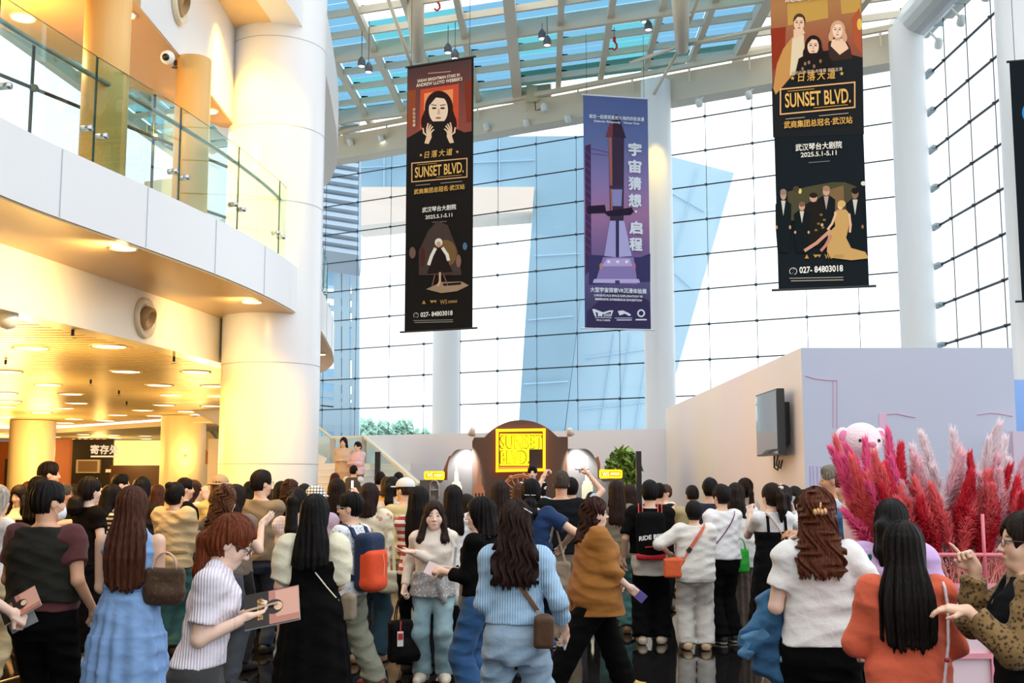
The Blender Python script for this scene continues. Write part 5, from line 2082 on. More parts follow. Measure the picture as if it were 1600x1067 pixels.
    bf.cone(N0 - np.array([0, .0, .05]), hp(0, -.022, -.05), .052 * ws if fem else .060 * ws, .048 * hk if fem else .054 * hk, .025)
    fo = face_opts or {}
    e3 = lambda c, r, kk=.012, op='u': bf.ell(hp(*c), np.array(r) * hk, R, kk, op)
    e3((0, -.014, .026), (.072, .092, .088), .02)
    fwd = (face_opts or {}).get('wide', 1.)
    e3((0, .022, -.03), (.058 * fwd, .066, .086), .03)
    e3((0, .050, -.090), (.030 * fwd, .030, .025), .03)
    for sd in (-1, 1):
        e3((sd * .034 * fwd, .052, -.036), (.026 * fwd, .026, .030), .02)
        e3((sd * .072, -.008, -.012), (.011, .020, .031), .006)
    if not far:
        for sd in (-1, 1):
            e3((sd * .031, .108, .004), (.019, .020, .011), .016, 's')
            e3((sd * .031, .0745, .003), (.015, .013, .010), .003)
        bf.cone(hp(0, .086, .004), hp(0, .102, -.030), .0065 * hk, .0105 * hk, .012)
        for sd in (-1, 1):
            e3((sd * .011, .094, -.034), (.0085, .009, .007), .006)
        e3((0, .084, -.0625), (.021, .0075, .005), .008)
        e3((0, .083, -.071), (.017, .0075, .0055), .008)
        if fo.get('open'):
            e3((0, .10, -.066), (.013, .03, .012), .004, 's')
    else:
        bf.cone(hp(0, .084, .0), hp(0, .096, -.032), .009 * hk, .013 * hk, .015)
    # hands
    HB = []
    for i, ((sh, el, wr), sd) in enumerate(zip(A, (-1, 1))):
        g = grip[i]
        sp_ = hands[i]
        fw = (wr - el) / (np.linalg.norm(wr - el) + 1e-9)
        if sp_ is not None:
            if sp_.get('dir') is not None:
                fw = np.array(sp_['dir'], float)
                fw /= np.linalg.norm(fw)
            pn = np.array(sp_.get('palm', (-sd, 0, 0)), float)
        else:
            pn = np.array([-sd, .35, 0.]) if fw[2] < -.6 else np.array([-sd * .8, .1, -.6])
        pn = pn - fw * (pn @ fw)
        pn /= np.linalg.norm(pn) + 1e-9
        sdv = np.cross(fw, pn)                       # across the palm
        # thumb side: towards front for hanging hands
        tsd = sdv if (sd < 0) else -sdv
        hs = (.95 if fem else 1.06) * (.4 + .6 * k)
        q = lambda f_, s_, p_: wr + (fw * f_ + tsd * s_ + pn * p_) * hs
        Rm = np.stack([tsd, fw, pn], 1)
        bf.box(q(.045, .0, .0), np.array([.038, .047, .0145]) * hs, Rm, .012, .012)
        bf.cone(wr, q(.02, 0, 0), .024 * hs, .022 * hs, .015)
        curls = sp_.get('curls') if sp_ and sp_.get('curls') else [g, g * 1.05, g * 1.1, g * 1.2]
        fr = .0088 if h < .011 else .0095
        for fi, (so, ln_) in enumerate(((.028, .073), (.010, .082), (-.009, .076), (-.027, .060))):
            b0 = q(.088 - abs(so) * .15, so, 0)
            an = 0
            p0 = b0
            for sg, fr_ in zip((.44, .32, .24), (1., .93, .8)):
                an += curls[fi] * 1.35
                dv = fw * math.cos(an) + pn * math.sin(an) + tsd * (so * 1.2)
                dv /= np.linalg.norm(dv)
                p1 = p0 + dv * ln_ * sg * hs
                bf.cone(p0, p1, fr * fr_ * hs, fr * fr_ * .93 * hs, .004)
                p0 = p1
        t0 = q(.022, .026, .006)
        t1 = q(.050, .054, .016 + .012 * g)
        t2 = q(.078, .058 - .03 * g, .024 + .03 * g)
        bf.cone(t0, t1, .0135 * hs, .0105 * hs, .008)
        bf.cone(t1, t2, .0102 * hs, .0085 * hs, .004)
        HB.append((q(.07, 0, .01), .125 * hs, fw, pn, tsd, q))
    P.HB = HB
    # ---- mesh blocks: head fine, hands fine, rest coarse
    blocks = []
    hh = h * .55 if Y < 11 else h * .7
    if Y < 9:
        hh = min(hh, .0042)
    blocks.append((C - .15 * hk, C + .15 * hk, hh))
    for c, r, *_ in HB:
        if r > 0 and Y < 19:
            blocks.append((c - r, c + r, min(h * .62, .0068) if Y < 14 else .0085))
    lo, hi = bf.bounds()
    VV, QQ, nb = [], [], 0

    def boxd(l, u):
        cc, hf = (l + u) / 2, (u - l) / 2

        def g(X, Y_, Z):
            return np.maximum(np.maximum(np.abs(X - cc[0]) - hf[0], np.abs(Y_ - cc[1]) - hf[1]), np.abs(Z - cc[2]) - hf[2])
        return g
    for l, u, bh in blocks:
        bf.cut = [boxd(l, u)]
        V, Q = bf.mesh(bh, l - 2 * bh, u + 2 * bh)
        VV.append(V)
        QQ.append(Q + nb)
        nb += len(V)
    hb = max(h, .0105)
    bf.cut = [(lambda g: (lambda X, Y_, Z: -g(X, Y_, Z)))(boxd(l + .012, u - .012)) for l, u, _ in blocks]
    V, Q = bf.mesh(hb)
    VV.append(V)
    QQ.append(Q + nb)
    V, Q = np.concatenate(VV), np.concatenate(QQ)
    # skin tones, eyes, lips, brows
    col = np.tile(np.array(lin(TONES[tone])), (len(V), 1))
    Lc = (V - C) @ R / hk
    fr = (Lc[:, 1] > .045) & (np.abs(Lc[:, 0]) < .08) & (np.abs(Lc[:, 2]) < .13)

    def paint(mask_val, c):
        w_ = np.clip(mask_val, 0, 1)[:, None] * fr[:, None]
        col[:] = col * (1 - w_) + np.array(lin(c)) * w_
    el2 = lambda cx, cz, rx, rz, s=3.: s * (1.25 - np.sqrt(((Lc[:, 0] - cx) / rx) ** 2 + ((Lc[:, 2] - cz) / rz) ** 2))
    sk = fo.get('old')
    for sd in (-1, 1):
        paint(el2(sd * .040, -.030, .020, .016, .5), '#e7a48e')
        paint(el2(sd * .031, .026 + .0, .019, .0042), fo.get('brow', '#3a2a24'))
        paint(el2(sd * .031, .0045, .0165, .0072), '#3a2822')
        paint(el2(sd * .031, .003, .0145, .0050), '#efe6e0')
        paint(el2(sd * .031 + gaze, .003, .0060, .0060), '#1c1210')
    paint(el2(0, -.066, .019, .0075, 1.8), fo.get('lip', '#cf8578'))
    if fo.get('open'):
        paint(el2(0, -.066, .012, .011), '#4a1512')
    P.body = np_obj('body', V, Q, SKIN, root, col=col)
    # ---- hair
    style, hc, ho = hair
    P.hairobj = make_hair(P, style, hc, ho, h, far)
    # ---- clothes
    for i, wv in enumerate(wear):
        make_cloth(P, wv, h, int(px + 400) * 13 + i, fat, ws, fem, L_)
    # ---- shoes
    if shoes:
        for (hip, kn, ank, fyaw) in legs:
            sf = Field()
            yv = math.radians(fyaw)
            fd = np.array([-math.sin(yv), math.cos(yv), 0])
            a = np.array([ank[0], ank[1], 0.])
            hl, bl_, tp_ = a - fd * .045, a + fd * .07, a + fd * .175 * (.5 + .5 * k)
            sf.cone(hl + [0, 0, .045], hl + [0, 0, .03], .043, .042, .02)
            sf.cone(hl + [0, 0, .05], bl_ + [0, 0, .045], .042, .046, .03)
            sf.cone(bl_ + [0, 0, .035], tp_ + [0, 0, .03], .047, .036, .03)
            sf.cut = [lambda X, Y_, Z: .004 - Z + 0 * X + 0 * Y_]
            V, Q = sf.mesh(max(h, .009))
            zc = V[Q].mean(1)[:, 2]
            sole = shoes[1] if isinstance(shoes, tuple) else None
            ms = [mat('shoe_' + (shoes[0] if sole else shoes)[1:], shoes[0] if sole else shoes, .55)]
            mi = None
            if sole:
                ms.append(mat('sole_' + sole[1:], sole, .6))
                mi = (zc < .026).astype(int)
            np_obj('shoe', V, Q, ms, root, mi)
    return P


def strand(seed, amp, fq=40):
    r = np.random.RandomState(seed)
    fs = [(r.uniform(.6, 1.4) * fq, r.uniform(0, 6.28), r.uniform(-6, 6)) for _ in range(4)]

    def make(C, waves=0.):
        def d(X, Y, Z):
            th = np.arctan2(X - C[0], -(Y - C[1] + .02))
            if waves:
                th = th + waves * np.sin((Z - C[2]) * 42 + 3 * th)
            q = 0
            for f, p, zz in fs:
                q = q + np.sin(f * th * .4 + p + zz * (Z - C[2]))
            return amp * q / 2.4
        return d
    return make


def make_hair(P, style, hc, o, h, far):
    C, R, hk, hp, root = P.C, P.R, P.hk, P.hp, P.root
    f = Field()
    e3 = lambda c, r, kk=.015, op='u': f.ell(hp(*c), np.array(r) * hk, R, kk, op)
    seed = int(abs(C[2]) * 1e4) % 9999
    vol = o.get('vol', 1.)
    low = -.085
    amp = .0045
    if style == 'bald':
        e3((0, -.03, .02), (.078, .085, .085))
        e3((0, .03, .09), (.07, .085, .06), .01, 's')
    elif style in ('short', 'crop'):
        t = .010 if style == 'crop' else .016 * vol
        e3((0, -.014, .030), (.073 + t * .85, .094 + t * .7, .090 + t), .02)
        e3((0, -.034, -.018), (.066 + t * .4, .072 + t * .3, .066), .03)
        e3((0, .02, .085), (.055, .065, .038 * vol), .02)
    else:
        t = .014 * vol
        e3((0, -.014, .028), (.076 + t, .096 + t, .092 + t), .02)
        e3((0, -.03, -.03), (.076 + t * .7, .078 + t * .6, .075), .03)
    fringe = o.get('fringe', 0.)
    # face opening
    if style in ('bun', 'pony', 'lowpony', 'half') and not fringe:
        e3((0, .112, -.028), (.070, .074, .104), .012, 's')
        e3((0, .118, -.055), (.086, .086, .105), .012, 's')
    e3((0, .108, -.045 - fringe * .5), (.056 + o.get('open', 0), .062, .104 - fringe), .012, 's')
    if o.get('part'):
        e3((o['part'], .112, -.022), (.050, .07, .104), .014, 's')
    e3((0, .12, -.09), (.075, .085, .085), .012, 's')
    if style in ('short', 'crop', 'bald', 'bun', 'pony', 'lowpony', 'half'):
        for sd in (-1, 1):
            e3((sd * .085, .025, -.045), (.034, .045, .050), .012, 's')
            if style in ('short', 'crop'):
                e3((sd * .092, .004, -.046), (.036, .056, .062), .012, 's')
        e3((0, .03, -.125), (.11, .085, .06), .012, 's')
        zc_ = {'crop': -.050, 'bald': -.068, 'short': -.070}.get(style, -.095)
        f.sub(lambda X, Y_, Z: ((X - C[0]) * R[0, 2] + (Y_ - C[1]) * R[1, 2] + (Z - C[2]) * R[2, 2]) - zc_ * hk, C - .3, C + .3, .006)
    wav = 0.
    if style in ('bun',):
        b = o.get('at', (0, -.10, .075))
        e3(b, (.046 * vol, .042 * vol, .040 * vol), .012)
    if style in ('pony', 'lowpony'):
        a0 = np.array(o.get('at', (0, -.105, .05) if style == 'pony' else (0, -.10, -.03)))
        p0 = hp(*a0)
        ln_ = o.get('len', .34)
        f.ell(p0, (.024, .024, .024), None, .015)
        dr = R @ np.array([0, -1, 0])
        p1 = p0 + dr * .035 + np.array([0, 0, -.05])
        p2 = p1 + dr * .012 + np.array([0, 0, -.5 * ln_])
        p3 = p1 + dr * .0 + np.array([o.get('dx', 0), 0, -ln_])
        w_ = o.get('w', .034)
        f.cone(p0, p1, .022, w_, .02)
        f.cone(p1, p2, w_, w_ * 1.08, .02)
        f.cone(p2, p3, w_ * 1.08, .012, .02)
        P.pony = p0
    if style in ('long', 'bob', 'half'):
        ln_ = o.get('len', .42 if style != 'bob' else .22)
        wd = o.get('w', .105)
        bc = C + R @ np.array([0, -.03, 0])
        rows = []
        ys = P.prof
        for i in range(9):
            z = C[2] + .05 - (ln_ + .05) * i / 8
            dz = C[2] - z
            hw = np.interp(dz, [-.05, .06, .16, .3, .6], [.052, .086, wd * .97, wd, wd * .92]) * hk
            if i == 8:
                hw *= o.get('tip', .72)
            hd = np.interp(dz, [-.05, .06, .14, .24, .6], [.058, .076, .060, .042, .036]) * hk * (1.0 if style != 'bob' else 1.25)
            # follow the back
            nb = bc[1] - .012 - .25 * max(0, min(dz, .2))
            if z < P.tab[-1][0] + .02:
                _, dep, cy = ys(max(min(z, P.tab[-1][0]), P.tab[0][0]))
                back = cy - dep - .022 * o.get('off', 1)
                cyy = min(nb, back + hd * .35)
            else:
                cyy = nb
            cx = bc[0] + o.get('dx', 0) * max(0, dz)
            rows.append((z, hw, hd, cx, cyy))
        if P.yaw_turn:
            pass
        f.loft(rows, .03, 2.4)
        zb, rg = C[2] - ln_, o.get('rag', .034 if style != 'bob' else .014)
        f.cut.append(lambda X, Y_, Z: (zb + rg * (.55 + .25 * np.sin(61 * X + seed) + .25 * np.sin(173 * X + 40 * Y_ + seed * 2) + .35 * np.sin(390 * X + 3 * np.sin(60 * X) + seed * 3)) - Z) + 0 * Y_)
        if o.get('front'):
            for sd in o['front']:
                a = hp(sd * .078, .03, -.02)
                b = np.array([C[0] + sd * .105 * hk, P.prof(P.tab[-3][0])[2] + .085, C[2] - .20])
                c = b + np.array([sd * .0, .012, -(ln_ - .2)])
                f.cone(a, b, .028, .034, .02)
                f.cone(b, c, .034, .014, .02)
        # keep the neck and face clear in front
        e3((0, .112, -.07), (.064 + o.get('open', 0), .078, .125), .012, 's')
        if style == 'bob':
            f.cone(hp(0, .06, -.17), hp(0, .02, -.25), .06, .06, .015, 's')
        wav = o.get('wave', 0.)
        if style == 'half':
            e3((0, -.108, .01), (.03, .02, .035), .02)
    if wav:
        amp = .010
    f.disp = strand(seed, amp * o.get('amp', 1), o.get('fq', 44))(C, wav)
    V, Q = f.mesh(h * (.62 if not far else .8))
    ob = np_obj('hair', V, Q, hair_mat(hc), root)
    return ob


Person.yaw_turn = 0


def make_cloth(P, wv, h, seed, fat, ws, fem, L_):
    kind, m = wv[0], wv[1]
    o = wv[2] if len(wv) > 2 else {}
    k, root = P.k, P.root
    f = Field()
    name = o.get('name', {'top': 'shirt', 'pants': 'trousers', 'skirt': 'skirt', 'dress': 'dress', 'vest': 'vest'}.get(kind, kind))
    T = np.array(P.tab)
    amp = o.get('wr', .0045)
    if kind in ('top', 'vest', 'dress'):
        ease = o.get('ease', .014)
        hem = o.get('hem', .86) * k
        neck = o.get('neck', 1.385) * k
        flare = o.get('flare', 0.)
        rows = []
        zs = [r[0] for r in P.tab if hem < r[0] < neck] + [hem, neck]
        loose = o.get('loose', .35)
        wmax = max(r[1] for r in P.tab if .8 * k < r[0] < 1.3 * k)
        for z in sorted(set(zs)):
            zz = max(z, T[0, 0])
            a, b, cy = P.prof(zz)
            if z < 1.24 * k and kind != 'dress':
                a = a + (wmax - a) * loose
                b = b + (max(T[:, 2]) - b) * loose
            d = max(0, 1.2 * k - z) * flare
            rows.append([z, a + ease + d, b + ease + d, 0, cy])
        if kind == 'dress':
            wz = o.get('waist', 1.05) * k
            sk = o.get('skirt', ((.95, .19, .15), (.5, .26, .22), (.1, .30, .26)))
            rows = [r for r in rows if r[0] > wz - .001]
            a, b, cy = P.prof(wz)
            rows.append([wz, a + ease, b + ease, 0, cy])
            for z, a, b in sk:
                rows.append([z * k, a * ws * o.get('sk', 1), b * ws * o.get('sk', 1), 0, o.get('sy', -.005)])
        f.loft(rows, .03, 2.25, o.get('pleat'))
        sl = o.get('sleeve', 'short')
        if sl != 'none':
            sr = o.get('sr', .057) * ws * (.6 + .4 * fat)
            pf = o.get('puff', 0)
            for (sh, el, wr) in P.arms:
                sh2 = sh + np.array([-.02 * np.sign(sh[0]), 0, .0])
                f.ell(sh + np.array([-.004 * np.sign(sh[0]), 0, -.004]), (sr * 1.03, sr * 1.06, sr * 1.02), None, .055)
                if sl == 'cap':
                    e = sh + (el - sh) * .28
                    f.sleeve(sh2, e, sr * .95, sr * .9, .035)
                elif sl == 'short':
                    e = sh + (el - sh) * o.get('sl', .62)
                    if pf:
                        f.ell((sh + e) / 2 + [0, 0, .01], (sr + pf, sr + pf, np.linalg.norm(e - sh) * .72), None, .03)
                        f.sleeve(sh2, e, sr + pf * .6, sr + pf * .5, .03)
                    else:
                        f.sleeve(sh2, e, sr * .97, sr * o.get('sflare', 1.05), .035)
                else:
                    t = {'elbow': .12, 'three': .55, 'long': o.get('sl', .97)}[sl]
                    f.cone(sh2, el, sr * .98, sr * .90, .035)
                    e = el + (wr - el) * t
                    f.sleeve(el, e, sr * .90, sr * (o.get('cuff', .62) if sl == 'long' else .85), .02)
        if o.get('collar'):
            cl = P.prof(1.385 * k)
            f.cone(np.array([-.05, cl[2] + .0, 1.385 * k]), np.array([.05, cl[2], 1.385 * k]), .047, .047, .02)
        # neck opening
        _, _, cy = P.prof(min(neck, T[-1, 0]))
        if o.get('v'):
            f.cone(np.array([0, cy + .09, neck + .05]), np.array([0, cy + .16, neck - o['v']]), .07, .02, .008, 's')
        if o.get('scoop'):
            f.ell((0, cy - .02, neck + .02), (.125, .2, o['scoop']), None, .008, 's')
        if o.get('slit'):
            f.cone(np.array([o['slit'], -.2, hem + .18]), np.array([o['slit'], -.2, hem - .1]), .004, .055, .004, 's')
    elif kind == 'pants':
        e = o.get('ease', .012)
        hr, kr, ar = o.get('r', (.098, .072, .062))
        top_ = o.get('waist', 1.0) * k
        eu = lambda z: e if z < .83 * k else min(e, .009)
        rows = [[r[0], r[1] + eu(r[0]), r[2] + eu(r[0]), 0, r[4]] for r in P.tab if .79 * k < r[0] < top_]
        a, b, cy = P.prof(top_)
        rows.append([top_, a + .008, b + .008, 0, cy])
        a, b, cy = P.prof(.80 * k)
        rows += [[.72 * k, a * .62, b * .9, 0, cy], [.785 * k, a + e * .6, b + e, 0, cy]]
        f.loft(rows, .05, 2.3)
        hem = o.get('hem', .07) * k
        for hip, kn, ank, fy in P.legs:
            f.cone(hip, kn, hr * fat * ws, kr * ws, .03)
            d = ank - kn
            en = kn + d * ((kn[2] - hem) / max(kn[2] - ank[2], 1e-3))
            f.sleeve(kn, en, kr * ws, ar * ws, .02)
        f.cut.append(lambda X, Y_, Z: hem - Z + 0 * X + 0 * Y_)
        amp = o.get('wr', .0055)
    elif kind == 'skirt':
        top_, hem = o.get('waist', 1.03) * k, o.get('hem', .25) * k
        a, b, cy = P.prof(top_)
        a2, b2, cy2 = P.prof(.88 * k)
        rows = [[top_, a + .012, b + .012, 0, cy], [.88 * k, a2 + .02, b2 + .02, 0, cy2], [hem, o.get('w', .25) * ws, o.get('d', .2) * ws, 0, 0]]
        f.loft(rows, .02, 2.2, o.get('pleat', (.04, 14, 1.2, 1.5)))
    elif kind == 'belt':
        z = o['z'] * k
        a, b, cy = P.prof(z)
        f.loft([[z - .018, a + o['e'], b + o['e'], 0, cy], [z + .018, a + o['e'], b + o['e'], 0, cy]], .005)
        amp = 0
    elif kind == 'straps':
        amp = 0
        for sd in (-1, 1):
            z0 = o.get('z', 1.2) * k
            a, b, cy = P.prof(z0)
            a1, b1, cy1 = P.prof(1.33 * k)
            x = sd * o.get('x', .085)
            f.cone((x, cy - b - o.get('e', .012), z0), (x, cy1 - b1 * .8 - o.get('e', .012), 1.34 * k), o.get('r', .006), o.get('r', .006), .002)
            f.cone((x, cy1 - b1 * .8 - o.get('e', .012), 1.34 * k), (x, cy1 + .04, 1.375 * k), o.get('r', .006), o.get('r', .006), .002)
            f.cone((x, cy1 + .04, 1.375 * k), (x, cy + b + o.get('e', .012), z0), o.get('r', .006), o.get('r', .006), .002)
    elif kind == 'sash':
        # a garment knotted round the waist
        z = o.get('z', .98) * k
        a, b, cy = P.prof(z)
        f.loft([[z - .03, a + .035, b + .035, 0, cy], [z + .03, a + .035, b + .035, 0, cy]], .02)
        a2, b2, cy2 = P.prof(.86 * k)
        f.loft([[.80 * k, a2 + .035, b2 + .04, 0, 0], [.9 * k, a2 + .03, b2 + .03, 0, 0], [z, a + .03, b + .03, 0, cy]], .02, 2.3, (.03, 9, 2, 1.2))
        f.ell((-.05, cy + b + .04, z - .02), (.05, .03, .035), None, .02)
        f.cone((-.06, cy + b + .045, z - .02), (-.11, cy + b + .05, z - .2), .034, .022, .02)
        f.cone((-.04, cy + b + .045, z - .02), (.0, cy + b + .05, z - .15), .03, .022, .02)
        amp = .006
    if amp:
        wf = wrinkle(seed, amp)
        if kind == 'pants':
            f.disp = lambda X, Y_, Z: wf(X, Y_, Z) * np.clip((.85 * k - Z) / .08, 0, 1)
        elif o.get('tuck'):
            f.disp = lambda X, Y_, Z: wf(X, Y_, Z) * np.clip((Z - 1.05 * k) / .08, 0, 1)
        else:
            f.disp = wf
    hh = h if kind not in ('straps', 'belt') else min(h, .007)
    V, Q = f.mesh(hh)
    ob = np_obj(name, V, Q, m, root)
    if o.get('lab'):
        ob['label'] = o['lab']
    return ob


# ---------------------------------------------------------------- accessories worn (children)
def glasses(P, c='#1a1a1c', r=.021):
    b = MB()
    R = Matrix([list(x) for x in P.R])
    for sd in (-1, 1):
        pts = [Vector(P.hp(sd * .033 + r * 1.12 * math.cos(t), (.097), .002 + r * .85 * math.sin(t))) for t in np.linspace(0, 6.283, 20, endpoint=False)]
        b.tube(pts, .0022, 5, closed=True)
        b.tube([P.hp(sd * .056, .095, .006), P.hp(sd * .077, .06, .008), P.hp(sd * .080, -.005, .004)], .0020, 5)
    b.tube([P.hp(-.011, .099, .004), P.hp(0, .102, .008), P.hp(.011, .099, .004)], .0020, 5)
    o = b.build('glasses', mat('frame_' + c[1:], c, .3), P.root, smooth=True)
    return o


def face_mask(P):
    f = Field()
    f.ell(P.hp(0, .058, -.068), np.array((.058, .052, .05)) * P.hk, P.R, .01)
    f.cone(P.hp(0, .098, -.04), P.hp(0, .09, -.085), .014, .02, .015)
    V, Q = f.mesh(.006)
    np_obj('face_mask', V, Q, fab('#f2f3f6'), P.root)
    b = MB()
    for sd in (-1, 1):
        b.tube([P.hp(sd * .055, .06, -.04), P.hp(sd * .078, .0, -.01), P.hp(sd * .078, -.02, -.02), P.hp(sd * .056, .045, -.095)], .0018, 5)
    b.build('mask_loop', fab('#f2f3f6'), P.root)


def cap_hat(P, c, brim=True, kind='plain', c2=None, bucket=False):
    f = Field()
    R, hk = P.R, P.hk
    f.ell(P.hp(0, -.012, .045), np.array((.096, .114, .092)) * hk, R, .01)
    f.cut.append(lambda X, Y_, Z: -(((X - P.C[0]) * R[0, 2] + (Y_ - P.C[1]) * R[1, 2] + (Z - P.C[2]) * R[2, 2]) / hk - .035))
    V, Q = f.mesh(.006)
    m = fab(c, kind, c2)
    hat = np_obj('hat', V, Q, m, P.root)
    g = Field()
    if bucket:
        g.ell(P.hp(0, -.01, .03), np.array((.128, .14, .022)) * hk, R, .01)
    else:
        g.ell(P.hp(0, .115, .036), np.array((.07, .085, .009)) * hk, R, .01)
    V, Q = g.mesh(.006)
    np_obj('brim', V, Q, m, hat)
    return hat


def hair_clip(P, at, c='#d8a878', r=.022):
    b = MB()
    p = Vector(P.hp(*at))
    R = Matrix([list(x) for x in P.R])
    for i in range(4):
        b.ball(p + R @ Vector((-.024 + .016 * i, -.01, .004 * (i % 2))), (.011, .014, .018), n=6, R=R)
    b.tube([p + R @ Vector((.0, -.014, .0)), p + R @ Vector((.004, -.016, .05))], .005, 6)
    b.build('hair_clip', mat('clip_' + c[1:], c, .25, .3), P.root, smooth=True)


def hair_pin(P, a, b_, c='#dfe0e6'):
    MB().tube([P.hp(*a), P.hp(*b_)], .0038, 6).build('hair_pin', mat('pin_' + c[1:], c, .2, .6), P.root)


def earring(P, sd, c='#f1e9da'):
    MB().ball(P.hp(sd * .079, -.004, -.052), .0085, n=6).build('earring', mat('pearl_' + c[1:], c, .2), P.root, smooth=True)


# ---------------------------------------------------------------- things people hold or carry (own objects)
def W(P, v):
    """person's local point to world"""
    r = P.root
    a = r.rotation_euler.z
    v = Vector(v)
    return Vector((v.x * math.cos(a) - v.y * math.sin(a), v.x * math.sin(a) + v.y * math.cos(a), v.z)) + r.location


def Wd(P, v):
    a = P.root.rotation_euler.z
    v = Vector(v)
    return Vector((v.x * math.cos(a) - v.y * math.sin(a), v.x * math.sin(a) + v.y * math.cos(a), v.z))


def palm(P, i, f_=.075, s_=0., p_=.022):
    return W(P, P.HB[i][5](f_, s_, p_))


def frame3(x, y):
    x = Vector(x).normalized()
    y = Vector(y)
    y = (y - x * y.dot(x)).normalized()
    return Matrix((x, y, x.cross(y))).transposed()


def phone(P, i, label, screen=False, c='#15161a', up=None, off=(.09, 0, .026), size=(.075, .155)):
    """slab in the hand; long side along the palm axis unless up is given"""
    c0, r, fw, pn, ts, q = P.HB[i]
    p = W(P, q(*off))
    n = Wd(P, pn)
    u = Wd(P, fw) if up is None else Vector(up)
    R = frame3(u, n.cross(u) if up is None else n.cross(u))
    t = empty('phone', p, label=label, cat='phone', group='phones in the crowd')
    MB().box((0, 0, 0), (size[1], size[0], .009), R).build('phone_case', mat('phone_' + c[1:], c, .3), t)
    if screen:
        z = R @ Vector((0, 0, 1))
        sgn = -1 if z.y > 0 else 1
        MB().box(z * .0052 * sgn, (size[1] * .92, size[0] * .88, .001), R).build('screen', mat('phone_screen', '#dfe6ea', .2, emit=.55, ecol='#e8edf0'), t)
    return t


def slab_thing(name, cat, P, i, label, size, m, off=(.09, 0, .02), R=None, group=None, d=(0, 0, 0)):
    p = palm(P, i, *off) + Vector(d)
    if R is None:
        c0, r, fw, pn, ts, q = P.HB[i]
        R = frame3(Wd(P, fw), Wd(P, ts))
    o = MB().box((0, 0, 0), size, R).build(name, m)
    o.location = p
    return tag(o, label, cat, group)


def strap_pts(P, side, zs, zh, e=.02, n=14, back=True, xh=None):
    """points of a crossbody strap from one shoulder across the back (or front) to the other hip"""
    k = P.k
    out = []
    xs = side * .10
    xh = -side * .17 if xh is None else xh
    for i in range(n):
        t = i / (n - 1)
        z = (zs + (zh - zs) * t) * k
        x = (xs + (xh - xs) * t)
        a, b, cy = P.prof(min(z, P.tab[-1][0]), e)
        y = b * math.sqrt(max(0.02, 1 - min(1, abs(x / a)) ** 2.3))
        out.append(Vector((x, cy + (-y if back else y), z)))
    return out


def ribbon(mb, pts, wd, th, m=None):
    pts = [Vector(p) for p in pts]
    for i in range(len(pts) - 1):
        a, b = pts[i], pts[i + 1]
        mid = (a + b) / 2
        nrm = Vector((mid.x, mid.y * 1.0, 0))
        d = b - a
        if d.length < 1e-5:
            continue
        up = nrm - d * (nrm.dot(d) / d.length_squared)
        mb.bar(a - d * .04, b + d * .04, wd, th, m, up=up if up.length > 1e-4 else (0, 0, 1))


def crossbody(P, side, label, strap_c, bag_c=None, bag=(.09, .04, .07), zs=1.39, zh=.92, e=.024, wd=.018, bagx=None, bagy=-.02, front=True, name='crossbody_bag', bagz=-.05, open_c=None):
    """bag with a strap over one shoulder; lies in the person's own directions"""
    t = empty(name, P.root.location, P.root.rotation_euler.z, label, 'bag', 'bags carried in the crowd')
    s = MB()
    bk = strap_pts(P, side, zs, zh, e)
    s_ = bk
    ribbon(s, bk, wd, .006)
    if front:
        ribbon(s, strap_pts(P, side, zs, zh, e, back=False), wd, .006)
    s.build('strap', fab(strap_c, rough=.5), t)
    if bag_c:
        f = Field()
        c = np.array([bagx if bagx is not None else -side * (.20 + bag[1] * .4), bagy, zh * P.k + bagz])
        f.box(c, (bag[1], bag[0], bag[2]), None, .02, .01)
        f.ell(c + [0, 0, bag[2] * .8], (bag[1] * .8, bag[0] * .7, .03), None, .02)
        V, Q = f.mesh(.009)
        b = np_obj('bag_body', V, Q, fab(bag_c, rough=.5), t)
        return t, c
    return t, None
# ================================================================== the crowd
BLK, DRK, BRN_, AUB = '#0e0b0b', '#221713', '#4a2a1c', '#6a3218'


def Tp(c, kind='plain', c2=None, **o):
    return ('top', fab(c, kind, c2), o)


def Vs(c, **o):
    o.setdefault('sleeve', 'none')
    return ('vest', fab(c), o)


def Pt(c, kind='plain', c2=None, **o):
    return ('pants', fab(c, kind, c2), o)


def Sk(c, **o):
    return ('skirt', fab(c), o)


def Dr(c, kind='plain', c2=None, **o):
    return ('dress', fab(c, kind, c2), o)


WIDE = (.108, .088, .092)
BP = Pt('#121213', r=WIDE)
mp = make_person
PP = {}
# ---- nearest people
PP['vest'] = mp(77, 752, 7.2, -12, 'man in dark waistcoat over maroon shirt, white mask, small bottle in his hand', sex='m', fat=1.16, tone='mid', yaw=-28, hair=('short', '#14100e', {}), wear=[Tp('#5b3233', hem=.90, sr=.066, ease=.02), Vs('#2d2d29', hem=.95, ease=.036, loose=.5, wr=.005), Pt('#0f0f11', r=(.105, .085, .078))], arms=((.02, .26, -.26), (.09, .10, -.45)), shoes='#17171a', grip=(.4, .75))
face_mask(PP['vest'])
PP['bluedress'] = mp(208, 760, 7.0, 3, 'woman in long pale blue sleeveless dress with very long straight brown hair', hair=('long', '#4d2a1b', {'len': .50, 'w': .118, 'tip': .55, 'off': 1.6}), wear=[Dr('#86abdc', sleeve='none', waist=1.05, neck=1.40, collar=1, skirt=((1.0, .165, .125), (.8, .205, .165), (.79, .215, .17), (.5, .245, .2), (.49, .258, .212), (.05, .30, .26)), pleat=(.05, 15, 1.02, 1.4), ease=.016), ('belt', fab('#7a9fd2'), {'z': 1.055, 'e': .022})], arms=('holdlow', 'holdlow'), shoes='#d8c8b4')
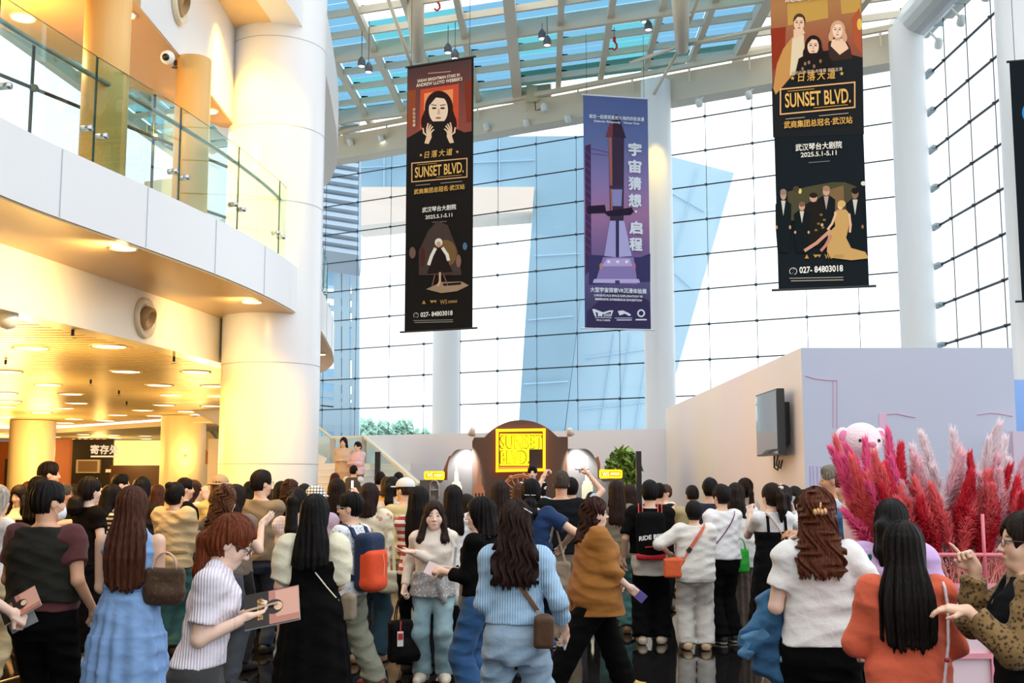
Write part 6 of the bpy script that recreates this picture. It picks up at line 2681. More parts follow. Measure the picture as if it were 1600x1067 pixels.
PP['polo'] = mp(316, 812, 5.4, -82, 'woman in white ribbed polo shirt with auburn ponytail, head bowed over a phone', H=1.53, lean=.17, pitch=30, yaw=0, tone='fair', hair=('lowpony', AUB, {'at': (0, -.10, -.005), 'len': .30, 'w': .042, 'vol': 1.15}), wear=[Tp('#f3eef6', 'riby', '#dcd4e4', hem=.93, sleeve='short', sl=.7, collar=1, sr=.058, loose=.15), Pt('#3b3b3d', r=(.112, .092, .08))], arms=((-.06, .185, -.17, (.3, -.7, -.8)), (-.03, .18, -.175, (.12, -.8, -.8))), shoes='#dddddd', grip=(.55, .55), hands=({'dir': (.25, 1, .25), 'palm': (.3, 0, 1)}, {'dir': (-.25, 1, .25), 'palm': (-.3, 0, 1)}))
glasses(PP['polo'], '#3a3634')
PP['puff'] = mp(493, 773, 7.4, -4, 'woman in long black dress with cream puff sleeves and long black hair', hair=('long', BLK, {'len': .36, 'w': .112, 'tip': .5}), wear=[Tp('#f1ebcf', sleeve='short', puff=.026, sl=.85, neck=1.2, hem=1.12, loose=0, ease=.006), Dr('#0c0b0c', sleeve='none', neck=1.235, waist=1.04, ease=.026, skirt=((.95, .19, .15), (.5, .245, .2), (.13, .285, .24)), pleat=(.03, 11, 1.0, 1.2)), ('straps', fab('#0c0b0c'), {'z': 1.22, 'e': .022, 'x': .075, 'r': .005})], arms=((.07, .06, -.50), 'hold'), shoes='#d8b893')
PP['sweater'] = mp(806, 782, 6.6, -4, 'woman in light blue ribbed sweater and pale jeans, long wavy dark hair with silver pin', hair=('long', '#2a1813', {'len': .37, 'w': .128, 'wave': .10, 'tip': .85, 'off': 1.3}), wear=[Tp('#b0d2ee', 'rib', '#9cc0e0', sleeve='long', sl=.62, hem=.95, sr=.057, cuff=.85, wr=.0045), Pt('#a9c1d6', 'denim', '#86a5c2', r=(.100, .084, .094), ease=.02, wr=.008)], arms=((.0, .24, -.28, (.12, -.6, -.8)), (.12, .10, -.44, (.3, -.6, -.7))), feet=((-.15, 0, 8), (.16, .03, -8)), shoes='#e9e6e0', grip=(.4, .5))
hair_pin(PP['sweater'], (.05, -.09, .085), (.095, -.045, .055))
PP['whitetee'] = mp(1275, 763, 5.9, -8, 'woman in white T-shirt with wavy brown half-up hair and a gold clip', hair=('half', '#5b2f1c', {'len': .33, 'w': .118, 'wave': .35, 'vol': 1.1, 'off': 1.3, 'tip': .8}), tone='fair', wear=[Tp('#f3f2f0', sleeve='short', hem=.89, sr=.058, ease=.018, loose=.35, wr=.0055, scoop=.03), Pt('#131214', r=(.11, .085, .08))], arms=((.03, .24, -.26, (.22, -.5, -.9)), (.12, .18, -.34, (.5, -.3, -.8))), fat=1.06, shoes='#e6e2da')
hair_clip(PP['whitetee'], (0, -.125, .01))
PP['orange'] = mp(1410, 815, 5.2, -12, 'woman in coral orange jacket with long straight black hair, at the front', hair=('long', '#150e0d', {'len': .44, 'w': .118, 'tip': .6, 'off': 1.8, 'vol': 1.1}), tone='fair', wear=[Tp('#e2694b', sleeve='long', hem=.80, sr=.060, ease=.022, loose=.5, wr=.006), Pt('#1a1a1c')], arms=((.03, .26, -.32, (.35, -.5, -.8)), (-.02, .26, -.2)), shoes='#dddddd', grip=(.6, .5))
PP['lilac'] = mp(1391, 780, 6.45, -30, 'woman in lilac T-shirt behind the coral jacket, green apron band over her shoulder', hair=('lowpony', '#0f0c0c', {'len': .26, 'w': .045, 'at': (-.02, -.10, .0)}), pitch=12, fat=1.25, tone='fair', wear=[Tp('#d2b0e0', sleeve='short', hem=.85, sr=.068, ease=.02, loose=.5), Pt('#131316', r=WIDE), ('straps', fab('#1f6b52'), {'z': 1.12, 'x': .10, 'e': .030, 'r': .012, 'name': 'apron_band'})], arms=((.0, .24, -.24), (.04, .22, -.22)), shoes='#dddddd')
PP['leopard'] = mp(1598, 800, 4.8, 78, 'woman with glasses in brown patterned blouse and dark waistcoat, pointing with one finger', hair=('bun', '#23150f', {'vol': 1.2, 'at': (0, -.11, -.01)}), tone='light', yaw=8, wear=[Tp('#8c6f46', 'leopard', '#46321f', sleeve='long', sl=.80, hem=.9, sr=.066, ease=.016, cuff=.8, wr=.007), Vs('#15171a', hem=.85, ease=.034, v=.12), Pt('#17181b')], arms=((-.06, .28, -.09, (.2, .1, -1)), (-.05, .20, .07, (.2, .25, -1))), shoes='#333333', grip=(.25, .8), hands=({'dir': (.2, 1, .1), 'palm': (.2, 0, -1)}, {'dir': (0, .45, .8), 'palm': (-.7, .6, -.3), 'curls': [.12, .95, 1.05, 1.1]}))
glasses(PP['leopard'], '#5a3a40')
earring(PP['leopard'], -1)
PP['plaid'] = mp(1640, 765, 5.6, 60, 'person in pale blue checked shirt mostly hidden behind the pointing woman', sex='m', hair=('short', '#1a1413', {}), wear=[Tp('#b8cbdc', 'plaid', '#6f8ca8', sleeve='long', hem=.85), Pt('#2a2c33')], arms=((.05, .25, -.2), 'down'), shoes='#333333')
PP['edgeman'] = mp(-66, 752, 6.6, -35, 'person at the picture edge in mottled shirt holding a booklet and a grey phone', sex='m', tone='fair', hair=('short', '#1a1413', {}), wear=[Tp('#8a7d66', 'spots', '#4a4438', sleeve='elbow', hem=.88), Pt('#1a1a1d')], arms=('down', (.08, .22, -.40)), shoes='#333333', grip=(.3, .8))
PP['pale_edge'] = mp(-3, 757, 9.4, -30, 'pale-haired person in white shirt with thin black strap at the picture edge', hair=('bob', '#b7aca0', {'len': .2}), wear=[Tp('#e9e6e2', sleeve='elbow', hem=.85), Pt('#c9b48c')], arms=('hold', 'hold'), shoes='#cccccc')
# ---- second ring
PP['girl'] = mp(678, 783, 9.9, 176, 'girl facing us in cream collared blouse, grey jacket knotted round her waist', headk=1.04, face_opts={'wide': 1.14}, hair=('long', '#2a1a15', {'len': .24, 'w': .105, 'front': (-1, 1), 'vol': 1.05, 'open': .008, 'part': -.008}), tone='fair', yaw=10, wear=[Tp('#ecdfd0', 'plain', sleeve='long', hem=.9, sr=.053, collar=1, sl=.9, wr=.005), Pt('#86a8b2', 'denim', '#a6c3c9', r=(.098, .078, .082)), ('sash', fab('#a2a09e', 'spots', '#d6d4d0'), {'name': 'tied_jacket'})], arms=((-.34, .22, -.13, (.3, -.1, -1)), (.09, .07, -.46)), shoes='#e3d6c4', grip=(.15, .55), hands=({'dir': (.9, .4, .1), 'palm': (0, .1, 1)}, None))
PP['boy'] = mp(548, 770, 9.6, 62, 'boy with glasses and navy-collared shirt carrying a navy and orange backpack', sex='m', fat=.86, tone='light', yaw=22, hair=('short', '#0f0c0c', {'vol': 1.1}), wear=[Tp('#e9edf0', 'spots', '#7a8fae', sleeve='elbow', hem=.80, ease=.022, loose=.5), Pt('#8d8f7d', r=(.1, .09, .09), ease=.02, wr=.008, hem=.055)], arms=('hold', 'hold'), feet=((-.09, .12, 10), (.12, -.16, -12)), shoes=('#7d1f26', '#e9e6e0'))
glasses(PP['boy'], '#b9b9bf', .022)
PP['bobwoman'] = mp(750, 777, 8.5, 70, 'woman in black velvet top and flared jeans with chin-length black hair', hair=('bob', '#130e0e', {'len': .16, 'w': .112, 'vol': 1.25, 'tip': 1.0}), tone='fair', yaw=18, wear=[Tp('#0e0d0e', sleeve='three', hem=.92, v=.16, neck=1.36), Pt('#355f8e', 'denim', '#2a4f7c', r=(.1, .085, .11))], arms=('hold', 'hold'), shoes='#2a2a2c', grip=(.7, .6))
PP['brown'] = mp(930, 778, 9.4, -80, 'stout woman in ochre brown tunic with glasses and mustard shoes, walking past', fat=1.3, tone='fair', yaw=-4, hair=('half', '#3b2018', {'len': .25, 'w': .10, 'vol': 1.3, 'wave': .2, 'off': 1.5}), wear=[Pt('#0d0d0e', r=(.115, .1, .1)), Tp('#a0692e', sleeve='three', hem=.68, sr=.07, ease=.03, loose=.8, flare=.10, slit=.06, wr=.006)], arms=((.02, .22, -.40), (.03, .25, -.42)), feet=((-.08, .28, 4), (.08, -.36, -4)), shoes='#d2ab2f', grip=(.5, .7))
glasses(PP['brown'], '#2a2526', .023)
PP['navy'] = mp(830, 748, 10.8, -6, 'woman in navy T-shirt with black hair held by a silver bar pin', fat=1.15, hair=('lowpony', '#0e0c0e', {'len': .18, 'w': .06, 'at': (0, -.09, -.05)}), wear=[Tp('#1d3760', sleeve='short', hem=.86, sr=.066, ease=.02, loose=.5), Pt('#1d1f2a', r=WIDE)], arms=((.03, .26, -.2), (.12, .12, -.27, (1, -.3, -.6))), shoes='#222222')
hair_pin(PP['navy'], (-.05, -.118, -.02), (.05, -.118, -.022))
PP['polo_man'] = mp(877, 735, 12.0, -3, 'man in black polo shirt and khaki trousers with blue sneakers, close-cropped hair', sex='m', fat=1.18, tone='mid', hair=('crop', '#4a4038', {}), wear=[Tp('#17191c', sleeve='short', hem=.88, ease=.022, loose=.6), Pt('#8d7c66', r=(.105, .088, .085))], arms=('belly', 'belly'), shoes=('#2f6096', '#f1efe9'))
PP['shooter'] = mp(892, 746, 13.3, 0, 'man with both arms raised filming the stage in pale blue T-shirt', sex='m', tone='light', hair=('short', '#120e0e', {}), wear=[Tp('#bccdd6', sleeve='short', hem=.86, ease=.02), Pt('#4a4a50')], arms=((.12, .20, .33, (1, -.1, -.5)), (.03, .20, .36, (1, -.1, -.4))), shoes='#333333', grip=(.6, .6))
PP['backpack'] = mp(1015, 752, 12.2, -6, 'young person in black over a long white shirt, wearing the black and red backpack', sex='m', fat=.95, hair=('short', '#0d0b0b', {'vol': 1.5}), wear=[Tp('#eeeae3', sleeve='cap', hem=.70, ease=.034, loose=.7), Tp('#111112', sleeve='short', sl=.85, sr=.074, hem=.93, ease=.048, loose=.8), Pt('#0e0e10', r=(.108, .1, .1))], arms=((.1, .05, -.47), 'hold'), shoes='#e9d6bd')
PP['granny'] = mp(1084, 783, 11.8, -4, 'short person dressed all in cream, orange sling bag across the back', fat=1.06, hair=('short', '#161110', {'vol': 1.2}), wear=[Pt('#d9d4cc', r=(.105, .092, .092), ease=.018, hem=.06), Tp('#f2eee6', sleeve='elbow', sr=.072, hem=.76, ease=.034, loose=.8, wr=.006)], arms=((.1, .14, -.28, (1, -.3, -.5)), 'hold'), shoes='#e4c39c')
PP['cardigan'] = mp(1127, 758, 12.3, 22, 'woman in white long-sleeved top and black trousers with short dark hair', hair=('short', '#17110f', {'vol': 1.3}), wear=[Pt('#0f0f10', r=(.106, .1, .1)), Tp('#f4f2f3', sleeve='long', sr=.066, hem=.88, ease=.028, loose=.6, wr=.006)], arms=((.05, .12, -.46), 'hold'), shoes=('#1d1a1a', '#f2f0ea'))
PP['blouse'] = mp(1150, 755, 12.7, -14, 'woman in loose white blouse and long brown pleated skirt, shoulder-length dark hair', hair=('bob', '#241712', {'len': .26, 'w': .118, 'vol': 1.25, 'tip': 1.1}), wear=[Sk('#75665a', hem=.08, w=.24, d=.2, pleat=(.05, 22, 1.2, .6)), Tp('#f5f3f2', sleeve='long', sr=.075, hem=.76, ease=.045, loose=.9, flare=.05, wr=.007)], arms=('hold', 'hold'), shoes='#333333')
PP['pinafore'] = mp(1205, 755, 11.2, 12, 'woman in white T-shirt under black pinafore, ponytail with a pale clip, filming', hair=('pony', '#24160f', {'len': .24, 'w': .045, 'vol': 1.1}), yaw=16, tone='fair', wear=[Tp('#f2f2f3', sleeve='short', hem=.98, ease=.014, loose=0, wr=.002), Dr('#121214', sleeve='none', neck=1.2, waist=1.05, ease=.034, skirt=((.95, .18, .14), (.5, .23, .19), (.3, .25, .2)), pleat=(.03, 10, 1, 1)), ('straps', fab('#121214'), {'z': 1.18, 'e': .026, 'x': .09, 'r': .014})], arms=((-.06, .30, .04), 'hold'), shoes='#222222', grip=(.7, .4))
hair_clip(PP['pinafore'], (.035, -.085, .08), '#f0d9c0', .02)
PP['blueman'] = mp(1325, 733, 8.8, 24, 'man in teal blue shirt with neat black hair before the pink pampas plumes', sex='m', tone='light', yaw=16, hair=('short', '#0f0d0d', {'vol': 1.1}), wear=[Tp('#2e6690', sleeve='short', hem=.86, ease=.022, loose=.5), Pt('#23252d')], arms=('hold', 'hold'), shoes='#222222')
PP['grayman'] = mp(1299, 727, 10.4, 78, 'grey-haired man in pale grey shirt beside the kiosk corner', sex='m', tone='tan', hair=('crop', '#857c70', {}), wear=[Tp('#b9c2d0', sleeve='short', hem=.88, ease=.02), Pt('#3a3c44')], arms=('hold', 'hold'), shoes='#222222')
PP['wavy'] = mp(352, 757, 9.5, -22, 'woman in grey T-shirt with loose wavy brown hair, open hand lifted', hair=('long', '#6b4128', {'len': .36, 'w': .112, 'wave': .28, 'tip': .9, 'vol': 1.1}), tone='fair', wear=[Tp('#6f675f', sleeve='cap', hem=.88), Pt('#4a4f58')], arms=('hold', (.02, .28, .0, (.3, -.3, -1))), shoes='#333333', grip=(.5, .05), hands=(None, {'dir': (.25, .7, .55), 'palm': (-.8, .2, .2), 'curls': [.05, .05, .08, .1]}))
PP['tan'] = mp(275, 749, 11.5, -22, 'woman in tan batwing sweater and green flared jeans with a high dark bun', hairup=.045, hair=('bun', '#120e0d', {'at': (-.02, -.075, .095), 'vol': 1.0}), wear=[Pt('#3f6e6c', 'denim', '#2f5a5c', r=(.105, .1, .115)), Tp('#d2ba8e', sleeve='three', sr=.088, hem=.84, ease=.036, loose=.9, wr=.006), ('belt', fab('#a98d62'), {'z': .99, 'e': .062})], arms=('hold', 'hold'), shoes='#5a3a2a')
PP['blackskirt'] = mp(142, 745, 10.9, -38, 'woman in black T-shirt and long black skirt, low reddish bun, white sneakers', hair=('lowpony', '#1d120e', {'len': .10, 'w': .066, 'at': (0, -.11, -.06)}), tone='fair', wear=[Sk('#0f0d0c', hem=.13, w=.24, d=.2), Tp('#16120f', sleeve='short', sl=.5, hem=.88, ease=.02, loose=.5)], arms=('hold', (.02, .24, -.24)), shoes='#ece8de', grip=(.4, .7))
PP['stripe'] = mp(177, 757, 11.6, -48, 'woman in black and white striped top with dark hair', hair=('long', '#17100e', {'len': .24, 'w': .10}), wear=[Tp('#efe7d8', 'stripe', '#1b1613', sleeve='short', hem=.86, ease=.02), Pt('#2a2a2e')], arms=('hold', 'hold'), shoes='#333333')
PP['olive'] = mp(409, 735, 11.6, -10, 'man in olive brown T-shirt and dark jeans with glasses, standing by the big white column', sex='m', tone='light', yaw=-38, hair=('short', '#1d1512', {'vol': 1.15}), wear=[Tp('#8d7d65', sleeve='elbow', hem=.84, ease=.024, loose=.6), Pt('#3b465c', 'denim', '#2f3a50')], arms=('fold', 'fold'), shoes='#222222')
glasses(PP['olive'], '#2a2526')
PP['ponyshirt'] = mp(465, 762, 10.3, -8, 'woman in pinkish white checked shirt and pale jeans with a very long black ponytail', hair=('pony', '#15100f', {'len': .50, 'w': .052, 'at': (0, -.10, .06)}), wear=[Pt('#a3b6cb', 'denim', '#8ca2ba', r=(.1, .085, .088), hem=.10), Tp('#eee4e7', 'plaid', '#d8c6cf', sleeve='long', hem=.86, ease=.024, loose=.6)], arms=('hold', 'hold'), shoes='#6a4a44')
PP['checkhat'] = mp(493, 759, 10.9, 8, 'person in black and white checked hat and mauve top', hair=('long', '#3a2018', {'len': .22}), wear=[Tp('#cdb2c6', sleeve='short', hem=.88, sr=.066), Pt('#3a3a42')], arms=('hold', 'hold'), shoes='#333333')
cap_hat(PP['checkhat'], '#efe9df', kind='plaid', c2='#1a1818', bucket=True)
PP['floral'] = mp(578, 755, 11.0, -16, 'woman in cream floral blouse with chin-length brown hair and a cream shoulder bag', hair=('bob', '#2a1813', {'len': .20, 'vol': 1.15, 'w': .10}), wear=[Pt('#2f4a58', r=(.1, .085, .09)), Tp('#f0e8cc', 'floral', '#cf9a82', sleeve='elbow', sr=.075, hem=.80, ease=.04, loose=.8, wr=.006)], arms=('hold', 'hold'), shoes='#c9a080')
PP['capman'] = mp(633, 747, 12.4, 38, 'man in white baseball cap and mustard cream shirt with tan trousers', sex='m', tone='light', hair=('crop', '#3a2c20', {}), wear=[Tp('#d9c389', sleeve='short', hem=.84, ease=.026, loose=.6), Pt('#c9a678', r=WIDE)], arms=('hold', 'hold'), shoes='#caa27a', yaw=10)
cap_hat(PP['capman'], '#eef0ee')
PP['redstripe'] = mp(655, 760, 10.4, -8, 'woman in red and white striped top with long straight black hair', hair=('long', '#120d0d', {'len': .44, 'w': .105, 'tip': .6}), wear=[Tp('#f3ebe5', 'wstripe', '#b4483e', sleeve='elbow', hem=.86), Pt('#17171a', r=WIDE)], arms=('hold', 'hold'), shoes='#222222')
PP['whitelong'] = mp(708, 758, 11.0, 2, 'woman in white shirt and long black skirt with straight black hair, white sneakers', hair=('long', '#130e0e', {'len': .36, 'w': .11, 'tip': .8}), wear=[Sk('#131315', hem=.28, w=.21, d=.18), Tp('#f1eeeb', sleeve='long', hem=.86, ease=.022)], arms=('hold', 'hold'), shoes='#efece6')
PP['tracktop'] = mp(728, 772, 11.9, 30, 'woman in blue jacket with white sleeve stripes holding up a lit phone', hair=('bob', '#201511', {'len': .2}), wear=[Pt('#111214', r=WIDE), Tp('#6197c8', sleeve='long', hem=.84, ease=.03, loose=.7, sr=.07)], arms=((.02, .26, -.12), (-.02, .3, .10)), shoes='#efece6', grip=(.4, .7))
PP['taupe'] = mp(963, 750, 13.1, 0, 'woman in taupe sleeveless top with long dark brown hair and teal jeans', hair=('long', '#2f1d17', {'len': .40, 'w': .105, 'tip': .6}), wear=[Pt('#4c7c7c', 'denim', '#3f6c70', r=WIDE), Tp('#847a66', sleeve='cap', hem=.80, ease=.024, loose=.6)], arms=('hold', 'hold'), shoes='#8a6a55')
# ---- further back: (key, px, top, Y, face, sex, hair, tops/bottoms, label, kwargs)
H = lambda st, c, **o: (st, c, o)
FAR = [
    ('youth', 78, 722, 12.6, -68, 'm', H('short', '#1d1410', vol=1.2), [Tp('#1a1816', hem=.86), Pt('#1d1d20')], 'tall youth with black hair rising above the crowd beside the cream column', {}),
    ('smiling', 33, 757, 14.2, 165, 'f', H('long', '#1c1210', len=.26, front=(-1, 1)), [Tp('#f2e8da', sleeve='elbow', hem=.95), Dr('#15110f', sleeve='none', neck=1.24, v=.1, waist=1.04, ease=.024, skirt=((.95, .18, .14), (.48, .22, .18)))], 'smiling woman facing us in black dress with white collar, looking at her phone', {'tone': 'fair', 'pitch': 16}),
    ('brownback', 47, 752, 15.4, -30, 'f', H('long', '#5a3320', len=.3), [Tp('#c9a27a'), Pt('#3a3530')], 'brown-haired woman in tan top behind the smiling woman', {}),
    ('darkback', 63, 744, 12.0, -28, 'f', H('long', '#160f0d', len=.34), [Tp('#15120f', sleeve='long'), BP], 'woman in black long-sleeved top standing behind the waistcoat man', {}),
    ('greyspec', 101, 756, 13.8, -78, 'm', H('short', '#5f5850'), [Tp('#201c1a', sleeve='long'), Pt('#2a2826')], 'grey-haired man with glasses seen past the waistcoat man', {'tone': 'mid'}),
    ('lifter', 117, 757, 15.0, -15, 'm', H('short', '#1a1210'), [Tp('#d9bf94', hem=.86), Pt('#3a342e')], 'short-haired person lifting a glowing phone in front of the cloakroom', {'arms': ((.0, .24, .16), (.03, .22, .30)), 'grip': (.4, .7)}),
    ('lanyard', 190, 740, 13.6, -72, 'm', H('crop', '#15100f'), [Tp('#f3efe8', hem=.88), Vs('#33639c', v=.16, hem=.95, ease=.03), Pt('#2a2c33')], 'man in profile wearing white shirt and blue vest', {'tone': 'fair'}),
    ('blackbob', 223, 745, 12.2, -8, 'f', H('bob', '#120d0c', len=.22), [Tp('#2a2522'), Pt('#222226')], 'black-haired woman directly behind the pale blue dress', {}),
    ('brownlong', 247, 757, 13.2, 0, 'f', H('long', '#4f2b1c', len=.34), [Tp('#d9b79a', sleeve='cap'), Pt('#3a3a40')], 'woman with long auburn hair between blue dress and tan sweater', {}),
    ('handface', 290, 747, 13.8, -62, 'm', H('short', '#17100e'), [Tp('#17161a', sleeve='elbow', hem=.84), Pt('#2a2a2e')], 'man in black T-shirt raising a hand to his face beside the cream column', {'arms': ('hold', (-.07, .22, .10)), 'grip': (.4, .3)}),
    ('brownbob', 303, 750, 14.4, -48, 'f', H('bob', '#3a2218', len=.22), [Tp('#f0e6d2', sleeve='short'), Pt('#3a3a40')], 'brown-haired woman in cream top holding a phone near the cream column', {'arms': ('hold', (-.02, .30, -.10)), 'grip': (.4, .7)}),
    ('buckethat', 344, 742, 12.7, 0, 'f', H('bob', '#4a3020', len=.18), [Tp('#ecd38c', hem=.84), Pt('#8a7a5c')], 'person in beige bucket hat and yellow top before the big column', {}),
    ('darkshort', 369, 757, 10.5, -20, 'f', H('bob', '#20140f', len=.22), [Tp('#8a7d70'), Pt('#333336')], 'dark-haired woman half hidden behind the wavy brown hair', {}),
    ('leftolive', 392, 752, 13.4, 0, 'f', H('bob', '#110d0c', len=.22), [Tp('#2a2522'), Pt('#222226')], 'black-haired woman behind the left shoulder of the olive T-shirt man', {}),
    ('behindolive', 423, 764, 14.4, -10, 'f', H('bob', '#34211a', len=.2), [Tp('#7a6a5c'), Pt('#222226')], 'low brown head just past the right shoulder of the olive T-shirt man', {}),
    ('rightolive', 440, 752, 13.2, 0, 'f', H('long', '#130e0d', len=.34), [Tp('#3a322c'), Pt('#222226')], 'long black-haired woman right beside the olive T-shirt man', {}),
    ('jacket', 454, 750, 12.6, -16, 'f', H('long', '#45291b', len=.24, wave=.3, vol=1.15), [Tp('#131112', sleeve='long', ease=.03, hem=.84), BP], 'woman in black jacket with tousled brown hair and a tan bag strap', {}),
    ('greycrown', 476, 756, 13.7, 0, 'f', H('bob', '#17110f', len=.22), [Tp('#3a3a40'), Pt('#222226')], 'dark head between the tousled brown hair and the checked hat', {}),
    ('filming', 527, 748, 12.2, -8, 'f', H('long', '#1f1310', len=.36, w=.11), [Tp('#b79aae', sleeve='short'), Pt('#3a3a42')], 'long dark-haired woman filming with a bright phone at the foot of the stairs', {'arms': ('hold', (-.02, .28, .16)), 'grip': (.4, .7)}),
    ('stairkid', 553, 727, 24.8, -20, 'm', H('short', '#17110f'), [Tp('#f0ece8', sleeve='short'), Vs('#5a5048', ease=.03), Pt('#3a3a40')], 'young person in dark vest over white shirt on the lower stairs', {'z0': .475}),
    ('stairred', 524, 739, 24.2, -30, 'f', H('bob', '#4a2620', len=.2), [Tp('#f0dcd4', sleeve='short'), Pt('#8a7a72')], 'reddish-haired person in pale top at the bottom of the white stairs', {'z0': .16}),
    ('stairwoman', 537, 683, 26.35, 170, 'f', H('long', '#1f1512', len=.3), [Tp('#dcc4ae', sleeve='long', ease=.03, hem=.8), Sk('#c9a88c', hem=.2)], 'woman in beige halfway down the white stairs beside a child in pink', {'z0': 1.115}),
    ('stairchild', 559, 690, 26.3, 150, 'f', H('short', '#1f1512'), [Tp('#f0cdd8', sleeve='long', ease=.03, hem=.8), Pt('#6a6a62')], 'child in pink top on the stairs beside the woman in beige', {'z0': 1.115}),
    ('behindspeaker', 594, 737, 18.6, 0, 'm', H('short', '#17110f'), [Tp('#2a2a30'), Pt('#222226')], 'dark-haired person half hidden by the slim black speaker near the stairs', {}),
    ('orangetop', 604, 745, 17.4, 10, 'f', H('bob', '#4a2f1c', len=.16), [Tp('#e6ab52', sleeve='elbow'), Pt('#3a3a40')], 'person in golden orange top just past the slim black speaker', {}),
    ('creampony', 613, 745, 13.1, -8, 'f', H('pony', '#17100f', len=.30, w=.045), [Tp('#ece2d6', sleeve='short', ease=.03), Pt('#5a4a44')], 'woman in cream shirt with black ponytail next to the white cap', {}),
    ('farhead', 623, 738, 20.2, 0, 'm', H('short', '#1a1413'), [Tp('#4a4a50'), Pt('#222226')], 'small dark head far back above the black ponytail', {}),
    ('redlong', 782, 752, 11.6, 4, 'f', H('long', '#2a1a15', len=.42, w=.11, tip=.6), [Tp('#8c2c2c', sleeve='short'), Pt('#1a1a1e')], 'woman in dark red top with long dark hair between bob and navy T-shirt', {}),
    ('midbrown', 812, 755, 13.3, 0, 'f', H('bob', '#4f3020', len=.22), [Tp('#c9b09a'), Pt('#3a3a40')], 'brown-haired person behind the navy T-shirt woman', {}),
    ('singer', 832, 728, 20.7, 178, 'm', H('short', '#120e0e', vol=1.2), [Tp('#f0efee', sleeve='long', hem=.88), Vs('#17171b', v=.2, ease=.03, hem=.8, sleeve='long'), Pt('#15151a')], 'singer facing us with open mouth on the stage below the neon title', {'z0': .2, 'tone': 'fair', 'face_opts': {'open': 1}, 'arms': ('hold', 'down')}),
    ('lowdark', 925, 769, 15.2, 0, 'm', H('short', '#17110f'), [Tp('#2a2a30'), Pt('#222226')], 'low dark head before the lit spire next to the black polo man', {}),
    ('besidetaupe', 983, 757, 14.2, 0, 'f', H('long', '#2d1b15', len=.34), [Tp('#d2b8a4', sleeve='cap'), Pt('#4a4a50')], 'dark-haired woman in beige between taupe top and black backpack', {}),
    ('behindpack', 1030, 755, 15.2, -30, 'm', H('short', '#120e0e'), [Tp('#23232a'), Pt('#222226')], 'dark-haired man just behind the backpack wearer', {}),
    ('whitechild', 1039, 757, 17.6, 120, 'f', H('short', '#5a463c'), [Tp('#f0ecea', sleeve='long'), Pt('#c9c4c0')], 'small figure in white seen against the pink printed wall', {'tone': 'fair'}),
    ('olivecap', 1081, 758, 14.4, 8, 'm', H('crop', '#1f1815'), [Tp('#b9aa80', sleeve='elbow', ease=.03), Pt('#5a5548')], 'man with cropped hair in sand olive shirt holding up a tablet', {'arms': ((-.02, .32, -.02), 'hold'), 'grip': (.7, .4)}),
    ('navyman', 1109, 748, 13.4, 0, 'm', H('short', '#15100f', vol=1.5), [Tp('#2b2d42', sleeve='short', ease=.024), Pt('#2a2a30')], 'man in dark navy T-shirt with bushy black hair behind the cream outfit', {}),
    ('lookup', 1159, 745, 14.2, 20, 'f', H('pony', '#22150f', len=.25), [Tp('#d9cfc9'), Pt('#3a3a40')], 'dark-haired person looking upwards behind the loose white blouse', {'pitch': -25}),
    ('sidepony', 1223, 758, 12.1, 0, 'f', H('pony', '#1f1411', len=.34, w=.045), [Tp('#8f8d92', 'plaid', '#34343a', sleeve='short', ease=.03), Pt('#2a2a2e')], 'ponytailed person in grey checked shirt behind the black pinafore', {}),
    ('smallbob', 1241, 760, 13.0, 5, 'f', H('bob', '#1d1310', len=.22), [Tp('#3a3438'), Pt('#222226')], 'dark bob further back between ponytail and white sleeves', {}),
    ('whitesleeve', 1257, 765, 11.8, 32, 'f', H('bob', '#1a110f', len=.2), [Sk('#17171a', hem=.3, w=.2, d=.17), Tp('#f4f3f3', sleeve='long', hem=.9, ease=.022)], 'woman in white long sleeves and black skirt raising a phone to eye level', {'tone': 'fair', 'arms': ((-.10, .27, .12), (-.10, .26, .10)), 'grip': (.7, .6)}),
]
for key, px, top, Y, fc, sex, hr, wr, lab, kw in FAR:
    kw = dict(kw)
    kw.setdefault('arms', ('hold', 'hold'))
    kw.setdefault('shoes', '#3a3634')
    PP[key] = mp(px, top, Y, fc, lab, sex=sex, hair=hr, wear=wr, **kw)
cap_hat(PP['buckethat'], '#b59c7c', bucket=True)
glasses(PP['greyspec'], '#2a2526')
# ================================================================== things carried
def tote(name, label, c, pos, size, rz, strap_c=None, handle=.25, lean=0., kind='plain', c2=None, hang=None, wd=.02):
    """soft bag whose top centre hangs at pos"""
    t = empty(name, pos, rz, label, 'bag', 'bags carried in the crowd')
    f = Field()
    f.box((0, 0, -size[2] / 2), (size[0] / 2, size[1] / 2, size[2] / 2), None, min(size[1] * .45, .03), .01)
    f.ell((0, 0, -size[2] * .72), (size[0] * .48, size[1] * .72, size[2] * .3), None, .03)
    f.disp = wrinkle(int(abs(pos[0] * 1000)) % 999, .004)
    V, Q = f.mesh(.009)
    np_obj('bag_body', V, Q, fab(c, kind, c2, rough=.6), t)
    s = MB()
    if handle:
        for y in (-size[1] * .3, size[1] * .3):
            pts = [(size[0] * .3 * math.cos(a), y * (1 - .6 * math.sin(a)), handle * math.sin(a) - .01) for a in np.linspace(0, math.pi, 13)]
            s.tube(pts, .009, 6, flat=.5)
        s.build('handle', fab(strap_c or c, rough=.5), t, smooth=True)
    return t


def loop_strap(t, pts, c, wd=.02):
    s = MB()
    o = Vector(t.location)
    a = -t.rotation_euler.z
    loc = []
    for p in pts:
        v = Vector(p) - o
        loc.append(Vector((v.x * math.cos(a) - v.y * math.sin(a), v.x * math.sin(a) + v.y * math.cos(a), v.z)))
    for i in range(len(loc) - 1):
        s.bar(loc[i], loc[i + 1], wd, .006, up=(0, 1, .2))
    s.build('strap', fab(c, rough=.5), t)


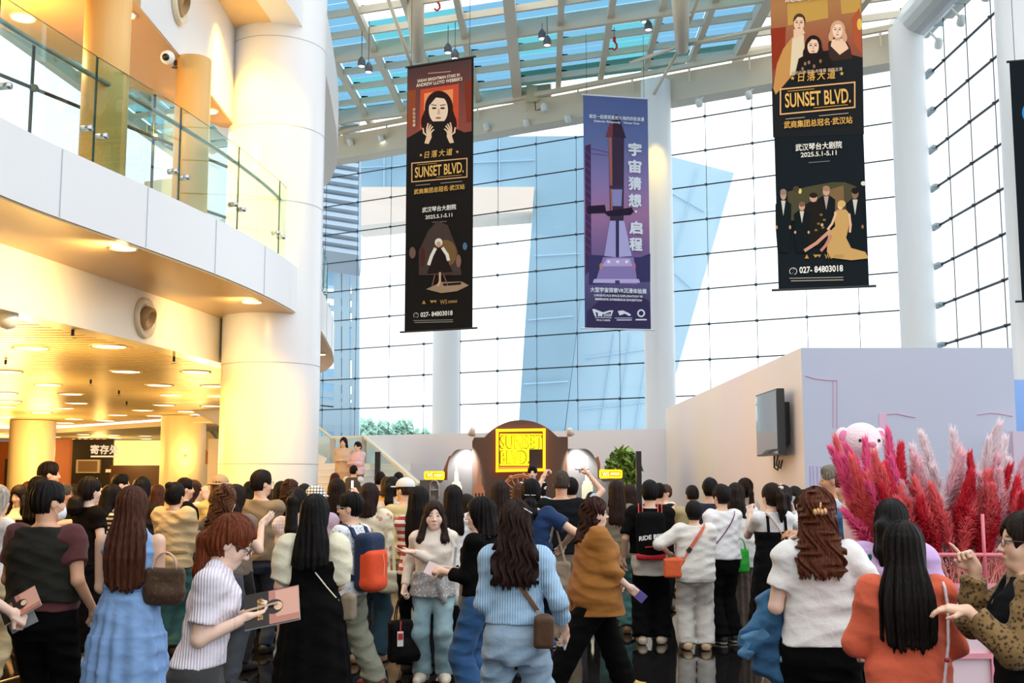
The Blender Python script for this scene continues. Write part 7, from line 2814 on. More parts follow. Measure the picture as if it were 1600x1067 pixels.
def shoulder_bag(P, side, label, c, size, drop, strap_c, yoff=0., xoff=.0, rz=0., wd=.022, kind='plain', c2=None):
    k = P.k
    sh = P.arms[0 if side < 0 else 1][0]
    x = sh[0] * .78
    top = W(P, (sh[0] + side * (.055 + xoff), yoff, sh[2] - drop))
    t = tote('shoulder_bag', label, c, top, size, P.root.rotation_euler.z + rz, strap_c, handle=0, kind=kind, c2=c2)
    a, b, cy = P.prof(sh[2], .02)
    for s in (-1, 1):
        pts = [top + Vector((0, 0, -.02)) + Wd(P, (0, s * size[0] * .32, 0)) if abs(rz) > .5 else top + Wd(P, (s * size[0] * .35, 0, -.02)), W(P, (sh[0] + side * .045, cy + s * .075, sh[2] - .08)), W(P, (x, cy + s * .05, sh[2] + .055)), W(P, (x, cy, sh[2] + .072))]
        loop_strap(t, pts, strap_c, wd)
    return t


def hand_at(P, i):
    c, r, fw, pn, ts, q = P.HB[i]
    return q


# blue dress: monogram-free brown handbag in the crook of her arm
P = PP['bluedress']
tote('handbag', 'brown leather handbag with tan handle hanging by the pale blue dress', '#45301f', PY(258, 887, 6.95), (.23, .10, .21), math.radians(8), '#d9b096', .10, kind='spots', c2='#59402a')
# waistcoat man's bottle
q = hand_at(PP['vest'], 1)
p = W(PP['vest'], q(.085, 0, .035))
t = empty('water_bottle', p, label='small clear water bottle held low by the man in the waistcoat', cat='bottle')
c_, r_, fw, pn, ts, _ = PP['vest'].HB[1]
R = frame3(Wd(PP['vest'], np.cross(fw, ts)), Wd(PP['vest'], fw))
R = frame3(Vector((.0, .9, .25)), Vector((1, 0, 0)))
Rb = Matrix((R.col[1], R.col[2], R.col[0])).transposed()
MB().lathe((0, 0, 0), [(.0, -.055), (.028, -.06), (.032, -.05), (.031, .05), (.033, .09), (.024, .12), (.013, .135), (.013, .15), (0, .15)], 18, None, Rb).build('bottle_body', mat('clear_plastic', '#dfe9f5', .08, spec=.8), t, smooth=True)
MB().lathe(Rb @ Vector((0, 0, .15)), [(0, 0), (.016, 0), (.016, .02), (0, .02)], 14, None, Rb).build('cap', mat('cap_white', '#f0f0f4', .4), t)
# phones
phone(PP['polo'], 1, 'pale gold phone held by the woman in the white polo shirt', c='#c9b59a', off=(.085, .012, .03), up=(.93, .05, .25))
phone(PP['blackskirt'], 1, 'tan-cased phone held by the woman in black T-shirt and black skirt', c='#b59a8a')
phone(PP['lifter'], 1, 'glowing phone lifted in front of the cloakroom', screen=True, up=(0, 0, 1), off=(.10, 0, .02))
phone(PP['brownbob'], 1, 'dark phone held by the woman in cream top near the cream column', up=(.6, 0, .8))
phone(PP['filming'], 1, 'bright phone screen held up at the foot of the white stairs', screen=True, up=(0, 0, 1), off=(.11, 0, .02))
phone(PP['tracktop'], 1, 'lit phone held up by the woman in the striped blue jacket', screen=True, up=(0, 0, 1), off=(.12, 0, .02))
phone(PP['bobwoman'], 0, 'beige phone in the hand of the woman in black velvet', c='#cbb7a2')
phone(PP['shooter'], 1, 'white-lit phone raised above the man in the black polo shirt', screen=True, up=(1, 0, 0), off=(.10, 0, .02))
phone(PP['brown'], 1, 'violet-cased phone carried low by the woman in the ochre tunic', c='#7a6ab8', off=(.10, 0, .02))
phone(PP['pinafore'], 0, 'phone showing a picture, held by the woman in the black pinafore', screen=True, up=(0, 0, 1), off=(.11, 0, .02))
phone(PP['whitesleeve'], 0, 'silver phone raised by the woman in white long sleeves', c='#c9ccd2', up=(.5, .2, .8), off=(.1, 0, .02))
phone(PP['smiling'], 1, 'phone in the hands of the smiling woman with the white collar', c='#8a7a70')
phone(PP['edgeman'], 1, 'grey phone in the hand at the picture edge, under the booklet', c='#8d9196', off=(.10, -.02, .035), up=(.9, .1, .45))
phone(PP['sweater'], 1, 'small pale phone in the lowered hand of the light blue sweater woman', c='#d6dbe6', off=(.10, 0, .02), size=(.05, .10))
# tablet
P = PP['olivecap']
t = empty('tablet', palm(P, 0, .10, 0, .03), label='dark tablet with bluish screen held up by the sand olive shirt', cat='tablet')
R = frame3((1, .1, 0), (0, .45, .9))
MB().box((0, 0, 0), (.26, .19, .012), R).build('tablet_case', mat('tablet_case', '#23262b', .4), t)
MB().box(R @ Vector((0, 0, .007)), (.23, .16, .002), R).build('screen', mat('tablet_screen', '#5f7f92', .2, emit=.25, ecol='#7fa6bb'), t)


def booklet(label, p, R, w_, h_, title=True):
    """programme booklet: a thick cover with a printed picture"""
    t = empty('booklet', p, label=label, cat='booklet', group='show booklets')
    MB().box((0, 0, 0), (w_, h_, .008), R).build('pages', mat('page_cream', '#e9dfd0', .7), t)
    cv = MB()
    z = .0045

    def rect(x0, y0, x1, y1, c, dz=0.):
        cv.add([R @ Vector((x, y, z + dz)) for x, y in ((x0, y0), (x1, y0), (x1, y1), (x0, y1))], [(0, 1, 2, 3)], mat('ink_' + c[1:], c, .5))
    hw, hh = w_ / 2, h_ / 2
    rect(-hw, -hh, hw, hh, '#1d1413')
    rect(-hw * .1, -hh * .96, hw, hh * .96, '#b5796a', .0004)
    rect(hw * .15, -hh * .6, hw * .98, hh * .9, '#d3a08c', .0006)
    pts = [(hw * (.08 + .34 * math.cos(a)), hh * (.0 + .42 * math.sin(a))) for a in np.linspace(0, 6.28, 16, endpoint=False)]
    cv.add([R @ Vector((x, y, z + .0009)) for x, y in pts], [tuple(range(16))], mat('ink_231513', '#231513', .5))
    pts = [(hw * (.24 + .16 * math.cos(a)), hh * (.0 + .24 * math.sin(a))) for a in np.linspace(0, 6.28, 16, endpoint=False)]
    cv.add([R @ Vector((x, y, z + .0012)) for x, y in pts], [tuple(range(16))], mat('ink_e2bd9f', '#e2bd9f', .5))
    cv.build('cover', None, t)
    lt = MB()
    vs, fs = txt('SUNSET BLVD.', 1., .02)
    xs, ys = [v[0] for v in vs], [v[1] for v in vs]
    kx = h_ * .62 / (max(xs) - min(xs))
    ky = w_ * .10 / (max(ys) - min(ys))
    mx, my = (max(xs) + min(xs)) / 2, (max(ys) + min(ys)) / 2
    lt.add([R @ Vector((-hw * .42 - (y - my) * ky, (x - mx) * kx, z + .0015)) for x, y in vs], fs)
    lt.build('lettering', mat('ink_gold', '#e0ad5c', .5), t)
    return t


P = PP['polo']
booklet('programme booklet with dark and pink cover under the white polo woman\'s hands', PY(425, 945, 5.32) + Vector((0, 0, -.012)), frame3((.95, .05, .19), (-.12, .62, .7)), .25, .19)
booklet('dark programme booklet held at the picture edge before the waistcoat man', PY(31, 946, 6.68), frame3((.82, .2, .5), (-.4, .5, .65)), .22, .15)
# leaflets and papers
slab_thing('leaflet', 'paper', PP['backpack'], 0, 'grey-green leaflet held beside the black trousers of the backpack wearer', (.21, .29, .002), mat('leaflet_green', '#a9b08c', .6), R=frame3((.75, .2, .6), (-.5, .2, .75)), off=(.10, 0, .02), d=(.06, -.16, .06))
slab_thing('leaflet', 'paper', PP['bobwoman'], 1, 'pale pink paper held in front of the striped blue jacket', (.10, .15, .002), mat('paper_pink', '#ecd6d6', .6), R=frame3((.4, .4, .8), (.8, -.2, -.3)), off=(.11, 0, .02))
t = empty('ticket_sleeve', palm(PP['orange'], 0, .11, 0, .015), label='white printed paper with a green top edge held by the coral jacket woman', cat='paper')
R = frame3((-.55, .45, .55), (.6, .7, .1))
MB().box((0, 0, 0), (.16, .10, .003), R).build('paper', mat('paper_white', '#eef3ea', .6), t)
MB().box(R @ Vector((.064, 0, .001)), (.034, .101, .004), R).build('green_edge', mat('paper_green', '#3fbf6a', .5), t)
pl_ = MB()
for i in range(6):
    pl_.box(R @ Vector((.02 - i * .018, 0, .0022)), (.004, .07 - .008 * (i % 3), .001), R)
pl_.build('print_line', mat('ink_grey', '#7a8a7e', .6), t)

# boy's backpack (navy with an orange panel)
P = PP['boy']
bp = empty('backpack', P.root.location, P.root.rotation_euler.z, 'navy and orange backpack worn by the boy with glasses', 'backpack', 'backpacks')
a, b, cy = P.prof(1.12 * P.k, .03)
yb = cy - b - .085
f = Field()
f.box((0, yb, 1.08 * P.k), (.135, .085, .235), None, .06, .02)
V, Q = f.mesh(.009)
np_obj('pack_body', V, Q, fab('#1c3050', rough=.7), bp)
f = Field()
f.box((0, yb - .035, 1.02 * P.k), (.137, .075, .165), None, .055, .02)
f.ell((0, yb - .04, .90 * P.k), (.125, .085, .07), None, .04)
V, Q = f.mesh(.009)
np_obj('front_panel', V, Q, fab('#f0552b', rough=.7), bp)
MB().tube([(.045, yb - .112, .93 * P.k), (.05, yb - .114, 1.05 * P.k), (.035, yb - .108, 1.15 * P.k)], .005, 6).build('zip', mat('zip_salmon', '#f7a58a', .5), bp)
MB().box((.139, yb + .02, 1.1 * P.k), (.004, .012, .05)).build('side_tag', mat('tag_white', '#f0f0f0', .5), bp)
s = MB()
for sd in (-1, 1):
    x = sd * .095
    _, d1, c1 = P.prof(1.33 * P.k, .03)
    _, d2, c2 = P.prof(1.1 * P.k, .035)
    pts = [(x, yb + .07, 1.28 * P.k), (x, c1 - d1 * .7, 1.365 * P.k), (x, c1 + .02, 1.40 * P.k), (x * 1.1, c1 + d1, 1.33 * P.k), (x * 1.3, c2 + d2, 1.15 * P.k), (x * 1.6, c2 + d2 * .4, 1.0 * P.k), (x * 1.3, yb + .06, .95 * P.k)]
    for u, v in zip(pts[:-1], pts[1:]):
        s.bar(u, v, .045, .014, up=(0, 1, .3))
s.build('shoulder_strap', fab('#1c3050', rough=.7), bp)
# black backpack with lettering
P = PP['backpack']
bp = empty('backpack', P.root.location, P.root.rotation_euler.z, 'black backpack with white lettering, red piping and red base', 'backpack', 'backpacks')
a, b, cy = P.prof(1.15 * P.k, .06)
yb = cy - b - .075
f = Field()
f.box((0, yb, 1.12 * P.k), (.15, .085, .235), None, .06, .02)
f.ell((0, yb - .03, 1.05 * P.k), (.13, .08, .16), None, .03)
V, Q = f.mesh(.01)
np_obj('pack_body', V, Q, fab('#121214', rough=.6), bp)
f = Field()
f.box((0, yb, .905 * P.k), (.152, .088, .035), None, .03, .02)
V, Q = f.mesh(.01)
np_obj('red_base', V, Q, fab('#c3262d', rough=.6), bp)
MB().tube([(-.06, yb - .105, 1.0 * P.k), (0, yb - .113, 1.005 * P.k), (.09, yb - .10, 1.015 * P.k)], .008, 6).build('red_zip', fab('#c3262d'), bp)
vs, fs = txt('RIDE BIKE', .062, .002, 1.0, shear=.0)
lw = MB()
lw.add([(x + .012, yb - .088 - .028 * math.cos(x * 9), y + 1.07 * P.k + .03 * math.sin((x + .1) * 5)) for x, y in vs], fs)
lw.build('lettering', mat('letter_white', '#f2f2f2', .5), bp)
s, s2 = MB(), MB()
for sd in (-1, 1):
    x = sd * .10
    _, d1, c1 = P.prof(1.33 * P.k, .05)
    _, d2, c2 = P.prof(1.1 * P.k, .06)
    pts = [(x, yb + .05, 1.30 * P.k), (x, c1 - d1 * .8, 1.385 * P.k), (x, c1 + .02, 1.42 * P.k), (x * 1.1, c1 + d1, 1.35 * P.k), (x * 1.3, c2 + d2, 1.15 * P.k), (x * 1.7, c2 + d2 * .3, 1.0 * P.k), (x * 1.3, yb + .05, .96 * P.k)]
    for i, (u, v) in enumerate(zip(pts[:-1], pts[1:])):
        s.bar(u, v, .05, .014, up=(0, 1, .3))
        if i < 3:
            for e in (-.02, .02):
                s2.bar(Vector(u) + Vector((e, -.006, .010)), Vector(v) + Vector((e, -.006, .010)), .009, .012, up=(0, 1, .3))
s.build('shoulder_strap', fab('#121214', rough=.6), bp)
s2.build('strap_piping', fab('#e2503c'), bp)

# crossbody bags
P = PP['granny']
t, c = crossbody(P, 1, 'orange sling bag across the back of the person dressed in cream', '#ee7f63', '#ee6b3a', (.06, .12, .095), 1.40, .95, .064, .034, bagx=-.20, bagy=-.07, bagz=-.03)
bk = strap_pts(P, 1, 1.40, .95, .064)
s = MB()
s.box(bk[8] + Vector((0, -.006, 0)), (.045, .012, .05), Matrix.Rotation(.7, 3, 'Y'))
s.build('buckle', BLACK, t)
P = PP['sweater']
t, c = crossbody(P, -1, 'brown leather shoulder bag on a brown strap across the light blue sweater', '#6b4526', '#4f3522', (.07, .055, .085), 1.38, .96, .038, .024, bagx=.165, bagy=-.165, bagz=-.04)
s = MB().box((.135, -.15, .965), (.03, .05, .03)).build('zip_pouch', mat('pouch_grey', '#8b8f96', .5), t)
crossbody(PP['puff'], -1, 'thin cream cord strap running across the black dress with puff sleeves', '#e8dcc2', '#8a7a64', (.06, .045, .08), 1.36, .98, .032, .008, bagx=.215, bagy=.05)
crossbody(PP['cardigan'], 1, 'thin plum-coloured strap across the white long-sleeved top', '#6a2f55', None, zs=1.385, zh=1.0, e=.055, wd=.010, name='bag_strap')
crossbody(PP['pinafore'], -1, 'slim tan strap and bag across the black pinafore', '#c99a7c', '#3a2a24', (.06, .04, .06), 1.38, .98, .04, .012, bagx=.23)
crossbody(PP['pale_edge'], -1, 'thin black strap over the white shirt at the picture edge', '#17171a', None, zs=1.385, zh=1.0, e=.02, wd=.010, name='bag_strap')
crossbody(PP['jacket'], -1, 'tan strap and olive bag worn over the black jacket', '#c9a27c', '#8a7a3c', (.07, .05, .09), 1.385, .95, .04, .02, bagx=-.23, bagz=.12)
shoulder_bag(PP['navy'], 1, 'taupe leather tote hanging from the shoulder of the navy T-shirt woman', '#8f7d6a', (.30, .10, .32), .42, '#9a8672', yoff=-.04, xoff=-.01, rz=.5)
shoulder_bag(PP['floral'], 1, 'cream canvas bag on a long cream strap by the floral blouse', '#e9dfbe', (.18, .09, .20), .48, '#e9dfbe', yoff=-.05, xoff=.0, wd=.03)
P = PP['girl']
shoulder_bag(P, -1, 'white shoulder bag behind the arm of the girl in the cream blouse', '#f1eeea', (.24, .11, .24), .34, '#f1eeea', yoff=-.10, xoff=.03)
bk = tote('tote_bag', 'black tote bag with red and white charm, held by the girl in cream', '#141214', W(P, hand_at(P, 1)(.09, 0, .02)) + Vector((0, 0, -.20)), (.26, .11, .34), math.radians(20), '#141214', .22)
ch = MB()
ch.box((-.06, -.10, -.14), (.05, .012, .12), None, mat('charm_white', '#ece8e4', .5))
ch.box((-.06, -.107, -.12), (.042, .006, .05), None, mat('charm_red', '#c0303a', .5))
ch.tube([(-.06, -.10, -.08), (-.05, -.075, .0)], .006, 6, mat('charm_red', '#c0303a', .5))
ch.build('charm', None, bk)
tote('gift_bag', 'bright green bag hanging beside the loose white blouse', '#36b83f', PY(1157, 858, 12.35), (.17, .07, .24), 0, '#36b83f', .12)
tote('tote_bag', 'grey tote bag behind the back of the woman in black velvet', '#a59d90', PY(737, 890, 8.75), (.24, .09, .30), math.radians(60), '#8a8276', .14)
# cord over the coral jacket
P = PP['orange']
t = empty('bag_strap', P.root.location, P.root.rotation_euler.z, 'pink and white braided cord strap hanging over the coral jacket', 'strap')
s = MB()
k = P.k
_, d1, c1 = P.prof(1.33 * k, .035)
_, d2, c2 = P.prof(1.0 * k, .06)
pts = [(.15, c1 + .06, 1.385 * k), (.15, c1, 1.405 * k), (.152, c1 - d1 * .9, 1.36 * k), (.158, c1 - d1 - .012, 1.27 * k), (.150, c2 - d2 * .98, 1.1 * k), (.128, c2 - d2 - .012, .95 * k), (.11, c2 - d2 - .02, .8 * k)]
pp = [Vector(p) for p in pts]
fine = []
for i in range(len(pp) - 1):
    for j in range(8):
        fine.append(pp[i].lerp(pp[i + 1], j / 8))
s.tube(fine, [.0062 + .0012 * (i % 2) for i in range(len(fine))], 8)
s.build('cord', mat('cord_pink', '#e6cfd4', .6), t, smooth=True)
MB().ball((.140, c2 - d2 - .004, 1.03 * k), .012, n=6).build('bead', mat('bead_red', '#b0303c', .3), t, smooth=True)

# denim jacket over the arm of the white T-shirt woman
P = PP['whitetee']
dj = empty('denim_jacket', P.root.location, P.root.rotation_euler.z, 'blue denim jacket folded over the arm of the woman in the white T-shirt', 'jacket')
sh, el, wr = P.arms[0]
f = Field()
e = Vector(el) + Vector((0, .04, -.02))
f.cone(el + [.04, .10, .0], el + [-.02, .06, -.04], .05, .06, .04)
for a, b, r0, r1 in (((-.02, .06, .04), (-.13, .04, -.20), .035, .040), ((-.03, .10, .02), (-.07, .06, -.30), .045, .050), ((.03, .10, .0), (.0, .05, -.34), .050, .045), ((.08, .12, .0), (.085, .06, -.32), .045, .035), ((-.06, .05, -.08), (-.17, .02, -.16), .035, .022), ((.09, .1, -.2), (.12, .05, -.42), .035, .018)):
    f.cone(el + np.array(a), el + np.array(b), r0, r1, .035)
f.disp = wrinkle(77, .010, 1.3)
V, Q = f.mesh(.0075)
np_obj('jacket_cloth', V, Q, fab('#3f6f96', 'denim', '#2a5074'), dj)
f = Field()
f.box(el + [-.105, .015, -.15], (.065, .016, .042), rot_zx(.3, .2, -.65), .012)
f.box(el + [-.150, .005, -.225], (.035, .014, .036), rot_zx(.3, .2, .55), .012, .03)
f.disp = wrinkle(78, .004, 1.3)
V, Q = f.mesh(.006)
np_obj('collar', V, Q, fab('#5f8fb5', 'denim', '#4a7aa2'), dj)
f = Field()
f.box(el + [.055, -.012, -.23], (.035, .012, .05), rot_zx(0, 0, .3), .01)
V, Q = f.mesh(.006)
np_obj('cuff', V, Q, fab('#7fa3bd', 'denim', '#6b90ac'), dj)
# white-framed glasses pushed on the shoulder strap: thin white bag handle seen on her shoulder
MBs = MB()
MBs.tube([W(P, v) - W(P, (0, 0, 0)) for v in ((-.13, -.03, 1.33), (-.14, .0, 1.40), (-.09, .04, 1.42), (-.07, .05, 1.37))], .006, 6)
o = MBs.build('bag_strap', mat('handle_white', '#f2efec', .4), None, smooth=True)
o.location = P.root.location
tag(o, 'thin white bag handle on the shoulder of the white T-shirt woman', 'strap')

# ================================================================== planter, plumes and bear
PYC = 7.75
pa, pbp = PY(1352, 915, 7.2), PY(1660, 915, 7.2)
ZP = pa.z
pln = empty('planter', ((pa.x + pbp.x) / 2, PYC, 0), label='pale pink planter box with raised pink frame lines under the pampas plumes', cat='planter')
o_ = Vector(pln.location)
pw_, pd = pbp.x - pa.x, 1.1
MB().box((0, 0, ZP / 2), (pw_, pd, ZP)).build('box', mat('planter_pink', '#ecd3da', .45), pln)
fr = MB()
PK = mat('frame_pink', '#ea9aa8', .4)
for z in (ZP, ZP - .19, ZP - .42, .04):
    fr.bar((-pw_ / 2, -pd / 2 - .012, z), (pw_ / 2, -pd / 2 - .012, z), .03, .03)
for px in (1360, 1452, 1546, 1636):
    x = PY(px, 940, 7.2).x - o_.x
    fr.bar((x, -pd / 2 - .012, 0), (x, -pd / 2 - .012, ZP - .19), .028, .028)
fr.build('frame_line', PK, pln)
rl = MB()
zr = PY(1500, 867, 7.2).z
for y in (-pd / 2 + .02, pd / 2 - .02):
    rl.tube([(-pw_ / 2 + .03, y, zr), (pw_ / 2 - .03, y, zr)], .013, 8)
    for px in (1362, 1444, 1540, 1640):
        x = PY(px, 867, 7.2).x - o_.x
        rl.tube([(x, y, ZP), (x, y, zr + (.25 if px == 1540 else 0))], .012, 8)
for x in (-pw_ / 2 + .03, pw_ / 2 - .03):
    rl.tube([(x, -pd / 2 + .02, zr), (x, pd / 2 - .02, zr)], .013, 8)
rl.build('railing', mat('rail_pink', '#e8808c', .35), pln, smooth=True)


def feather_mat(c):
    nm = 'plume_' + c[1:]
    if nm not in MATS:
        m, N, L, b = nmat(nm)
        b.inputs['Base Color'].default_value = (*lin(c), 1)
        b.inputs['Roughness'].default_value = .9
        b.inputs['Specular IOR Level'].default_value = .1
        tr = N.new('ShaderNodeBsdfTranslucent')
        tr.inputs[0].default_value = (*lin(c), 1)
        mx = N.new('ShaderNodeMixShader')
        mx.inputs[0].default_value = .5
        L.new(b.outputs[0], mx.inputs[1])
        L.new(tr.outputs[0], mx.inputs[2])
        L.new(mx.outputs[0], N['Material Output'].inputs[0])
        MATS[nm] = m
    return MATS[nm]


def make_plume(label, group, c, c_st, loc, d, ln_, fat_, seed, bend=.18, n=700):
    rr = random.Random(seed)
    t = empty('pampas_plume', loc, label=label, cat='pampas plume', group=group)
    z = Vector(d).normalized()
    side = Vector((rr.uniform(-1, 1), rr.uniform(-1, 1), 0))
    side = (side - z * side.dot(z)).normalized()

    def spine(s):
        return z * (ln_ * s) + side * (bend * ln_ * s ** 2.2) - Vector((0, 0, 1)) * (bend * bend * ln_ * s ** 3)
    MB().tube([spine(i / 8) for i in range(9)], [.0055 - .0004 * i for i in range(9)], 6).build('stalk', mat('stalk_' + c_st[1:], c_st, .6), t, smooth=True)
    b = MB()
    s0 = .30
    for i in range(n):
        s = s0 + (1 - s0) * (rr.random() ** .85)
        u = (s - s0) / (1 - s0)
        p = spine(s)
        tan = (spine(min(s + .03, 1.02)) - spine(s - .03)).normalized()
        a = rr.uniform(0, 6.283)
        n1 = tan.cross(Vector((.3, .9, .1))).normalized()
        n2 = tan.cross(n1)
        rad = n1 * math.cos(a) + n2 * math.sin(a)
        w_ = fat_ * (math.sin(min(1, u * 1.9 + .12) * 1.57) ** .8) * (1 - .72 * max(0, u - .45) / .55)
        L_ = (.07 + .07 * rr.random()) * ln_
        m1 = p + rad * w_ * rr.uniform(.35, .75) + tan * L_ * .55
        m2 = p + rad * w_ * rr.uniform(.7, 1.15) + tan * L_ * 1.0 - Vector((0, 0, 1)) * w_ * .25
        wd = tan.cross(rad).normalized() * (.0036 + .0022 * rr.random())
        b.add([p - wd * .6, p + wd * .6, m1 + wd, m1 - wd, m2], [(0, 1, 2, 3), (3, 2, 4)])
    o = b.build('feather', feather_mat(c), t)
    return t


RED, HOT, CORAL, PALE, BLUSH = '#ea4658', '#ff7fb4', '#ff8c90', '#fff0f4', '#ffd6de'
plumes = [
    # (tip px, tip py, base px, colour, fat, Y)
    (1303, 700, 1372, CORAL, .045, 7.75), (1318, 706, 1376, HOT, .05, 7.6), (1342, 700, 1385, HOT, .05, 7.55), (1356, 697, 1392, HOT, .055, 7.5), (1336, 722, 1380, CORAL, .05, 7.45), (1386, 686, 1412, HOT, .05, 7.7), (1398, 706, 1418, RED, .055, 7.55), (1372, 712, 1400, CORAL, .05, 7.4), (1390, 735, 1408, RED, .055, 7.35), (1356, 745, 1395, CORAL, .05, 7.35), (1340, 755, 1388, CORAL, .045, 7.4),
    (1413, 692, 1436, PALE, .06, 7.75), (1432, 708, 1442, PALE, .06, 7.65), (1447, 720, 1450, BLUSH, .06, 7.55), (1468, 690, 1462, PALE, .065, 7.8), (1474, 715, 1466, BLUSH, .055, 7.6), (1444, 785, 1446, RED, .055, 7.32), (1462, 800, 1460, RED, .05, 7.32), (1428, 760, 1434, BLUSH, .05, 7.4), (1466, 770, 1470, PALE, .055, 7.4),
    (1492, 712, 1484, BLUSH, .065, 7.6), (1509, 685, 1500, PALE, .06, 7.85), (1497, 742, 1490, RED, .05, 7.4), (1513, 780, 1496, CORAL, .055, 7.32), (1516, 765, 1504, RED, .05, 7.36), (1526, 720, 1512, RED, .045, 7.5), (1533, 670, 1516, PALE, .06, 7.9), (1560, 690, 1530, PALE, .065, 7.8), (1549, 700, 1524, PALE, .05, 7.65), (1530, 745, 1512, CORAL, .045, 7.4),
    (1563, 735, 1534, RED, .05, 7.5), (1556, 765, 1530, CORAL, .05, 7.36), (1580, 728, 1556, PALE, .06, 7.7), (1557, 790, 1534, RED, .045, 7.32), (1590, 755, 1560, RED, .05, 7.45), (1604, 735, 1572, PALE, .06, 7.75), (1596, 780, 1566, CORAL, .05, 7.36), (1545, 720, 1524, BLUSH, .055, 7.58), (1585, 700, 1556, BLUSH, .05, 7.8), (1480, 735, 1476, PALE, .05, 7.5), (1410, 770, 1424, CORAL, .05, 7.34), (1380, 765, 1402, RED, .045, 7.33), (1424, 730, 1434, BLUSH, .05, 7.6), (1350, 715, 1388, HOT, .05, 7.62), (1404, 725, 1422, HOT, .045, 7.45),
    (1487, 788, 1517, RED, .05, 7.58), (1490, 783, 1519, CORAL, .05, 7.48), (1432, 783, 1483, CORAL, .05, 7.49), (1557, 743, 1561, BLUSH, .05, 7.39), (1413, 811, 1471, RED, .05, 7.51), (1403, 828, 1465, PALE, .05, 7.59), (1529, 793, 1543, RED, .05, 7.35), (1398, 785, 1462, CORAL, .05, 7.32), (1433, 757, 1484, CORAL, .05, 7.31), (1490, 776, 1519, BLUSH, .05, 7.55), (1501, 795, 1526, RED, .05, 7.45), (1530, 778, 1544, PALE, .05, 7.38), (1599, 829, 1587, RED, .05, 7.55), (1540, 764, 1550, CORAL, .05, 7.37), (1454, 741, 1497, CORAL, .05, 7.53), (1477, 815, 1511, BLUSH, .05, 7.42), (1591, 815, 1582, RED, .05, 7.30), (1437, 821, 1486, PALE, .05, 7.44), (1595, 772, 1584, RED, .05, 7.32), (1524, 808, 1540, CORAL, .05, 7.38), (1412, 766, 1471, CORAL, .05, 7.59), (1550, 746, 1556, BLUSH, .05, 7.37), (1415, 740, 1473, RED, .05, 7.54), (1431, 788, 1482, PALE, .05, 7.43), (1434, 804, 1484, RED, .05, 7.34), (1526, 746, 1542, CORAL, .05, 7.43), (1438, 760, 1487, CORAL, .05, 7.59), (1559, 763, 1562, BLUSH, .05, 7.57), (1438, 772, 1487, RED, .05, 7.56), (1526, 744, 1541, PALE, .05, 7.60), (1438, 759, 1487, RED, .05, 7.53), (1462, 763, 1502, CORAL, .05, 7.32), (1413, 790, 1471, CORAL, .05, 7.37), (1518, 770, 1536, BLUSH, .05, 7.44), (1397, 766, 1385, HOT, .05, 7.47), (1390, 746, 1388, CORAL, .05, 7.35), (1393, 788, 1391, HOT, .05, 7.37), (1343, 783, 1394, CORAL, .05, 7.58), (1343, 796, 1397, HOT, .05, 7.56), (1372, 762, 1400, CORAL, .05, 7.33), (1332, 797, 1403, HOT, .05, 7.37), (1379, 751, 1406, CORAL, .05, 7.55), (1371, 754, 1409, HOT, .05, 7.35), (1380, 739, 1412, CORAL, .05, 7.37),
]
LABP = {RED: ('deep red pampas plume in the pink planter', 'deep red pampas plumes'), HOT: ('hot pink pampas plume leaning in front of the pink bear', 'hot pink pampas plumes'), CORAL: ('coral pampas plume in the pink planter', 'coral pampas plumes'), PALE: ('pale pink fluffy pampas plume in the pink planter', 'pale pink pampas plumes'), BLUSH: ('blush pink pampas plume in the pink planter', 'blush pink pampas plumes')}
for i, (tx, ty, bx, c, ft, Y) in enumerate(plumes):
    tip = PY(tx, ty, Y - .04)
    base = PY(bx, 905, Y)
    base.z = ZP
    d = tip - base
    make_plume(LABP[c][0], LABP[c][1], c, '#d99a86', base, d, d.length, ft * 1.6, i, bend=.05 + .03 * (i % 4), n=820)
gr = MB()
r_ = random.Random(4)
for i in range(420):
    x = r_.uniform(-pw_ / 2 + .1, pw_ / 2 - .1)
    y = r_.uniform(-pd / 2 + .08, -pd / 2 + .6)
    hgt = r_.uniform(.08, .26)
    gr.tube([(x, y, ZP), (x + r_.uniform(-.05, .05), y, ZP + hgt * .6), (x + r_.uniform(-.12, .12), y + r_.uniform(-.05, .02), ZP + hgt)], [.004, .0035, .002], 4)
g_ = gr.build('dried_grass', mat('dried_coral', '#ee9a92', .7))
g_.location = o_
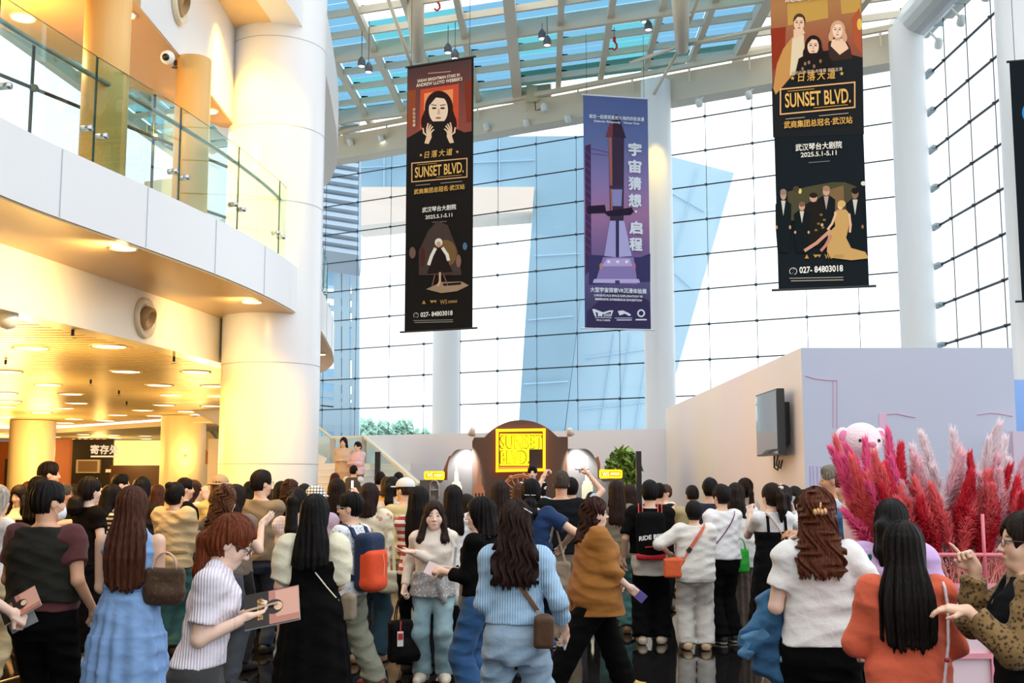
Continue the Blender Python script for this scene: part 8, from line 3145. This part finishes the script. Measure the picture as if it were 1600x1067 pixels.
tag(g_, 'short dried coral grass filling the planter at the foot of the plumes', 'grass', kind='stuff')

# bear
bc = PY(1346, 690, 8.15)
br_ = empty('plush_bear', (bc.x, 8.15, ZP), rz=.22, label='large pale pink plush bear sitting behind the pink plumes', cat='plush toy')
zc = bc.z - ZP
PB = mat('plush_pink', '#f9e2ea', .9, bump=.5, bscale=60)
f = Field()
f.ell((0, .02, zc * .38), (.135, .14, zc * .42), None, .06)
f.ell((0, 0, zc), (.145, .125, .135), None, .05)
f.ell((.0, -.10, zc - .045), (.062, .05, .045), None, .03)
for sd in (-1, 1):
    f.cone((sd * .10, -.04, zc * .62), (sd * .12, -.15, zc * .36), .055, .05, .04)
    f.cone((sd * .12, -.05, zc * .12), (sd * .17, -.26, zc * .10), .085, .075, .04)
V, Q = f.mesh(.009)
np_obj('body', V, Q, PB, br_)
for sd in (-1, 1):
    f = Field()
    f.ell((sd * .148, .0, zc + .045), (.05, .022, .058), rot_zx(0, 0, sd * -.5), .02)
    V, Q = f.mesh(.007)
    e_ = np_obj('ear', V, Q, PB, br_)
    f = Field()
    f.ell((sd * .150, -.016, zc + .042), (.032, .012, .042), rot_zx(0, 0, sd * -.5), .02)
    V, Q = f.mesh(.006)
    np_obj('inner_ear', V, Q, mat('plush_rose', '#ea86b0', .9), e_)
    MB().ball((sd * .072, -.112, zc + .005), .012, n=8).build('eye', mat('bead_black', '#181214', .15), br_, smooth=True)
MB().ball((0, -.150, zc - .025), (.030, .016, .022), n=10).build('nose', mat('nose_rose', '#e8809c', .6), br_, smooth=True)
# small goods at the planter foot
gd = empty('packaging', PY(1545, 1058, 6.9), label='clear plastic-wrapped packet lying at the foot of the planter', cat='packet')
gd.location.z = .0
MB().box((0, 0, .09), (.3, .2, .18)).build('carton', mat('carton_pink', '#e9c6cc', .5), gd)
f = Field()
f.box((0, 0, .23), (.13, .09, .05), None, .03)
f.disp = wrinkle(5, .012, 2)
V, Q = f.mesh(.008)
np_obj('wrapped_packet', V, Q, mat('wrap_clear', '#d8dfe2', .12, spec=.9), gd)
